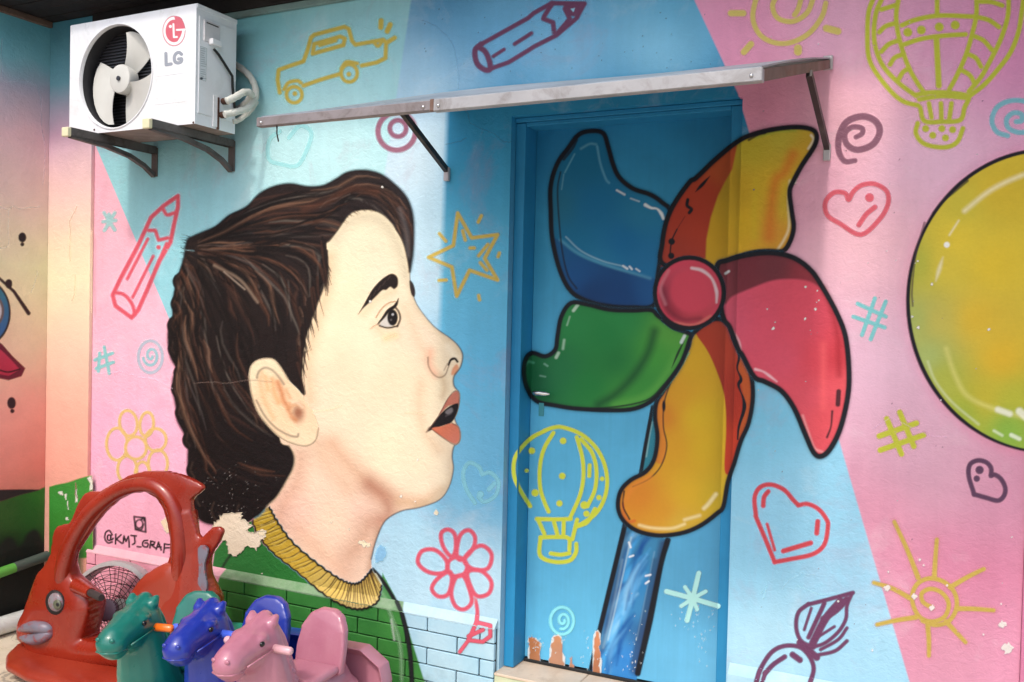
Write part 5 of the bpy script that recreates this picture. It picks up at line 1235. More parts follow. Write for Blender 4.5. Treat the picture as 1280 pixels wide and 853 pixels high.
hl.append(stroke(HAIR[0:50], 3.0, (22, 16, 18), 5.0, 0.75, taper=(1, 1, 1)))
hl.append(stroke(HAIR[55:] + HAIR[:1], 1.6, (30, 22, 22), 2.6, 0.8))
on('hair', hl, 'dark brown painted hair with brush highlights', off=0.0024, parent=boy, under=lambda U, V: np.where(inside(U, V, FPOLY)[..., None], lin((246, 224, 188)), wall_base(U, V)))
# brow, eye, lips
t = lambda p: T(320, 210, p)
on('eyebrow', [fill(t([(472, 682), (500, 632), (540, 562), (588, 512), (630, 490), (656, 508), (657, 545), (640, 562), (622, 552), (604, 566), (585, 568), (560, 592), (530, 622), (498, 650)]), (32, 24, 24), 1.8)] +
   [stroke(t([(500 + k * 22, 640 - k * 24), (512 + k * 22, 612 - k * 22)]), 1.1, (84, 66, 58), 1.2, 0.5) for k in range(6)], 'dark painted eyebrow', off=0.0030, parent=boy, under=SKIN)
ey = [fill(t([(574, 728), (598, 694), (626, 668), (640, 690), (642, 726), (612, 737)]), (214, 208, 200), 1.4), blob(*t([(633, 694)])[0], 6.6, (22, 18, 20), 1.6, ry=10.2), blob(*t([(634, 680)])[0], 1.5, (180, 180, 184), 1.2), blob(*t([(626, 705)])[0], 1.2, (96, 90, 90), 1.2),
      stroke(t([(566, 722), (590, 694), (612, 664), (640, 644), (652, 628), (660, 606)]), 4.0, (26, 20, 22), 2.0, taper=(.5, 1, 1.2, 1, .3)), stroke(t([(645, 646), (662, 668), (668, 700), (655, 735)]), 2.6, (44, 32, 32), 1.8, 0.9), stroke(t([(572, 732), (612, 742), (656, 733)]), 2.0, (40, 30, 30), 1.3),
      stroke(t([(556, 694), (580, 655), (612, 628), (645, 618)]), 1.6, (150, 104, 70), 2, 0.8), stroke(t([(530, 745), (556, 728), (574, 726)]), 1.6, (120, 96, 84), 2.4, 0.6), stroke(t([(600, 792), (640, 776)]), 5, (232, 174, 130), 14, 0.5)]
on('eye', ey, 'painted eye looking up', off=0.0030, parent=boy, under=SKIN)
t = lambda p: T(320, 420, p)
lp = [fill(t([(862, 338), (890, 290), (922, 258), (939, 266), (941, 312), (918, 318), (888, 328), (848, 368)]), grad([(560, 500, (214, 136, 112)), (572, 495, (190, 116, 100)), (555, 508, (176, 98, 84))]), 1.3), fill(t([(797, 440), (850, 368), (898, 326), (939, 314), (932, 360), (906, 402), (870, 416), (832, 428)]), (26, 22, 26), 1.4),
      fill(t([(878, 352), (905, 334), (912, 350), (892, 366)]), (120, 116, 118), 3), stroke(t([(880, 372), (900, 362)]), 1.6, (80, 74, 78), 2, .7), fill(t([(815, 432), (860, 420), (906, 406), (938, 424), (944, 478), (922, 500), (872, 474)]), grad([(562, 535, (222, 130, 96)), (570, 545, (196, 104, 88)), (550, 540, (214, 112, 76)), (567, 552, (216, 140, 120))]), 1.3),
      stroke(t([(812, 430), (872, 476), (922, 504), (946, 480), (940, 426), (908, 404)]), 1.5, (96, 60, 54), 1.6, 0.8), stroke(t([(796, 442), (850, 366), (890, 290), (922, 256), (942, 268), (940, 318)]), 1.5, (96, 60, 54), 1.6, 0.7), stroke(t([(790, 445), (805, 425)]), 2.4, (70, 46, 42), 3, 0.7)]
on('lips', lp, 'parted painted lips', off=0.0030, parent=boy, under=SKIN)
# fine cracks and flaked paint over the boy
t = lambda p: T(0, 623, p)
PEEL = t([(1010, 175), (985, 140), (1000, 108), (1040, 74), (1118, 64), (1122, 98), (1148, 112), (1168, 130), (1135, 148), (1180, 158), (1228, 150), (1230, 172), (1216, 196), (1188, 238), (1150, 222), (1120, 250), (1086, 268), (1060, 252), (1052, 205)])
def ragged(pts, n=5, amp=1.6, seed=1):
    r = np.random.RandomState(seed); out = []
    P = np.array(pts, float)
    for i in range(len(P)):
        a, b2 = P[i], P[(i + 1) % len(P)]
        for k in range(n): out.append(a + (b2 - a) * k / n + r.uniform(-amp, amp, 2))
    return np.array(out)
on('peeled_patch', [fill(ragged(PEEL), grad([(290, 660, (242, 228, 202)), (310, 665, (246, 232, 210)), (300, 685, (236, 220, 192))]), 0.9, smooth=False)], 'cream patch where the paint has flaked off by the collar', off=0.0036)
rim_px = ragged(PEEL)
obj('lifted_paint_edge', tube_mesh([tuple(P_WALL.one(u_, v_, 0.0040)) for u_, v_ in rim_px], 0.0020, 6, closed=True), plain('curled_paint_edge', (196, 186, 160), 0.7, var=0.3, dscale=30), wall)
on('peeled_patch', [fill(ragged(T(130, 580, [(430, 440), (470, 405), (500, 420), (505, 520), (480, 530), (450, 490)], 180 / 1097.0), 3, 1, 3), (242, 222, 190), 0.9, smooth=False)], 'small flaked patch behind the red arch', off=0.0036)

# ------------------------------------------------------------------ giant pinwheel over wall, frame and door
INK = (22, 24, 32)
def wall_x(V): return 928 - (V - 130) * (20.5 / 720)
def leaf_r(V): return 916 - (V - 143) * (19.0 / 707)
def leaf_l(V): return 671.5 - (V - 164.5) * (12.0 / 660)
def jamb_in(V): return 657 - (V - 170) * (8.0 / 650)
def jamb_out(V): return 645 - (V - 150) * (18.5 / 700)
def wall_l(V): return 640 - (V - 150) * (19.0 / 695)
P_REV = Plane((JAMB_X, 0, 0), (1, 0, 0))
P_REV0 = Plane((OPEN_X0, 0, 0), (1, 0, 0))
M_DOORPAINT = M_MURAL
LAYER = [0]; FRAME_UNDER = flat_under((44, 140, 190))
def across(name, layers, label, s=1.0):
    """one painted figure carried over every surface it was sprayed on; the door carries the rest of it"""
    us, vs, RGB, A = rasterise(layers, layers_box(layers), s)
    parts = [(wall, P_WALL, 0.0016, lambda U, V: U > wall_x(V) - 6, 'right', (0, OPEN_X1 + 0.0005, 9)), (fr_r, P_FRAME, 0.0010, lambda U, V: (U > leaf_r(V) - 6) & (U < wall_x(V) + 6), 'jamb', (0, -0.8022, -0.7565)),
             (leaf, P_LEAF, 0.0010, lambda U, V: (U < leaf_r(V) + 6) & (U > leaf_l(V) - 6), 'leaf', (0, JAMB_X + 0.0005, -0.801)), (fr_l, P_REV, 0.0008, lambda U, V: (U < leaf_l(V) + 6) & (U > jamb_in(V) - 6), 'rev', (1, 0.0432, LY - 0.0005)),
             (fr_l, P_FRAME, 0.0010, lambda U, V: (U < jamb_in(V) + 6) & (U > jamb_out(V) - 6), 'jl', (0, OPEN_X0 + 0.003, JAMB_X - 0.0015)), (wall, P_REV0, 0.0008, lambda U, V: (U < jamb_out(V) + 6) & (U > wall_l(V) - 6), 'rv', (1, 0.0005, 0.0395)), (wall, P_WALL, 0.0016, lambda U, V: U < wall_l(V) + 6, 'wl', (0, -9, OPEN_X0 - 0.0005))]
    LAYER[0] += 1; dim = 0.35 if name in ('painted_blade', 'painted_hub') else 1.0
    for par, pl, off, kp2, tag_, cl_ in parts:
        me = sheet_mesh(us, vs, RGB, A, pl, off + 0.0004 * LAYER[0], kp2, kp=1.12, clamp=cl_, under=(lambda b_: (lambda U, V: b_(U, V) * dim))(wall_base if tag_ in ('right', 'wl') else (door_base if tag_ == 'leaf' else FRAME_UNDER)))
        if me is not None and len(me.polygons) > 12: obj(name, me, M_DOORPAINT if tag_ in ('right', 'wl') else M_PRINT, par, label=label)
A0 = lambda p: T(640, 0, p); A1 = lambda p: T(640, 210, p); A2 = lambda p: T(640, 420, p); A3 = lambda p: T(640, 623, p); B0 = lambda p: T(940, 0, p); B1 = lambda p: T(940, 210, p); B2 = lambda p: T(940, 420, p)
wht = (226, 232, 236)
# stick
SL = A3([(527, 110), (400, 640), (368, 790)]); SR = A3([(722, 195), (690, 310), (640, 560), (583, 812)])
st_p = A2([(652, 330), (600, 620)]) + SL + SR[::-1]
sk = [fill(SL + A3([(360, 830), (575, 850)]) + SR[::-1], grad([(790, 690, (54, 120, 160)), (815, 690, (60, 130, 170)), (790, 720, (40, 130, 190)), (770, 760, (36, 120, 186)), (800, 760, (60, 130, 176)), (760, 800, (80, 160, 210)), (780, 820, (44, 120, 190)), (795, 790, (40, 84, 130))]), 1.2, smooth=False)]
in_stick = lambda U, V: inside(U, V, SL + A3([(360, 830), (575, 850)]) + SR[::-1]).astype(float)
for k in range(46):
    r = hr.random(); y0 = hr.uniform(660, 815); xc = 800 - (y0 - 670) * 0.24 + hr.uniform(-14, 14); ln = hr.uniform(.7, 1.5)
    sk.append(stroke([(xc + 6, y0), (xc - 6 - hr.uniform(0, 6), y0 + 18 * ln), (xc - 14, y0 + 42 * ln)], hr.uniform(4, 9), hr.choice(((150, 206, 236), (110, 180, 226), (70, 160, 216))) if r < .55 else (16, 74, 142), 7, hr.uniform(.4, .85), taper='lens', clip=in_stick))
sk += [stroke([(783, 668), (768, 735), (752, 810)], 9, (52, 84, 112), 9, .7, clip=in_stick), stroke([(829, 680), (814, 750), (794, 838)], 11, (40, 58, 92), 10, .8, clip=in_stick), stroke([(789, 672), (774, 740), (760, 800)], 1.6, (170, 196, 206), 2.4, .7), stroke([(818, 690), (806, 750), (796, 800)], 1.4, (120, 160, 190), 2.4, .6)]
sk += [fill(A2([(652, 335), (662, 360), (672, 470), (655, 575), (600, 640)]), (44, 122, 140), 1.4), stroke(A2([(650, 400), (636, 470), (622, 560)]), 2, (150, 190, 190), 2, .6), stroke(A2([(652, 330), (620, 500), (596, 640)]), 5.0, INK, 1.8), stroke(SL, 6.6, INK, 2.2), stroke(SR, 7.6, INK, 2.4, taper=(1, .9, 1.1, 1)), stroke([(778, 700), (766, 760), (754, 810)], 2.4, (130, 160, 180), 4, .5), stroke([(818, 700), (806, 760), (790, 830)], 4, (40, 60, 90), 6, .6)]
sk += [stroke(A3(p), 2.4, wht, 1.6, .85) for p in ([(542, 205), (550, 228)], [(545, 272), (562, 266)], [(620, 360), (642, 355)], [(620, 395), (634, 385)])]
across('painted_stick', sk, 'blue streaked stick of the painted pinwheel')
# lower orange and yellow blade
OB = [(863.8, 420), (861, 432), (847.6, 460), (828.7, 490), (820.7, 503.6), (819, 522.5), (822, 546.7), (818, 573.7), (807.2, 589.9), (788.3, 600.6), (776, 614), (772.5, 633), (778, 649), (791, 660.7), (807.2, 667), (828.7, 669.5), (855.7, 665.5), (877.3, 656), (896, 641.9), (904, 633), (909.6, 603), (917.7, 579), (925.8, 552), (936, 527.8), (941, 495.5), (938, 465.8), (928, 441.6), (917.7, 422.7), (909.6, 404), (890, 400)]
ob = [fill(OB, grad([(850, 500, (206, 150, 38)), (880, 560, (206, 168, 36)), (860, 620, (212, 168, 40)), (830, 640, (206, 140, 40)), (800, 620, (206, 126, 40)), (845, 560, (206, 150, 38)), (870, 450, (206, 160, 36)), (890, 620, (196, 166, 40)), (830, 520, (200, 116, 40)), (850, 655, (206, 170, 60)), (870, 520, (208, 174, 36))]), 1.4)]
rl = A2([(850, -20), (900, 60), (935, 130), (975, 240), (990, 330), (992, 450), (985, 620), (1010, 640)])
ob += [fill(rl + [(917.7, 579), (925.8, 552), (936, 527.8), (941, 495.5), (938, 465.8), (928, 441.6), (917.7, 422.7), (905, 400), (880, 402)], grad([(890, 430, (172, 58, 38)), (912, 500, (160, 48, 34)), (910, 560, (186, 58, 36)), (900, 410, (170, 62, 40))]), 2.2), fill(A2([(1022, 8), (1052, 90), (1046, 150), (1062, 230), (1076, 320), (1058, 410), (1046, 480), (1100, 400), (1120, 280), (1110, 170), (1070, 80)]), (178, 82, 40), 2.4),
       stroke(A2([(1020, 8), (1052, 90), (1044, 150), (1062, 200), (1050, 230), (1072, 290), (1076, 340), (1052, 420), (1046, 480)]), 3.4, INK, 1.4, taper=(1, 1, .6, 1.5, .6, 1.6, 1, .6)), fill(A2([(826, 60), (775, 150), (705, 265), (668, 320), (668, 400), (676, 480), (660, 572), (700, 590), (716, 510), (702, 420), (706, 310), (742, 205), (795, 105)]), (204, 122, 44), 2.6, .9),
       stroke(A2([(826, 50), (792, 112), (742, 203), (706, 310), (702, 420), (718, 510), (692, 600), (640, 660), (560, 700)]), 1.8, INK, 1.6, .85), blob(*A2([(704, 325)])[0], 2.2, INK, 1.4, ry=7), stroke(A2([(515, 780), (520, 830), (545, 860)]) + A3([(568, 105)]), 4, (206, 112, 44), 2.4), stroke(A2([(520, 720), (515, 790), (545, 850)]), 2.2, INK, 1.6, .9), stroke(A2([(640, 655), (560, 705), (530, 760)]), 6, (214, 130, 48), 7, .7),
       stroke(A2([(945, 735), (910, 780), (890, 800)]), 5, (240, 224, 170), 4, .75), stroke(A3([(590, 125), (650, 138), (740, 140), (800, 120)]), 3.6, (238, 220, 160), 4, .7), stroke(A3([(800, 100), (870, 80)]), 4, (236, 222, 170), 4, .6), stroke(OB, 4.0, INK, 13, 0.42, closed=True), stroke(OB, 5.6, INK, 2.2, closed=True)]
across('painted_blade', ob, 'lower yellow and red pinwheel blade')
# blue blade
BB = [(688.5, 232), (696.6, 205), (710, 186), (723.6, 168.5), (739.8, 164), (754, 167), (760, 183.3), (766, 205), (774, 222), (791, 236), (812.6, 243.5), (827, 253), (838, 266), (830, 299), (822, 345), (818, 381), (791, 384.5), (761.3, 383), (734.4, 376.5), (714, 364.5), (700, 338.4), (690.5, 299), (688.5, 264)]
bb = [fill(BB, grad([(730, 200, (18, 104, 142)), (740, 260, (16, 106, 154)), (720, 300, (18, 110, 152)), (780, 300, (14, 104, 158)), (800, 270, (34, 120, 160)), (700, 260, (30, 108, 138)), (810, 330, (28, 110, 160)), (750, 330, (30, 118, 160))]), 1.4),
      fill(A1([(222, 338), (300, 402), (420, 452), (560, 490), (668, 522), (660, 640), (560, 652), (450, 648), (350, 622), (270, 575), (220, 480), (185, 340)]), grad([(720, 340, (24, 82, 140)), (780, 370, (16, 62, 116)), (810, 360, (26, 84, 140)), (700, 320, (20, 86, 136)), (740, 370, (18, 58, 108))]), 4), stroke(A1([(225, 335), (310, 398), (430, 448), (560, 488), (640, 512)]), 3, (90, 160, 190), 5, .7),
      stroke(A1([(250, 320), (320, 385), (420, 432), (510, 455)]), 1.5, (170, 206, 220), 2.2, .6), stroke(A1([(515, 455), (535, 468)]), 2.6, wht, 1.8, .8), stroke(A1([(545, 458), (556, 470)]), 2.4, wht, 1.8, .8), stroke(A1([(575, 468), (592, 480)]), 2.0, wht, 1.8, .7), stroke(A1([(486, 104), (522, 124)]), 2.4, wht, 2, .7), stroke(A1([(550, 142), (590, 156)]), 1.6, wht, 2, .5), stroke(A1([(618, 172), (645, 186), (672, 190), (692, 212), (702, 236)]), 4.2, wht, 2, .85, taper=(1, .7, .5, 1, .8)),
      stroke(A1([(225, 20), (212, 90), (215, 200), (232, 380), (260, 500), (300, 560)]), 2.2, INK, 1.8, .8), stroke(A1([(240, 30), (230, 100)]) , 1.4, (120, 180, 200), 2, .5), stroke(A0([(245, 800), (290, 715)]), 1.6, (110, 180, 200), 2.4, .6), stroke(A0([(395, 680), (410, 760), (435, 830)]) + A1([(450, 70)]), 2.4, (110, 180, 206), 3, .55), stroke(A0([(320, 690), (360, 668), (390, 670)]), 2, (120, 186, 200), 4, .5), stroke(A0([(240, 740), (280, 690), (300, 650)]), 3.4, INK, 1.8, .8), stroke(BB, 4.0, INK, 13, 0.42, closed=True), stroke(BB, 5.8, INK, 2.2, closed=True)]
across('painted_blade', bb, 'blue pinwheel blade at the upper left of the door')
# top red and yellow blade
RB = [(828.5, 330), (828, 304.4), (833, 277.4), (843.5, 254), (862, 228), (870.5, 222.5), (895, 199), (921, 178), (940.5, 168.5), (967, 162), (994, 159.2), (1013, 161.5), (1020.5, 168.5), (1018, 182.5), (1002.5, 206.5), (992, 226), (987, 240), (989.5, 264), (992, 285), (987, 303), (978, 314), (960, 314), (940, 316), (915, 324), (900, 335), (870, 340)]
rb = [fill(RB, grad([(900, 230, (190, 150, 40)), (940, 190, (188, 172, 50)), (980, 175, (186, 176, 60)), (960, 230, (206, 170, 46)), (930, 280, (208, 170, 38)), (970, 290, (204, 142, 52)), (900, 300, (206, 160, 36)), (985, 260, (196, 166, 50)), (1000, 190, (206, 160, 50)), (920, 240, (196, 160, 40))]), 1.4),
      fill(A1([(1022, 5), (985, 70), (955, 130), (922, 230), (902, 330), (898, 420), (690, 460), (690, 350), (712, 250), (752, 162), (822, 62), (900, 5)]) + A0([(945, 735), (1000, 690), (1045, 670)])[::1], grad([(850, 270, (164, 56, 40)), (870, 290, (176, 62, 42)), (880, 240, (168, 60, 40)), (900, 215, (180, 84, 44)), (850, 310, (160, 58, 44))]), 3.4, smooth=False),
      stroke(B0([(190, 720), (150, 800)]) + B1([(110, 60), (90, 180), (80, 320)]), 12, (206, 112, 40), 16, .75), stroke(B1([(20, 60), (10, 200), (10, 320)]), 6, (204, 180, 44), 12, .5), stroke(B0([(20, 640), (110, 610), (200, 605)]), 3, (150, 170, 60), 6, .7), stroke(B0([(275, 628), (285, 650), (262, 690)]), 3, (236, 232, 210), 3, .75), stroke(B0([(212, 800), (198, 850)]), 3, (232, 232, 214), 3, .7), stroke(B1([(176, 60), (168, 150), (172, 270), (150, 330), (120, 378)]), 2.6, (232, 226, 190), 4, .65),
      stroke(A1([(918, 38), (880, 80), (850, 112)]), 4.2, INK, 1.6, taper='lens'), stroke(A1([(815, 148), (812, 175), (832, 192), (822, 208)]), 4.2, INK, 1.5), stroke(A1([(802, 225), (765, 285)]), 4.6, INK, 1.6, taper='lens'), stroke(A1([(765, 285), (740, 340), (732, 410)]), 1.8, INK, 1.6), blob(*A1([(740, 342)])[0], 4.2, INK, 1.6), blob(*A1([(738, 408)])[0], 4, INK, 1.6), stroke(B0([(-15, 650), (30, 625), (60, 618)]), 3, INK, 2, .8), stroke(RB, 4.0, INK, 13, 0.42, closed=True), stroke(RB, 6.2, INK, 2.2, closed=True)]
across('painted_blade', rb, 'upper red and yellow pinwheel blade')
# green blade
GB = [(714, 379), (701.7, 396), (697, 420.3), (694, 437.5), (681.4, 445.8), (665.3, 441.5), (656.8, 450.7), (655, 468.5), (659.5, 486.4), (671, 501.6), (694, 507), (720.9, 511), (761.3, 513), (793, 511), (816.5, 499.5), (835.3, 478), (851.5, 454), (861, 428), (862.5, 418), (845, 411), (823.4, 396), (814, 388), (791, 388.5), (761.3, 387.3), (734.4, 381)]
gb2 = [fill(GB, grad([(720, 400, (40, 132, 70)), (760, 420, (30, 124, 62)), (700, 460, (30, 110, 64)), (670, 470, (20, 92, 60)), (740, 480, (28, 118, 56)), (780, 400, (40, 134, 70)), (770, 450, (26, 110, 54)), (820, 440, (62, 146, 56)), (835, 420, (84, 152, 60)), (800, 490, (54, 136, 56)), (780, 500, (60, 140, 56))]), 1.4),
       stroke(A2([(660, -20), (630, 80), (560, 190), (480, 270), (400, 318)]), 10, (18, 70, 40), 14, .8), stroke(A2([(760, 100), (700, 200), (620, 280), (480, 325)]), 9, (86, 158, 66), 12, .7), stroke(A2([(812, 60), (770, 140), (700, 230), (620, 300), (450, 332), (260, 335)]), 2.2, INK, 1.8, .85), stroke(A2([(800, 20), (770, 80), (740, 150)]), 3, INK, 1.6, .9, taper='lens'), stroke(A2([(820, 80), (760, 180), (690, 270)]), 2, (120, 186, 130), 3, .6), stroke(A2([(800, 0), (785, 30)]), 4, wht, 2, .7),
       stroke(A1([(305, 635), (285, 662)]), 4, (200, 226, 204), 2, .7), stroke(A1([(268, 690), (255, 730)]), 2, (180, 216, 190), 2, .5), stroke(A2([(242, 20), (236, 60)]), 3, (180, 216, 190), 3, .6), stroke(A2([(215, 80), (205, 100)]), 4, (200, 226, 204), 2, .6), stroke(A2([(62, 140), (75, 120), (100, 125)]), 2.6, (80, 160, 130), 3, .7), stroke(A2([(130, 185), (155, 190)]), 1.6, (150, 200, 180), 2, .5), stroke(A2([(150, 130), (165, 140)]), 2, (150, 200, 180), 2, .5), stroke(GB, 4.0, INK, 13, 0.42, closed=True), stroke(GB, 5.6, INK, 2.2, closed=True)]
across('painted_blade', gb2, 'green pinwheel blade beside the door handle')
# pink blade
PB = [(896, 336), (909.6, 325.5), (940, 318), (967, 316.5), (993, 323), (1014, 338.7), (1029.7, 362), (1045.9, 391.7), (1056.6, 420.3), (1061, 460.4), (1059.7, 495), (1050.5, 535), (1037.8, 561), (1026.3, 570.5), (1017, 565.5), (1006.7, 543), (993, 511), (977, 489), (956.2, 477.3), (942.7, 471), (928, 444.3), (923, 437), (912.3, 409.5), (903, 393)]
pb = [fill(PB, grad([(950, 400, (206, 78, 98)), (1000, 400, (206, 76, 94)), (980, 450, (206, 80, 100)), (1020, 450, (206, 70, 84)), (1045, 450, (190, 54, 64)), (1030, 520, (206, 76, 84)), (925, 400, (204, 84, 106)), (1010, 500, (206, 80, 94)), (1055, 480, (214, 84, 92))]), 1.4),
      fill([(896, 336), (909.6, 325.5), (940, 318), (967, 316.5), (993, 323), (1014, 338.7), (1029, 361), (1012, 352), (990, 349), (965, 351), (938, 361), (915, 371), (906, 380), (900, 360)], grad([(930, 340, (110, 46, 56)), (970, 335, (104, 50, 58)), (1005, 345, (140, 52, 62)), (905, 350, (120, 50, 60))]), 4), stroke(B1([(330, 560), (375, 680), (400, 800)]) + B2([(400, 60), (405, 180)]), 7, (150, 34, 46), 10, .6), stroke(B2([(330, 40), (330, 200), (330, 330)]), 6, (228, 96, 100), 12, .6),
      stroke(B1([(20, 400), (60, 392), (110, 396)]), 2.4, (190, 170, 176), 3, .6), stroke(A1([(990, 490), (1005, 480)]), 3, wht, 2, .7), stroke(B2([(15, 155), (50, 165), (80, 185), (115, 212)]), 3, (236, 200, 206), 3, .75, taper=(1, .6, 1, .5)), stroke(B2([(235, 370), (262, 450), (290, 520), (330, 540)]), 2.6, (232, 170, 170), 4, .6), stroke(B2([(402, 258), (398, 318)]), 6.0, INK, 2, .9), stroke(B2([(372, 350), (366, 420), (348, 470)]), 3, INK, 2, .85, taper=(1, .7, 1)), stroke(A1([(1010, 740), (1050, 800), (1060, 850)]), 3, (236, 200, 206), 3, .6), stroke(PB, 4.0, INK, 13, 0.42, closed=True), stroke(PB, 6.6, INK, 2.2, closed=True)]
across('painted_blade', pb, 'pink pinwheel blade right of the door')
# hub
hx, hy = A1([(822, 580)])[0]
hb = [blob(hx, hy, 43, (206, 70, 92), 1.4, ry=44), blob(hx - 1, hy + 3, 36, grad([(hx, hy, (210, 70, 92)), (hx - 22, hy + 20, (150, 40, 56)), (hx + 10, hy + 30, (190, 66, 76)), (hx - 28, hy, (130, 50, 70)), (hx, hy - 26, (214, 80, 100)), (hx + 24, hy, (214, 78, 96)), (hx - 12, hy - 22, (200, 72, 92))]), 8, .95, ry=36), stroke([(hx - 33, hy - 6), (hx - 26, hy + 20), (hx - 8, hy + 33), (hx + 14, hy + 32)], 5, (104, 36, 52), 8, .6),
      blob(hx + 3, hy - 2, 27, (212, 72, 92), 9, .8), stroke([(hx - 30, hy + 14), (hx - 36, hy - 6), (hx - 26, hy - 28)], 3.6, (206, 130, 142), 5, .6), stroke([(hx - 20, hy + 37), (hx + 6, hy + 40), (hx + 26, hy + 29)], 3, (216, 130, 110), 4, .6), stroke([(hx + 3, hy - 31), (hx + 16, hy - 28), (hx + 28, hy - 18), (hx + 34, hy - 2), (hx + 34, hy + 12)], 4.2, (232, 214, 220), 3, .8, taper=(.8, 1, .7, 1, .5)), ring(hx, hy, 43, 44, 5.6, INK, 1.8), stroke([(hx - 32, hy + 34), (hx - 20, hy + 43), (hx - 8, hy + 46)], 6, INK, 2)]
across('painted_hub', hb, 'round pink centre of the painted pinwheel')
# marks on the door: balloon, spiral, star
O2 = (196, 202, 62)
bl = [stroke(A2(p), 5.2, O2, 1.6) for p in ([(150, 442), (95, 470), (45, 518), (12, 572), (10, 650), (42, 722), (85, 790)], [(150, 440), (190, 426), (235, 424), (320, 456), (390, 520), (430, 600), (441, 690), (422, 770), (380, 832), (310, 880)], [(192, 450), (150, 520), (130, 600), (130, 700), (150, 770), (170, 815)], [(300, 470), (325, 560), (331, 650), (315, 740), (272, 838)], [(320, 480), (370, 540), (391, 620), (385, 710), (350, 790)], [(360, 600), (358, 650)])]
bl += [blob(*A2([p])[0], r_, O2, 1.6) for p, r_ in (((237, 487), 4.2), ((92, 533), 4.2), ((233, 650), 4.2), ((107, 728), 4.6), ((220, 777), 4), ((418, 663), 3), ((403, 750), 3.4), ((345, 825), 4), ((335, 785), 5), ((68, 625), 2.6))]
bl += [stroke(A3(p), 5.4, O2, 1.6) for p in ([(115, 96), (200, 98), (272, 96)], [(120, 98), (150, 165)], [(302, 100), (280, 190)], [(195, 112), (210, 166)], [(240, 112), (238, 172)], [(385, 50), (350, 110), (302, 130)], [(132, 182), (130, 265), (190, 294), (265, 290), (296, 252), (298, 212)], [(132, 182), (200, 180), (262, 186), (266, 238)], [(180, 256), (225, 262), (266, 255)])]
across('painted_balloon', bl, 'yellow outline balloon on the lower left of the blue door')
ly = [ring(*A3([(232, 568)])[0], 14.5, 17, 3.6, (128, 206, 214), 2), spiral(*A3([(236, 566)])[0], 2, 8.5, 1.3, 3.6, (128, 206, 214), 2, ky=1.3)]
across('painted_spiral', ly, 'mint spiral low on the blue door')
c0_ = (838, 465)
across('painted_asterisk', [stroke(A3([c0_, p]), 6.2, (168, 218, 212), 1.8) for p in ((866, 348), (716, 432), (955, 500), (812, 566))] + [stroke(A3([c0_, p]), 5, (168, 218, 212), 1.8) for p in ((898, 432), (802, 412), (785, 500), (858, 515))], 'pale mint asterisk low on the blue door')
# bare wood where the door paint has worn off
WRD = 0
wd = grad([(700, 815, (140, 92, 60)), (745, 825, (150, 96, 66)), (668, 812, (134, 84, 50)), (665, 800, (170, 104, 62)), (694, 800, (196, 138, 96)), (695, 818, (190, 156, 138)), (745, 810, (196, 128, 92)), (680, 812, (186, 120, 76))])
WR = lambda p: T(600, 780, p, 180 / 1280.0)
across('worn_patch', [fill(ragged(WR(p), 4, 1.9, 15), (206, 204, 198), 1.0, .9, smooth=False) for p in ([(428, 118), (480, 130), (530, 148), (540, 210), (540, 360), (440, 350), (432, 200)], [(655, 104), (708, 100), (735, 200), (752, 400), (604, 380), (630, 230)], [(1020, 70), (1058, 62), (1068, 200), (1074, 460), (996, 440), (1012, 240)])] + [fill(ragged(WR(p), 5, 1.5, i + 4), wd, .9, smooth=False) for i, p in enumerate(([(428, 118), (480, 130), (530, 148), (536, 210), (535, 360), (440, 350), (432, 200)], [(655, 108), (708, 104), (732, 200), (748, 400), (608, 380), (632, 230)], [(1024, 70), (1056, 66), (1064, 200), (1068, 460), (1000, 440), (1015, 240)], [(800, 300), (818, 290), (832, 400), (794, 396)]))], 'bare brown wood at the foot of the door')
fk = []
for k in range(110):
    cxx, cyy, sx_, sy_ = hr.choice(((738, 812, 10, 14), (748, 826, 20, 8), (790, 800, 5, 26), (800, 822, 12, 10), (862, 775, 20, 10), (880, 808, 10, 16), (672, 806, 6, 6), (690, 800, 14, 8)))
    x = hr.gauss(cxx, sx_); y = hr.gauss(cyy, sy_)
    if not 664 < x < 894 or y > 846: continue
    a_ = hr.uniform(-.4, .4) + PI / 2; ln = hr.uniform(.6, 3.2); dx_, dy_ = math.cos(a_) * ln, math.sin(a_) * ln
    fk.append(stroke([(x, y), (x + dx_ * .5 + hr.uniform(-.5, .5), y + dy_ * .5), (x + dx_, y + dy_)], hr.uniform(.5, 1.3), hr.choice(((206, 204, 200), (190, 196, 200), (214, 200, 186))), 1.0, hr.uniform(.4, .8), taper='lens'))
across('paint_flakes', fk, 'small pale chips in the door paint')

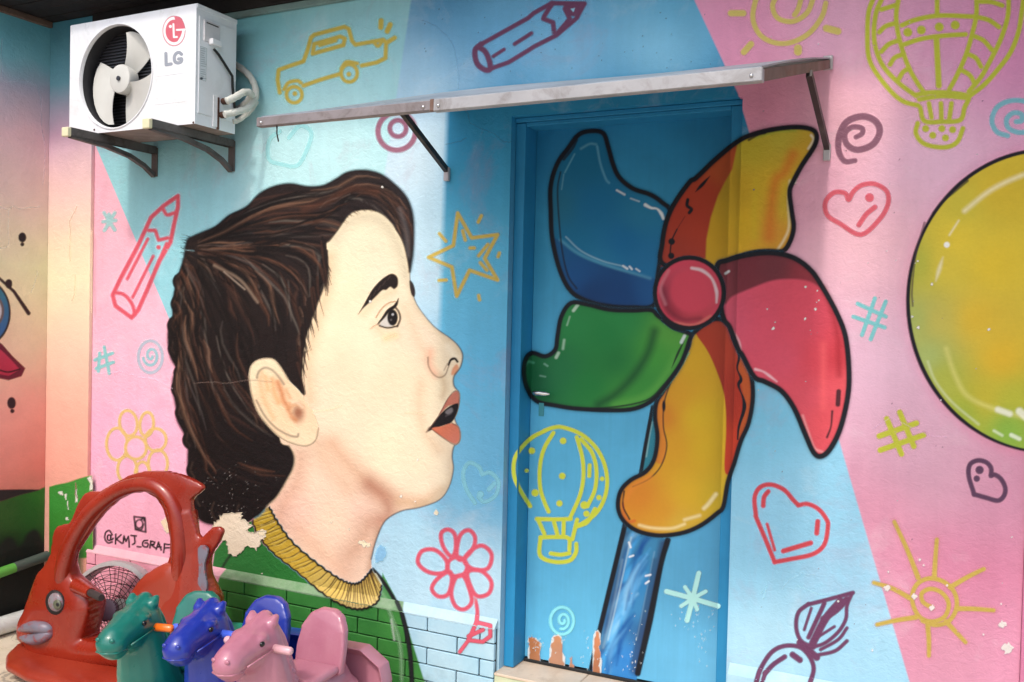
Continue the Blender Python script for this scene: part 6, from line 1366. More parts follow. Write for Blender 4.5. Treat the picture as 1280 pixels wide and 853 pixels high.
# ------------------------------------------------------------------ big yellow ball on the right
ball = [(1311 + 176 * math.cos(a_), 376.5 + 189 * math.sin(a_)) for a_ in np.linspace(-PI * 0.44, -PI * 1.56, 40)]
keep_ball = lambda U, V: P_WALL.at(U.ravel(), V.ravel())[:, 0].reshape(U.shape) < XR - 0.001
bl = [fill(ball, grad([(1200, 300, (218, 192, 58)), (1240, 330, (218, 188, 52)), (1220, 400, (214, 178, 52)), (1250, 450, (214, 174, 46)), (1180, 330, (208, 186, 62)), (1148, 330, (166, 172, 66)), (1148, 400, (158, 174, 96)), (1160, 446, (162, 180, 106)), (1180, 470, (166, 172, 66)), (1230, 500, (190, 172, 50)), (1210, 515, (150, 170, 60)), (1260, 535, (126, 172, 66)), (1170, 400, (190, 176, 80)), (1250, 240, (206, 178, 50)), (1200, 260, (196, 182, 60)), (1270, 500, (176, 176, 56))]), 1.4),
      stroke(B1([(1270, 28), (1180, 65), (1090, 115), (985, 200)]), 5, (232, 222, 180), 7, .8), stroke(B1([(958, 245), (915, 312)]), 6, (236, 232, 214), 5, .85, taper='lens'), blob(*B1([(903, 357)])[0], 3.6, (236, 236, 226), 2.4), stroke(B1([(885, 415), (868, 470), (852, 525)]), 4.6, (224, 220, 190), 5, .65, taper='lens'), stroke(B2([(815, 120), (850, 210), (930, 310), (1050, 410)]), 2.6, (196, 206, 160), 4, .7), stroke(B2([(900, 60), (940, 180), (1000, 280), (1120, 338), (1200, 362), (1290, 385)]), 5, (212, 206, 120), 8, .6), stroke(B2([(1140, 342), (1195, 362)]), 7, (230, 232, 214), 5, .8), stroke(B2([(1240, 350), (1290, 392)]), 9, (230, 232, 214), 5, .8),
      stroke(B2([(1122, 440), (1160, 462)]), 3.4, (214, 226, 190), 3, .7), stroke(B2([(1202, 460), (1240, 478)]), 5, (222, 232, 206), 3, .8), stroke(ball, 5.0, (26, 22, 32), 2.0, taper=(.8, 1, 1, .8, 1, 1.1, 1, .7, .8)), stroke(B1([(800, 255), (760, 400), (742, 560), (745, 640)]), 2.6, (60, 46, 56), 2, .7), stroke(B1([(1000, 60), (940, 110), (880, 160), (840, 210)]), 3, (30, 26, 36), 2, .8)]
halo_b = [stroke(ball, 8, (176, 92, 116), 34, 0.45)]
painted('painted_ball', halo_b + bl, P_WALL, wall, 0.0015, 1.0, 'huge yellow and green ball cut by the right edge', keep_ball, kp=1.08)

# ------------------------------------------------------------------ side wall and pilaster pictures
def onl(name, layers, label, plane=P_LEFT, parent=None, off=0.0015, keep=None, kind=None): return painted(name, layers, plane, parent or lwall, off, 1.0, label, keep, kind=kind)
DK = (46, 36, 42)
kl = lambda U, V: U < 62.2 - (V - 340) * 0.006
onl('painted_balloon', [blob(28, 297, 5.0, DK, 1.2, ry=6.2), blob(28, 305.6, 2.4, DK, 1.2)], 'tiny black balloon silhouette higher on the side wall')
onl('painted_balloon', [blob(14.5, 504, 5.4, (60, 40, 46), 1.4, ry=7.4), blob(15.4, 514, 2.6, (60, 40, 46), 1.2)], 'tiny black balloon silhouette lower on the side wall')
ZL = lambda p: T(0, 340, p, 130 / 1109.0)
onl('painted_toy', [blob(-18, 391, 31.5, (46, 40, 44), 1.6, ry=41), blob(-18, 391, 29, grad([(4, 360, (66, 130, 150)), (8, 390, (60, 110, 150)), (2, 415, (66, 112, 170))]), 1.8, ry=38), blob(-18, 389, 23, (110, 96, 96), 2, ry=25), blob(-18, 389, 20, (206, 206, 214), 2, ry=21), stroke([(-4, 346), (-30, 330), (-56, 318)], 5, (58, 36, 42), 1.6),
     stroke(ZL([(-60, 20), (60, 130), (150, 210), (230, 330), (305, 442)]), 5.2, (58, 36, 42), 1.4, smooth=False, taper=(.6, .7, .9, 1)), fill(ZL([(60, 100), (95, 78), (128, 100), (125, 160), (90, 180), (60, 150)]), (54, 36, 42), 1.4)], 'blue ringed painted toy with dark propeller on the side wall')
t = lambda p: T(0, 420, p)
onl('painted_fin', [fill(t([(-190, 60), (-120, 20), (-40, 10), (10, 38), (60, 95), (118, 150), (100, 188), (40, 206), (-40, 190), (-150, 150)]), (112, 38, 56), 1.4, smooth=False), fill(t([(-40, 40), (10, 70), (60, 120), (92, 156), (40, 186), (-40, 170)]), grad([(4, 440, (196, 66, 92)), (14, 455, (206, 60, 90)), (8, 466, (170, 44, 66))]), 1.6, smooth=False), stroke(t([(0, 160), (40, 168), (90, 155)]), 2, (60, 26, 36), 1.6)], 'dark red painted fin at the edge of the side wall')
ZZ = lambda p: T(0, 580, p, 180 / 1097.0)
def sidepx(pts): return [tuple(float(q) for q in to_px(np.array([XL, y_, z_]))) for y_, z_ in pts]
onl('painted_hills', [fill(sidepx([(-0.27, 0.36), (-0.5, 0.33), (-0.9, 0.42), (-1.3, 0.34), (-1.8, 0.40), (-1.8, -0.2), (-0.27, -0.2)]), (56, 100, 46), 3, smooth=False), fill(sidepx([(-0.27, 0.12), (-0.5, 0.22), (-0.7, 0.10), (-1.0, 0.20), (-1.3, 0.08), (-1.8, 0.16), (-1.8, -0.21), (-0.27, -0.21)]), (40, 42, 38), 7)], 'green painted hills farther along the side wall', keep=lambda U, V: U < -9, off=0.0008)
hill = [fill(ZZ([(-90, 260), (0, 285), (150, 235), (290, 200), (362, 165), (362, 860), (-90, 860)]), grad([(10, 640, (60, 100, 46)), (40, 640, (50, 104, 44)), (55, 620, (60, 130, 50)), (50, 700, (30, 40, 30)), (10, 690, (34, 44, 30))]), 2.2, smooth=False), fill(ZZ([(-90, 190), (0, 196), (180, 194), (300, 200), (150, 240), (0, 288), (-90, 300)]), (52, 44, 46), 2),
        fill(ZZ([(-90, 860), (-60, 640), (0, 620), (30, 580), (75, 560), (115, 590), (135, 628), (175, 600), (200, 540), (250, 500), (295, 515), (330, 600), (362, 640), (362, 860)]), (40, 42, 38), 7), fill(ZZ([(-90, 760), (362, 640), (362, 1100), (-90, 1200)]), (34, 36, 32), 3)]
onl('painted_hills', hill, 'dark green painted hills at the foot of the side wall', off=0.001, keep=lambda U, V: U < 60.2)
onl('painted_grass', [fill(ZZ([(362, 178), (420, 160), (520, 140), (600, 112), (670, 92), (700, 90), (712, 700), (640, 720), (362, 700)]), grad([(70, 620, (60, 144, 56)), (100, 610, (66, 150, 60)), (80, 660, (56, 136, 46)), (112, 660, (86, 156, 60)), (66, 680, (50, 110, 40))]), 2.4, smooth=False), fill(ZZ([(362, 720), (640, 640), (640, 1300), (362, 1300)]), (40, 66, 36), 14, .9, smooth=False)], 'bright green painted grass on the corner pilaster', plane=P_PIL, parent=PIL, off=0.001, keep=lambda U, V: (U > 60.6) & (U < 116.5))
onl('scratches', [fill(ragged(ZZ(p), 3, .5, i), (226, 230, 214), .8, smooth=False) for i, p in enumerate(([(440, 215), (470, 205), (480, 240), (455, 232)], [(490, 235), (510, 230), (505, 275)], [(664, 110), (690, 95), (706, 130), (705, 195), (685, 205), (688, 150)], [(500, 408), (520, 404), (522, 428), (504, 428)], [(572, 200), (584, 195), (590, 290), (578, 290)], [(512, 285), (518, 280), (524, 350), (516, 350)], [(655, 300), (668, 290), (690, 350), (670, 360)]))] +
    [stroke(ZZ([(575, 145), (580, 200), (572, 230), (590, 260)]), 1.2, (50, 40, 44), 1, .8, smooth=False)], 'white scratches in the green paint of the pilaster', plane=P_PIL, parent=PIL, off=0.0022, kind='stuff')
onl('wall_crack', [stroke(T(0, 250, p, 130 / 1109.0), ww, (196, 164, 140), 1.2, .55, smooth=False) for p, ww in (([(820, 70), (800, 120), (740, 230), (750, 340), (742, 480), (746, 650)], 1.3), ([(800, 800), (795, 1000), (765, 1080)], 1.2), ([(975, 330), (980, 500), (972, 800), (975, 1200)], 1.4))], 'thin vertical crack down the pilaster', plane=P_PIL, parent=PIL, off=0.0012)
# raised lines where the side wall plaster was patched
onl('plaster_ridge', [stroke(T(0, 250, p, 130 / 1109.0), 1.3, (226, 206, 190), 1.6, .45) for p in ([(-30, 70), (90, 100), (140, 70), (220, 95), (330, 80), (420, 75)], [(92, 110), (90, 300), (85, 490), (-30, 520)], [(400, 760), (380, 860), (330, 990)])], 'pale patching lines on the side wall')
onl('plaster_ridge', [stroke(T(0, 0, p), 1.2, (176, 176, 190), 1.6, .4) for p in ([(10, 180), (5, 300), (25, 380), (110, 372), (180, 420), (195, 600), (210, 700), (200, 852)],)], 'pale patching line high on the side wall')

# ------------------------------------------------------------------ cracks, chips and scuffs of the main wall
crk = [(T(320, 0, [(770, 95), (830, 118), (885, 165), (915, 215), (930, 280), (940, 340), (938, 412)]), (70, 120, 160)), (T(320, 0, [(960, 505), (985, 530), (992, 570), (1050, 600), (1105, 620), (1150, 660), (1182, 658)]), (40, 110, 150)), (T(320, 0, [(880, 670), (950, 655), (975, 640)]), (60, 130, 170)),
       (T(320, 420, [(255, 350), (330, 345), (400, 322)]), (190, 160, 120)), (T(320, 420, [(685, 356), (740, 358), (790, 366)]), (180, 150, 116)), (T(0, 420, [(900, 220), (985, 215), (1050, 220), (1150, 205), (1261, 212)]), (140, 120, 110)), (T(0, 420, [(440, 175), (560, 165), (640, 190), (720, 200), (800, 245)]), (226, 170, 190)),
       (T(940, 623, [(140, 420), (180, 375), (230, 345), (290, 355)]), (150, 170, 190)), (T(940, 623, [(40, 440), (70, 405), (50, 470)]), (140, 180, 200)), (T(940, 623, [(210, 405), (310, 445), (400, 440)]), (140, 185, 210)), (T(940, 420, [(560, 430), (640, 380), (820, 460), (900, 470)]), (214, 160, 186)), (T(0, 210, [(770, 378), (900, 385)]), (170, 220, 228))]
boy_under = lambda U, V: np.where(inside(U, V, HP)[..., None], lin((30, 22, 21)), np.where(inside(U, V, FPOLY)[..., None], lin((246, 224, 188)), wall_base(U, V)))
def ragged_line(p):
    P = np.array(p, float); out = [P[0]]
    for a, b2 in zip(P[:-1], P[1:]):
        for k in (1, 2, 3): out.append(a + (b2 - a) * k / 3 + (nrng.uniform(-.7, .7, 2) if k < 3 else 0))
    return out
for p, c_ in crk: on('wall_crack', [stroke(ragged_line(p), 0.9, c_, 1.3, .40, smooth=False)], None, off=0.0040, under=boy_under)
chips = []
cr_ = random.Random(9)
def chip(x, y, r_, c_=(236, 232, 224)):
    n_ = 7 if r_ < 2.5 else 15; p = [(x + r_ * cr_.uniform(.5, 1.2) * math.cos(2 * PI * k / n_), y + r_ * cr_.uniform(.5, 1.3) * math.sin(2 * PI * k / n_)) for k in range(n_)]
    chips.append(fill(p, c_, .9, smooth=False))
for (x, y), r_ in zip(B1([(248, 552), (303, 570), (295, 655), (245, 700), (98, 745), (70, 655), (768, 432), (835, 540), (742, 690), (770, 740), (1098, 748), (310, 615), (107, 715)]), (1.6, 1, 2, 1.8, 2.4, 1, 1.4, 1.8, 1.8, 2.4, 2, 1, 1)): chip(x, y, r_)
for (x, y), r_ in zip(T(940, 623, [(778, 285), (795, 312), (632, 340), (624, 418), (752, 455), (833, 508), (905, 405), (1160, 585), (1185, 695), (1205, 180), (1155, 490), (1072, 632), (400, 478), (558, 705)]), (2, 1.6, 1.6, 4.2, 4, 3.6, 1.6, 5, 7, 1.4, 1.4, 1.6, 1.4, 1.6)): chip(x, y, r_, (222, 214, 208))
for (x, y), r_ in zip(T(320, 420, [(672, 744), (836, 820), (750, 575), (738, 768)]), (2, 3.4, 1.4, 1.2)): chip(x, y, r_, (244, 232, 216))
for (x, y), r_ in zip(T(320, 623, [(836, 68), (500, 210), (520, 215), (485, 205), (350, 110), (432, 145), (28, 350), (25, 165), (430, 480)]), (3, 4, 3, 3, 1.6, 1.4, 1, 5, 5)): chip(x, y, r_, (238, 224, 190))
for x, y in T(320, 210, [(586, 88), (530, 620)]): chip(x, y, 1.8)
for k in range(80): chip(cr_.gauss(290, 20), cr_.gauss(602, 10) + (0 if k % 2 else 38), cr_.uniform(.3, .6), (150, 146, 142))
for k in range(60):
    x, y = cr_.uniform(940, 1270), cr_.uniform(20, 830); chip(x, y, cr_.uniform(.4, 1.0), cr_.choice(((236, 226, 226), (120, 90, 104), (150, 110, 124))))
for k in range(40):
    x, y = cr_.uniform(520, 900), cr_.uniform(5, 90); chip(x, y, cr_.uniform(.4, .9), (90, 120, 140))
on('paint_chips', chips, 'small white chips and specks in the mural paint', off=0.0044, under=boy_under)['kind'] = 'stuff'
on('blue_scuff', [fill(ragged(T(320, 623, [(545, 260), (575, 215), (600, 230), (608, 255), (590, 290), (555, 300)]), 4, 1, 8), (120, 176, 214), 2, .8, smooth=False)], 'blue scuffed patch by the painted neck', off=0.0040)

# ================================================================== TOYS AND FAN
def plastic(name, rgb, rough=0.32, fade=None, grime=0.25):
    mt, nt, b = nodes_of(name)
    tc = nd(nt, 'ShaderNodeTexCoord').outputs['Object']
    fd = fade or tuple(min(255, c * 1.12 + 14) for c in rgb)
    c = mixc(nt, ramp(nt, noise(nt, tc, 4.5, 5, 0.6, 0.4), [(0.35, (0, 0, 0)), (0.7, (1, 1, 1))]), L4(rgb), L4(fd))
    stn = nd(nt, 'ShaderNodeMapping'); stn.inputs['Scale'].default_value = (1.0, 3.0, 5.0); stn.inputs['Rotation'].default_value = (0.4, 0.3, 0.7); nt.links.new(tc, stn.inputs['Vector'])
    scr = ramp(nt, noise(nt, stn.outputs[0], 26, 7, 0.8, 2.0), [(0.60, (0, 0, 0)), (0.70, (0.45,) * 3)])
    c = mixc(nt, scr, c, L4(tuple(min(255, q * 0.7 + 80) for q in rgb)))
    sc_ = ramp(nt, noise(nt, tc, 60, 6, 0.75, 1.2), [(0.62, (0, 0, 0)), (0.75, (grime,) * 3)])
    c = mixc(nt, sc_, c, L4(tuple(q * 0.55 for q in rgb)))
    nt.links.new(c, b.inputs['Base Color'])
    rr = mathn(nt, 'MULTIPLY_ADD', noise(nt, tc, 11, 5, 0.65), 0.3, rough - 0.13, clamp=True); nt.links.new(rr, b.inputs['Roughness'])
    b.inputs['Specular IOR Level'].default_value = 0.5
    b.inputs['Coat Weight'].default_value = 0.35; b.inputs['Coat Roughness'].default_value = 0.12
    bp = nd(nt, 'ShaderNodeBump'); bp.inputs['Strength'].default_value = 0.35; bp.inputs['Distance'].default_value = 0.0015
    nt.links.new(noise(nt, tc, 45, 4, 0.6), bp.inputs['Height']); nt.links.new(bp.outputs[0], b.inputs['Normal'])
    return mt

# ---- fish ride: moulded body of inflated profile, in its own upright plane
FP = Plane((-3.45, -0.47, 0), (0.10, -1, 0))
def inflate(bm, poly, holes, thick, rnd, s=3.0, plane=FP, asym=1.0):
    """closed moulding whose half thickness swells from the outline inwards"""
    P = np.array(poly); x0, y0 = P.min(0) - 2 * s; x1, y1 = P.max(0) + 2 * s
    us = np.arange(x0, x1, s); vs = np.arange(y0, y1, s); U, V = np.meshgrid(us, vs)
    d = sdf(U, V, poly)
    for h in holes: d = np.maximum(d, -sdf(U, V, h))
    ins = d < 0
    cell = ins[:-1, :-1] & ins[1:, :-1] & ins[:-1, 1:] & ins[1:, 1:]
    tk = thick(U, V) if callable(thick) else np.full(U.shape, thick)
    q = np.clip(-d / rnd, 0, 1); h = tk * (0.15 + 0.85 * np.sqrt(np.maximum(1 - (1 - q) ** 2, 0)))
    base = plane.at(U.ravel(), V.ravel()).reshape(U.shape + (3,)); n = plane.n / np.linalg.norm(plane.n)
    F = {}; B = {}
    J, I = cell.shape
    def vv(D, sg, j, i):
        if (j, i) not in D: D[(j, i)] = bm.verts.new(base[j, i] + n * ((0.5 * h[j, i]) if sg > 0 else -1.5 * h[j, i]))
        return D[(j, i)]
    for j in range(J):
        for i in range(I):
            if not cell[j, i]: continue
            c4 = ((j, i), (j, i + 1), (j + 1, i + 1), (j + 1, i))
            bm.faces.new([vv(F, 1, *q_) for q_ in c4[::-1]]); bm.faces.new([vv(B, -asym, *q_) for q_ in c4])
            for (a, b2, dj, di) in ((c4[0], c4[1], -1, 0), (c4[1], c4[2], 0, 1), (c4[2], c4[3], 1, 0), (c4[3], c4[0], 0, -1)):
                jj, ii = j + dj, i + di
                if not (0 <= jj < J and 0 <= ii < I) or not cell[jj, ii]:
                    bm.faces.new((vv(F, 1, *a), vv(F, 1, *b2), vv(B, -asym, *b2), vv(B, -asym, *a)))
M_FISH = plastic('red_moulded_plastic', (134, 32, 15), 0.27, (150, 44, 24))
M_FISHB = plastic('faded_red_plastic', (142, 42, 24), 0.32, (156, 56, 36))
M_SILV = plain('worn_silver_print', (122, 118, 132), 0.4, 0.1, var=0.15, dirt=(150, 40, 28), dirt_amt=1.0, dscale=30)
fish = thing('fish_ride', 'red plastic fish-shaped ride-on with arched body and silver lips', 'ride-on toy', (-3.45, -0.5, FLOOR))
OUT = [(24.6, 780), (28, 771), (32.8, 762), (37.7, 745.8), (47.6, 716.3), (54, 709.6), (63, 692), (65.5, 672), (69, 660.4), (74, 656), (83.7, 654.7), (89.4, 649), (96.8, 631), (105, 617.7), (111.6, 614.5), (124.7, 613.6), (136, 607), (155.9, 596.4), (162.8, 593), (179, 589), (199, 587.5), (218.6, 590.7), (236.7, 597), (251.4, 604.6),
       (255.5, 609.5), (253, 615), (243, 622.7), (240, 629), (241.6, 642), (245.7, 657), (249, 670), (254.7, 669.4), (263, 660), (271, 658), (277.7, 660), (280, 665.3), (274.4, 678.4), (267, 690), (263, 699.8), (261, 711), (261, 723), (266, 739), (268.7, 750.7), (266, 770), (258, 800), (250, 830), (60, 830), (40, 815), (34, 806), (26, 800), (24, 790)]
HOLE = [(182, 616), (164, 618), (148, 626), (131, 641), (118, 657), (105, 677), (95, 693), (91, 705), (92, 720), (100, 729), (113, 745), (116, 760), (113, 775), (107, 797), (123, 800), (150, 795), (166, 770), (167, 747), (178, 731), (186, 719), (196, 712), (209, 707), (213, 695), (213, 672), (209, 652), (204, 637), (196, 624)]
bm = bmesh.new()
def fish_t(U, V):
    t = 0.034 + 0.062 * np.clip((V - 690) / 70, 0, 1)
    t = t + 0.02 * np.clip((U - 205) / 12, 0, 1) * np.clip((243 - U) / 8, 0, 1) * (V > 640)
    return t - 0.010 * np.clip((U - 236) / 25, 0, 1)
inflate(bm, cr(OUT, True, 3), [HOLE], fish_t, 19.0, 1.7)
body = obj('body', fuse(bm, 0.0055, 6), M_FISH, fish)
# raised rim along the arch, gives the stepped moulding seen around the opening
bm = bmesh.new()
RIM = cr([(88, 742), (80, 720), (84, 694), (95, 668), (111, 643), (131, 624), (156, 610), (183, 605.5), (203, 613), (217, 631), (223, 655), (226, 690), (224, 730), (216, 760)], False, 4)
k_ = len(RIM); rp = [FP.one(u, v_, 0.012 - 0.05 * max(0, 1 - min(i, k_ - 1 - i) / 7.0) ** 1.5) for i, (u, v_) in enumerate(RIM)]
tube(bm, rp, [0.044 - 0.010 * math.sin(PI * i / (k_ - 1)) for i in range(k_)], 16)
obj('arch_rib', mesh_of(bm), M_FISH, body, smooth=80)
# seat shell inside the arch
bm = bmesh.new()
inflate(bm, cr([(212, 700), (197, 708), (184, 716), (172, 730), (164, 748), (160, 790), (170, 830), (240, 830), (238, 740), (228, 705)], True, 4), [], 0.105, 20, 3.0)
obj('seat_back', fuse(bm, 0.008, 8), M_FISHB, fish)
# rocker base
bm = bmesh.new()
g0 = FP.one(40, 836); g1 = FP.one(262, 850); dirv = Vector(g1 - g0); dirv.z = 0; dirv.normalize(); perp = Vector((dirv.y, -dirv.x, 0))
cx0 = Vector((g0[0], g0[1], 0)); L_ = 1.02
prof_b = [(-0.085, 0.02, 0.035), (-0.05, 0.10, 0.03), (0.03, 0.17, 0.02), (0.2, 0.22, 0.015), (0.5, 0.225, 0.015), (0.8, 0.21, 0.02), (0.96, 0.16, 0.04), (1.02, 0.06, 0.05)]
for (t_, hw, zc) in prof_b:
    pass
rings_ = []
for (t_, hw, zc) in prof_b:
    hw = max(hw, 0.02); c_ = cx0 + dirv * t_
    rr_ = []
    for k in range(20):
        a = 2 * PI * k / 20; w_ = math.copysign(abs(math.cos(a)) ** 0.6, math.cos(a)) * hw; z_ = math.copysign(abs(math.sin(a)) ** 0.7, math.sin(a)) * 0.034
        p = c_ + perp * w_; rr_.append(bm.verts.new((p.x, p.y, FLOOR + 0.052 + zc * 0.55 + z_)))
    rings_.append(rr_)
for A, B in zip(rings_[:-1], rings_[1:]):
    for k in range(20): bm.faces.new((A[k], A[(k + 1) % 20], B[(k + 1) % 20], B[k]))
bm.faces.new(rings_[0]); bm.faces.new(list(reversed(rings_[-1])))
bmesh.ops.recalc_face_normals(bm, faces=bm.faces)
obj('rocker_base', fuse(bm, 0.009, 6), M_FISHB, fish)
# eye
ec = FP.one(69, 754, 0.150); en = Vector(FP.n).normalized()
rot = en.to_track_quat('Z', 'Y').to_matrix()
def disc(name, u, v_, r_, off, mat, parent, ry=None, dome=0.35):
    bm = bmesh.new(); ellipsoid(bm, Vector(FP.one(u, v_, off)), (r_, ry or r_, r_ * dome), rot); return obj(name, mesh_of(bm), mat, parent, smooth=180)
eye = disc('eye', 69.5, 753.5, 0.058, 0.041, M_BLACK, fish)
disc('eye_white', 69.5, 753.2, 0.045, 0.049, plain('worn_eye_print', (128, 124, 130), 0.35, var=0.2, dirt=(150, 40, 46), dirt_amt=1.0, dscale=55), eye)
disc('iris', 71.5, 756, 0.024, 0.0600, plain('olive_iris', (92, 96, 78), 0.35), eye)
disc('pupil', 71.8, 756, 0.010, 0.0655, M_BLACK, eye)
# lips
bm = bmesh.new()
up_ = cr([(26, 787), (36, 784), (50, 784), (61, 786.5), (67, 789)], False, 5); lo_ = cr([(27, 795.5), (38, 799), (50, 797.5), (61, 792.5), (67, 789)], False, 5)
tube(bm, [FP.one(u, v_, 0.026 + 0.026 * math.sin(PI * i / len(up_))) for i, (u, v_) in enumerate(up_)], [0.022 * math.sin(PI * (0.12 + 0.8 * i / len(up_))) + 0.006 for i in range(len(up_))], 12)
tube(bm, [FP.one(u, v_, 0.026 + 0.026 * math.sin(PI * i / len(lo_))) for i, (u, v_) in enumerate(lo_)], [0.022 * math.sin(PI * (0.12 + 0.8 * i / len(lo_))) + 0.006 for i in range(len(lo_))], 12)
obj('lips', mesh_of(bm), M_SILV, fish, smooth=80)
# tail print and handle
bm = bmesh.new()
TLp = cr(T(130, 580, [(715, 640), (755, 615), (795, 640), (790, 690), (770, 760), (775, 840), (790, 930), (770, 990), (730, 995), (705, 960), (715, 880), (722, 800), (715, 720)], 180 / 1097.0), True, 3)
inflate(bm, TLp, [], 0.006, 2.0, 1.0, Plane(FP.p + FP.n / np.linalg.norm(FP.n) * 0.024, FP.n)); obj('tail_print', mesh_of(bm), M_SILV, fish, smooth=60)
h0 = FP.one(96, 732, 0.02); h1 = FP.one(111, 740, 0.065); h2 = FP.one(127, 747.5, 0.12)
hs = obj('handle_stub', tube_mesh([h0, h1, h1 + (h1 - h0) * 0.15], [0.034, 0.026, 0.022], 14), M_FISH, fish, smooth=60)
obj('grip', tube_mesh([h1 + (h2 - h1) * .0, h1 + (h2 - h1) * 0.9, h2], [0.016, 0.017, 0.014], 14), plain('dark_rubber_grip', (52, 46, 46), 0.6), hs, smooth=50)

# ---- floor fan between ride and wall
fan_t = thing('floor_fan', 'grey floor fan with round wire guard behind the red ride', 'fan', (-3.72, -0.2, FLOOR))
M_FANG = plain('grey_fan_plastic', (168, 166, 166), 0.4, var=0.05, dirt=(130, 126, 124), dirt_amt=0.5)
M_WIRE = plain('dark_fan_wire', (58, 50, 50), 0.5, 0.3)
fcx = np.array([-3.70, -0.20, -0.005]); fn = Vector((0.30, -0.92, 0.24)).normalized(); fq = fn.to_track_quat('Z', 'Y').to_matrix()
def fan_pt(r_, a, z_): return Vector(fcx) + fq @ Vector((r_ * math.cos(a), r_ * math.sin(a), z_))
bm = bmesh.new(); R_ = 0.212
prof_r = [(R_ - 0.004, 0.035), (R_ + 0.016, 0.03), (R_ + 0.022, 0.0), (R_ + 0.016, -0.05), (R_ - 0.004, -0.055), (R_ - 0.006, 0.0)]
vr = [[bm.verts.new(fan_pt(r_, 2 * PI * k / 48, z_)) for r_, z_ in prof_r] for k in range(48)]
for k in range(48):
    for q_ in range(6): bm.faces.new((vr[k][q_], vr[(k + 1) % 48][q_], vr[(k + 1) % 48][(q_ + 1) % 6], vr[k][(q_ + 1) % 6]))
obj('housing', mesh_of(bm), M_FANG, fan_t, smooth=40)
for side, zz in (('front', 0.03), ('rear', -0.05)):
    bm = bmesh.new()
    for k in range(24):
        a = 2 * PI * k / 24; tube(bm, [fan_pt(0.05, a, zz + 0.028 * (1 if side == 'front' else -.4)), fan_pt(0.13, a + .25, zz + 0.018 * (1 if side == 'front' else -.4)), fan_pt(R_, a + 0.42, zz)], 0.0016, 5) if side == 'front' else (tube(bm, [fan_pt(0.05, a, zz), fan_pt(R_, a, zz)], 0.0014, 5) if k % 3 == 0 else None)
    for q_ in range(9 if side == 'front' else 3):
        r_ = 0.062 + q_ * (0.0175 if side == 'front' else 0.055); tube(bm, [fan_pt(r_, 2 * PI * k / 40, zz + 0.026 * (1 - r_ / R_) * (1 if side == 'front' else -.4)) for k in range(40)], 0.0014, 5, closed=True)
    obj('wire_guard', mesh_of(bm), M_WIRE, fan_t, kind='stuff')
bm = bmesh.new(); tube(bm, [fan_pt(0, 0, 0.03), fan_pt(0, 0, 0.055), fan_pt(0, 0, 0.062)], [0.05, 0.052, 0.04], 28); obj('hub_badge', mesh_of(bm), plain('mauve_hub', (126, 112, 128), 0.4), fan_t, smooth=40)
bm = bmesh.new(); tube(bm, [fan_pt(0, 0, -0.06), fan_pt(0, 0, -0.12)], [0.05, 0.04], 20); obj('motor', mesh_of(bm), M_FANG, fan_t, smooth=40)
obj('stand', tube_mesh([(fcx[0] - 0.22, fcx[1] + 0.02, FLOOR + 0.014), (fcx[0] - 0.23, fcx[1] + 0.02, fcx[2]), (fcx[0] - 0.215, fcx[1], fcx[2] + 0.01)], 0.012, 10), M_FANG, fan_t)
obj('stand', tube_mesh([(fcx[0] + 0.22, fcx[1] + 0.06, FLOOR + 0.014), (fcx[0] + 0.23, fcx[1] + 0.06, fcx[2]), (fcx[0] + 0.215, fcx[1] + 0.04, fcx[2] + 0.01)], 0.012, 10), M_FANG, fan_t)
obj('foot_bar', tube_mesh([(fcx[0] - 0.24, fcx[1] - 0.08, FLOOR + 0.013), (fcx[0] - 0.22, fcx[1] + 0.1, FLOOR + 0.013), (fcx[0] + 0.22, fcx[1] + 0.12, FLOOR + 0.013), (fcx[0] + 0.24, fcx[1] - 0.06, FLOOR + 0.013)], 0.012, 10), M_FANG, fan_t)

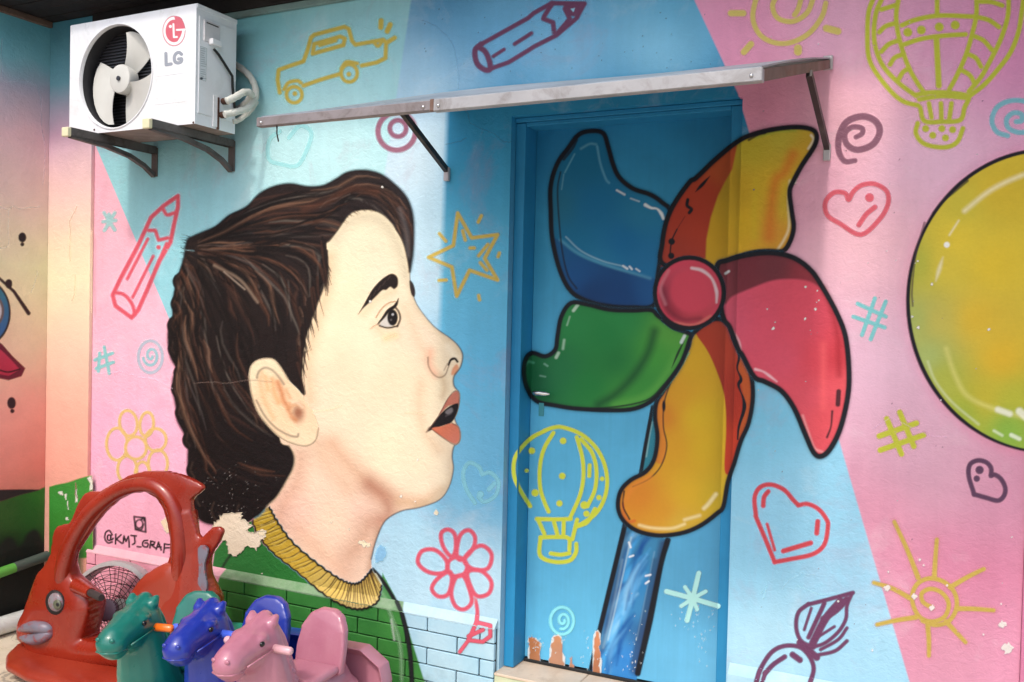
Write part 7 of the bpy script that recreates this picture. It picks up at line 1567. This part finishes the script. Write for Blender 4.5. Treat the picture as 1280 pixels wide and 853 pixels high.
# ---- rocking horses: local frame, x = right, -y = forward, z up from the floor
def horse_parts():
    P_ = {}
    bm = bmesh.new()
    V3 = lambda f, z, r=0.0: (r, -f, z)
    limb(bm, V3(-0.16, 0.19), V3(0.14, 0.19), 0.105, 0.115); limb(bm, V3(0.17, 0.17), V3(0.235, 0.30), 0.125, 0.108); limb(bm, V3(0.235, 0.30), V3(0.265, 0.43), 0.108, 0.088); limb(bm, V3(0.265, 0.43), V3(0.275, 0.505), 0.088, 0.074); ellipsoid(bm, V3(0.24, 0.20), (0.115, 0.12, 0.14))
    for r_ in (-0.085, 0.085):
        limb(bm, V3(0.17, 0.16, r_ * .8), V3(0.22, 0.05, r_), 0.06, 0.045); limb(bm, V3(-0.2, 0.16, r_ * .8), V3(-0.26, 0.05, r_), 0.06, 0.045)
        limb(bm, V3(-0.34, 0.045, r_ * 1.3), V3(0.36, 0.045, r_ * 1.3), 0.035, 0.035); limb(bm, V3(0.36, 0.045, r_ * 1.3), V3(0.46, 0.08, r_ * 1.2), 0.035, 0.03)
    # head
    limb(bm, V3(0.275, 0.510), V3(0.36, 0.498), 0.072, 0.066); limb(bm, V3(0.36, 0.498), V3(0.44, 0.482), 0.063, 0.055); ellipsoid(bm, V3(0.448, 0.474), (0.057, 0.056, 0.055)); ellipsoid(bm, V3(0.335, 0.470), (0.060, 0.07, 0.066)); ellipsoid(bm, V3(0.432, 0.444), (0.045, 0.048, 0.036))
    for r_ in (-1, 1):
        limb(bm, V3(0.268, 0.566, r_ * 0.044), V3(0.256, 0.584, r_ * 0.050), 0.024, 0.014); ellipsoid(bm, V3(0.335, 0.532, r_ * 0.050), (0.022, 0.030, 0.018))
        limb(bm, V3(0.36, 0.545, r_ * 0.030), V3(0.43, 0.522, r_ * 0.026), 0.014, 0.012)
    # mane crest, tousled in thick locks
    limb(bm, V3(0.25, 0.572), V3(0.18, 0.47), 0.030, 0.036); limb(bm, V3(0.18, 0.47), V3(0.12, 0.32), 0.036, 0.045)
    for k in range(7):
        z_ = 0.57 - k * 0.035; f_ = 0.262 - k * 0.017
        for r_ in (-1, 1): limb(bm, V3(f_, z_, r_ * 0.01), V3(f_ - 0.012, z_ - 0.035, r_ * (0.048 + 0.004 * k)), 0.017, 0.010)
    limb(bm, V3(0.265, 0.578), V3(0.335, 0.560), 0.020, 0.012); limb(bm, V3(0.265, 0.575, 0.02), V3(0.33, 0.552, 0.03), 0.016, 0.010)
    P_['body'] = fuse(bm, 0.0065, 4)
    # saddle seat
    bm = bmesh.new()
    for (f0, f1, z0, z1, hw) in ((-0.10, 0.12, 0.262, 0.30, 0.105),): bx(bm, (-hw, -f1, z0), (hw, -f0, z1), 0.016, 3)
    limb(bm, V3(0.12, 0.285, -0.09), V3(0.12, 0.285, 0.09), 0.03, 0.03)
    P_['seat'] = fuse(bm, 0.008, 6)
    # backrest: rounded slab leaning back
    bm = bmesh.new()
    pr = [(-0.105, 0.255), (-0.108, 0.34), (-0.098, 0.42), (-0.07, 0.468), (-0.03, 0.488), (0.03, 0.488), (0.07, 0.468), (0.098, 0.42), (0.108, 0.34), (0.105, 0.255)]
    pr = [(x * 1.02, z) for x, z in pr]
    A = [bm.verts.new((x, 0.105 + (z - 0.25) * 0.22 - 0.018 * (abs(x) / 0.1) ** 2, z)) for x, z in pr]; B = [bm.verts.new((x, 0.148 + (z - 0.25) * 0.22 - 0.018 * (abs(x) / 0.1) ** 2, z)) for x, z in pr]
    bm.faces.new(A); bm.faces.new(list(reversed(B)))
    for i in range(len(pr)): j = (i + 1) % len(pr); bm.faces.new((A[i], B[i], B[j], A[j]))
    bmesh.ops.recalc_face_normals(bm, faces=bm.faces)
    P_['backrest'] = fuse(bm, 0.007, 9)
    bm = bmesh.new(); tube(bm, [(0, 0.1035 + (z - 0.25) * 0.22, z) for z in (0.30, 0.36, 0.42, 0.47)], 0.0022, 6); P_['seam'] = mesh_of(bm)
    # rear wing of the rocker: broad slab with a sunk panel
    bm = bmesh.new()
    pr = [(-0.19, 0.02), (-0.225, 0.19), (-0.20, 0.265), (-0.10, 0.325), (0.10, 0.325), (0.20, 0.265), (0.225, 0.19), (0.19, 0.02)]
    A = [bm.verts.new((x, 0.235 + (z - 0.1) * 0.1, z)) for x, z in pr]; B = [bm.verts.new((x, 0.325 + (z - 0.1) * 0.1, z)) for x, z in pr]
    bm.faces.new(A); bm.faces.new(list(reversed(B)))
    for i in range(len(pr)): j = (i + 1) % len(pr); bm.faces.new((A[i], B[i], B[j], A[j]))
    bmesh.ops.recalc_face_normals(bm, faces=bm.faces)
    inner = [f for f in bm.faces if f.normal.y < -0.7]
    r_ = bmesh.ops.inset_region(bm, faces=inner, thickness=0.040, depth=-0.0)
    bmesh.ops.translate(bm, verts=list({v for f in inner for v in f.verts}), vec=(0, 0.05, 0))
    bmesh.ops.bevel(bm, geom=list(bm.edges), offset=0.008, segments=3, affect='EDGES', profile=0.5)
    P_['rear_wing'] = mesh_of(bm)
    # bridle moulding and nostril ring, mane grooves
    bm = bmesh.new()
    for s_ in (-1, 1):
        tube(bm, [V3(0.295, 0.486, s_ * 0.075), V3(0.36, 0.474, s_ * 0.068), V3(0.425, 0.462, s_ * 0.058)], 0.0034, 8)
        ellipsoid(bm, V3(0.492, 0.497, s_ * 0.027), (0.010, 0.006, 0.008), seg=12)
    tube(bm, [V3(0.44, 0.452, 0.055), V3(0.484, 0.450, 0.038), V3(0.499, 0.450, 0), V3(0.484, 0.450, -0.038), V3(0.44, 0.452, -0.055)], 0.0038, 6)
    P_['bridle'] = mesh_of(bm)
    P_['handle'] = []
    for s_ in (-1, 1):
        P_['handle'].append(tube_mesh([V3(0.288, 0.485, s_ * 0.055), V3(0.288, 0.485, s_ * 0.136), V3(0.288, 0.485, s_ * 0.143)], [0.0155, 0.014, 0.010], 16))
    P_['eye'] = []
    for s_ in (-1, 1):
        bm = bmesh.new(); ellipsoid(bm, V3(0.352, 0.520, s_ * 0.0635), (0.010, 0.011, 0.010), seg=12); P_['eye'].append(mesh_of(bm))
    return P_
HPARTS = horse_parts()
def horse(x, y, rz, sc_, mat, wing, hand, label, pegs=(0, 1)):
    t = thing('rocking_horse', label, 'rocking horse', (x, y, FLOOR + 0.005), rz, 'plastic rocking horses')
    t.scale = (sc_, sc_, sc_)
    def add(name, me, m_, par=None):
        me = me.copy(); o = obj(name, me, m_, par or t, local=True)
        for p in me.polygons: p.use_smooth = True
        return o
    b0 = add('body', HPARTS['body'], mat)
    add('bridle', HPARTS['bridle'], mat, b0)
    for me in HPARTS['eye']: add('eye', me, M_EYE, b0)
    add('seat', HPARTS['seat'], mat); bk = add('backrest', HPARTS['backrest'], mat); add('seam', HPARTS['seam'], mat, bk)
    w_ = add('rear_wing', HPARTS['rear_wing'], wing); w_.scale = (0.94, 1.0, 0.93); w_.data.set_sharp_from_angle(angle=math.radians(50))
    for k in pegs: add('handle', HPARTS['handle'][k], hand)
    return t
M_EYE = plain('glossy_black_eye', (16, 15, 16), 0.15, var=0.02)
M_TEAL = plastic('teal_plastic', (8, 104, 92), 0.3, (18, 118, 104)); M_TEALS = plastic('light_teal_plastic', (28, 138, 116), 0.35)
M_BLU = plastic('blue_plastic', (22, 40, 144), 0.3, (32, 60, 164)); M_BLUS = plastic('bright_blue_plastic', (26, 62, 176), 0.33)
M_PNK = plastic('pink_plastic', (172, 106, 126), 0.36, (186, 126, 142), 0.35); M_ORG = plastic('orange_plastic', (222, 100, 18), 0.35); M_PBLU = plastic('pale_blue_plastic', (60, 90, 200), 0.35); M_PPNK = plastic('pale_pink_plastic', (196, 150, 158), 0.4)
horse(-2.837, -0.598, math.radians(15), 1.0, M_TEAL, M_TEALS, M_ORG, 'teal rocking horse with orange handle next to the red fish', (1,))
horse(-2.550, -0.517, math.radians(10), 1.0, M_BLU, M_BLUS, M_PBLU, 'royal blue rocking horse between the teal and pink ones')
horse(-2.261, -0.530, math.radians(5), 1.0, M_PNK, M_PNK, M_PPNK, 'faded pink rocking horse nearest the door')
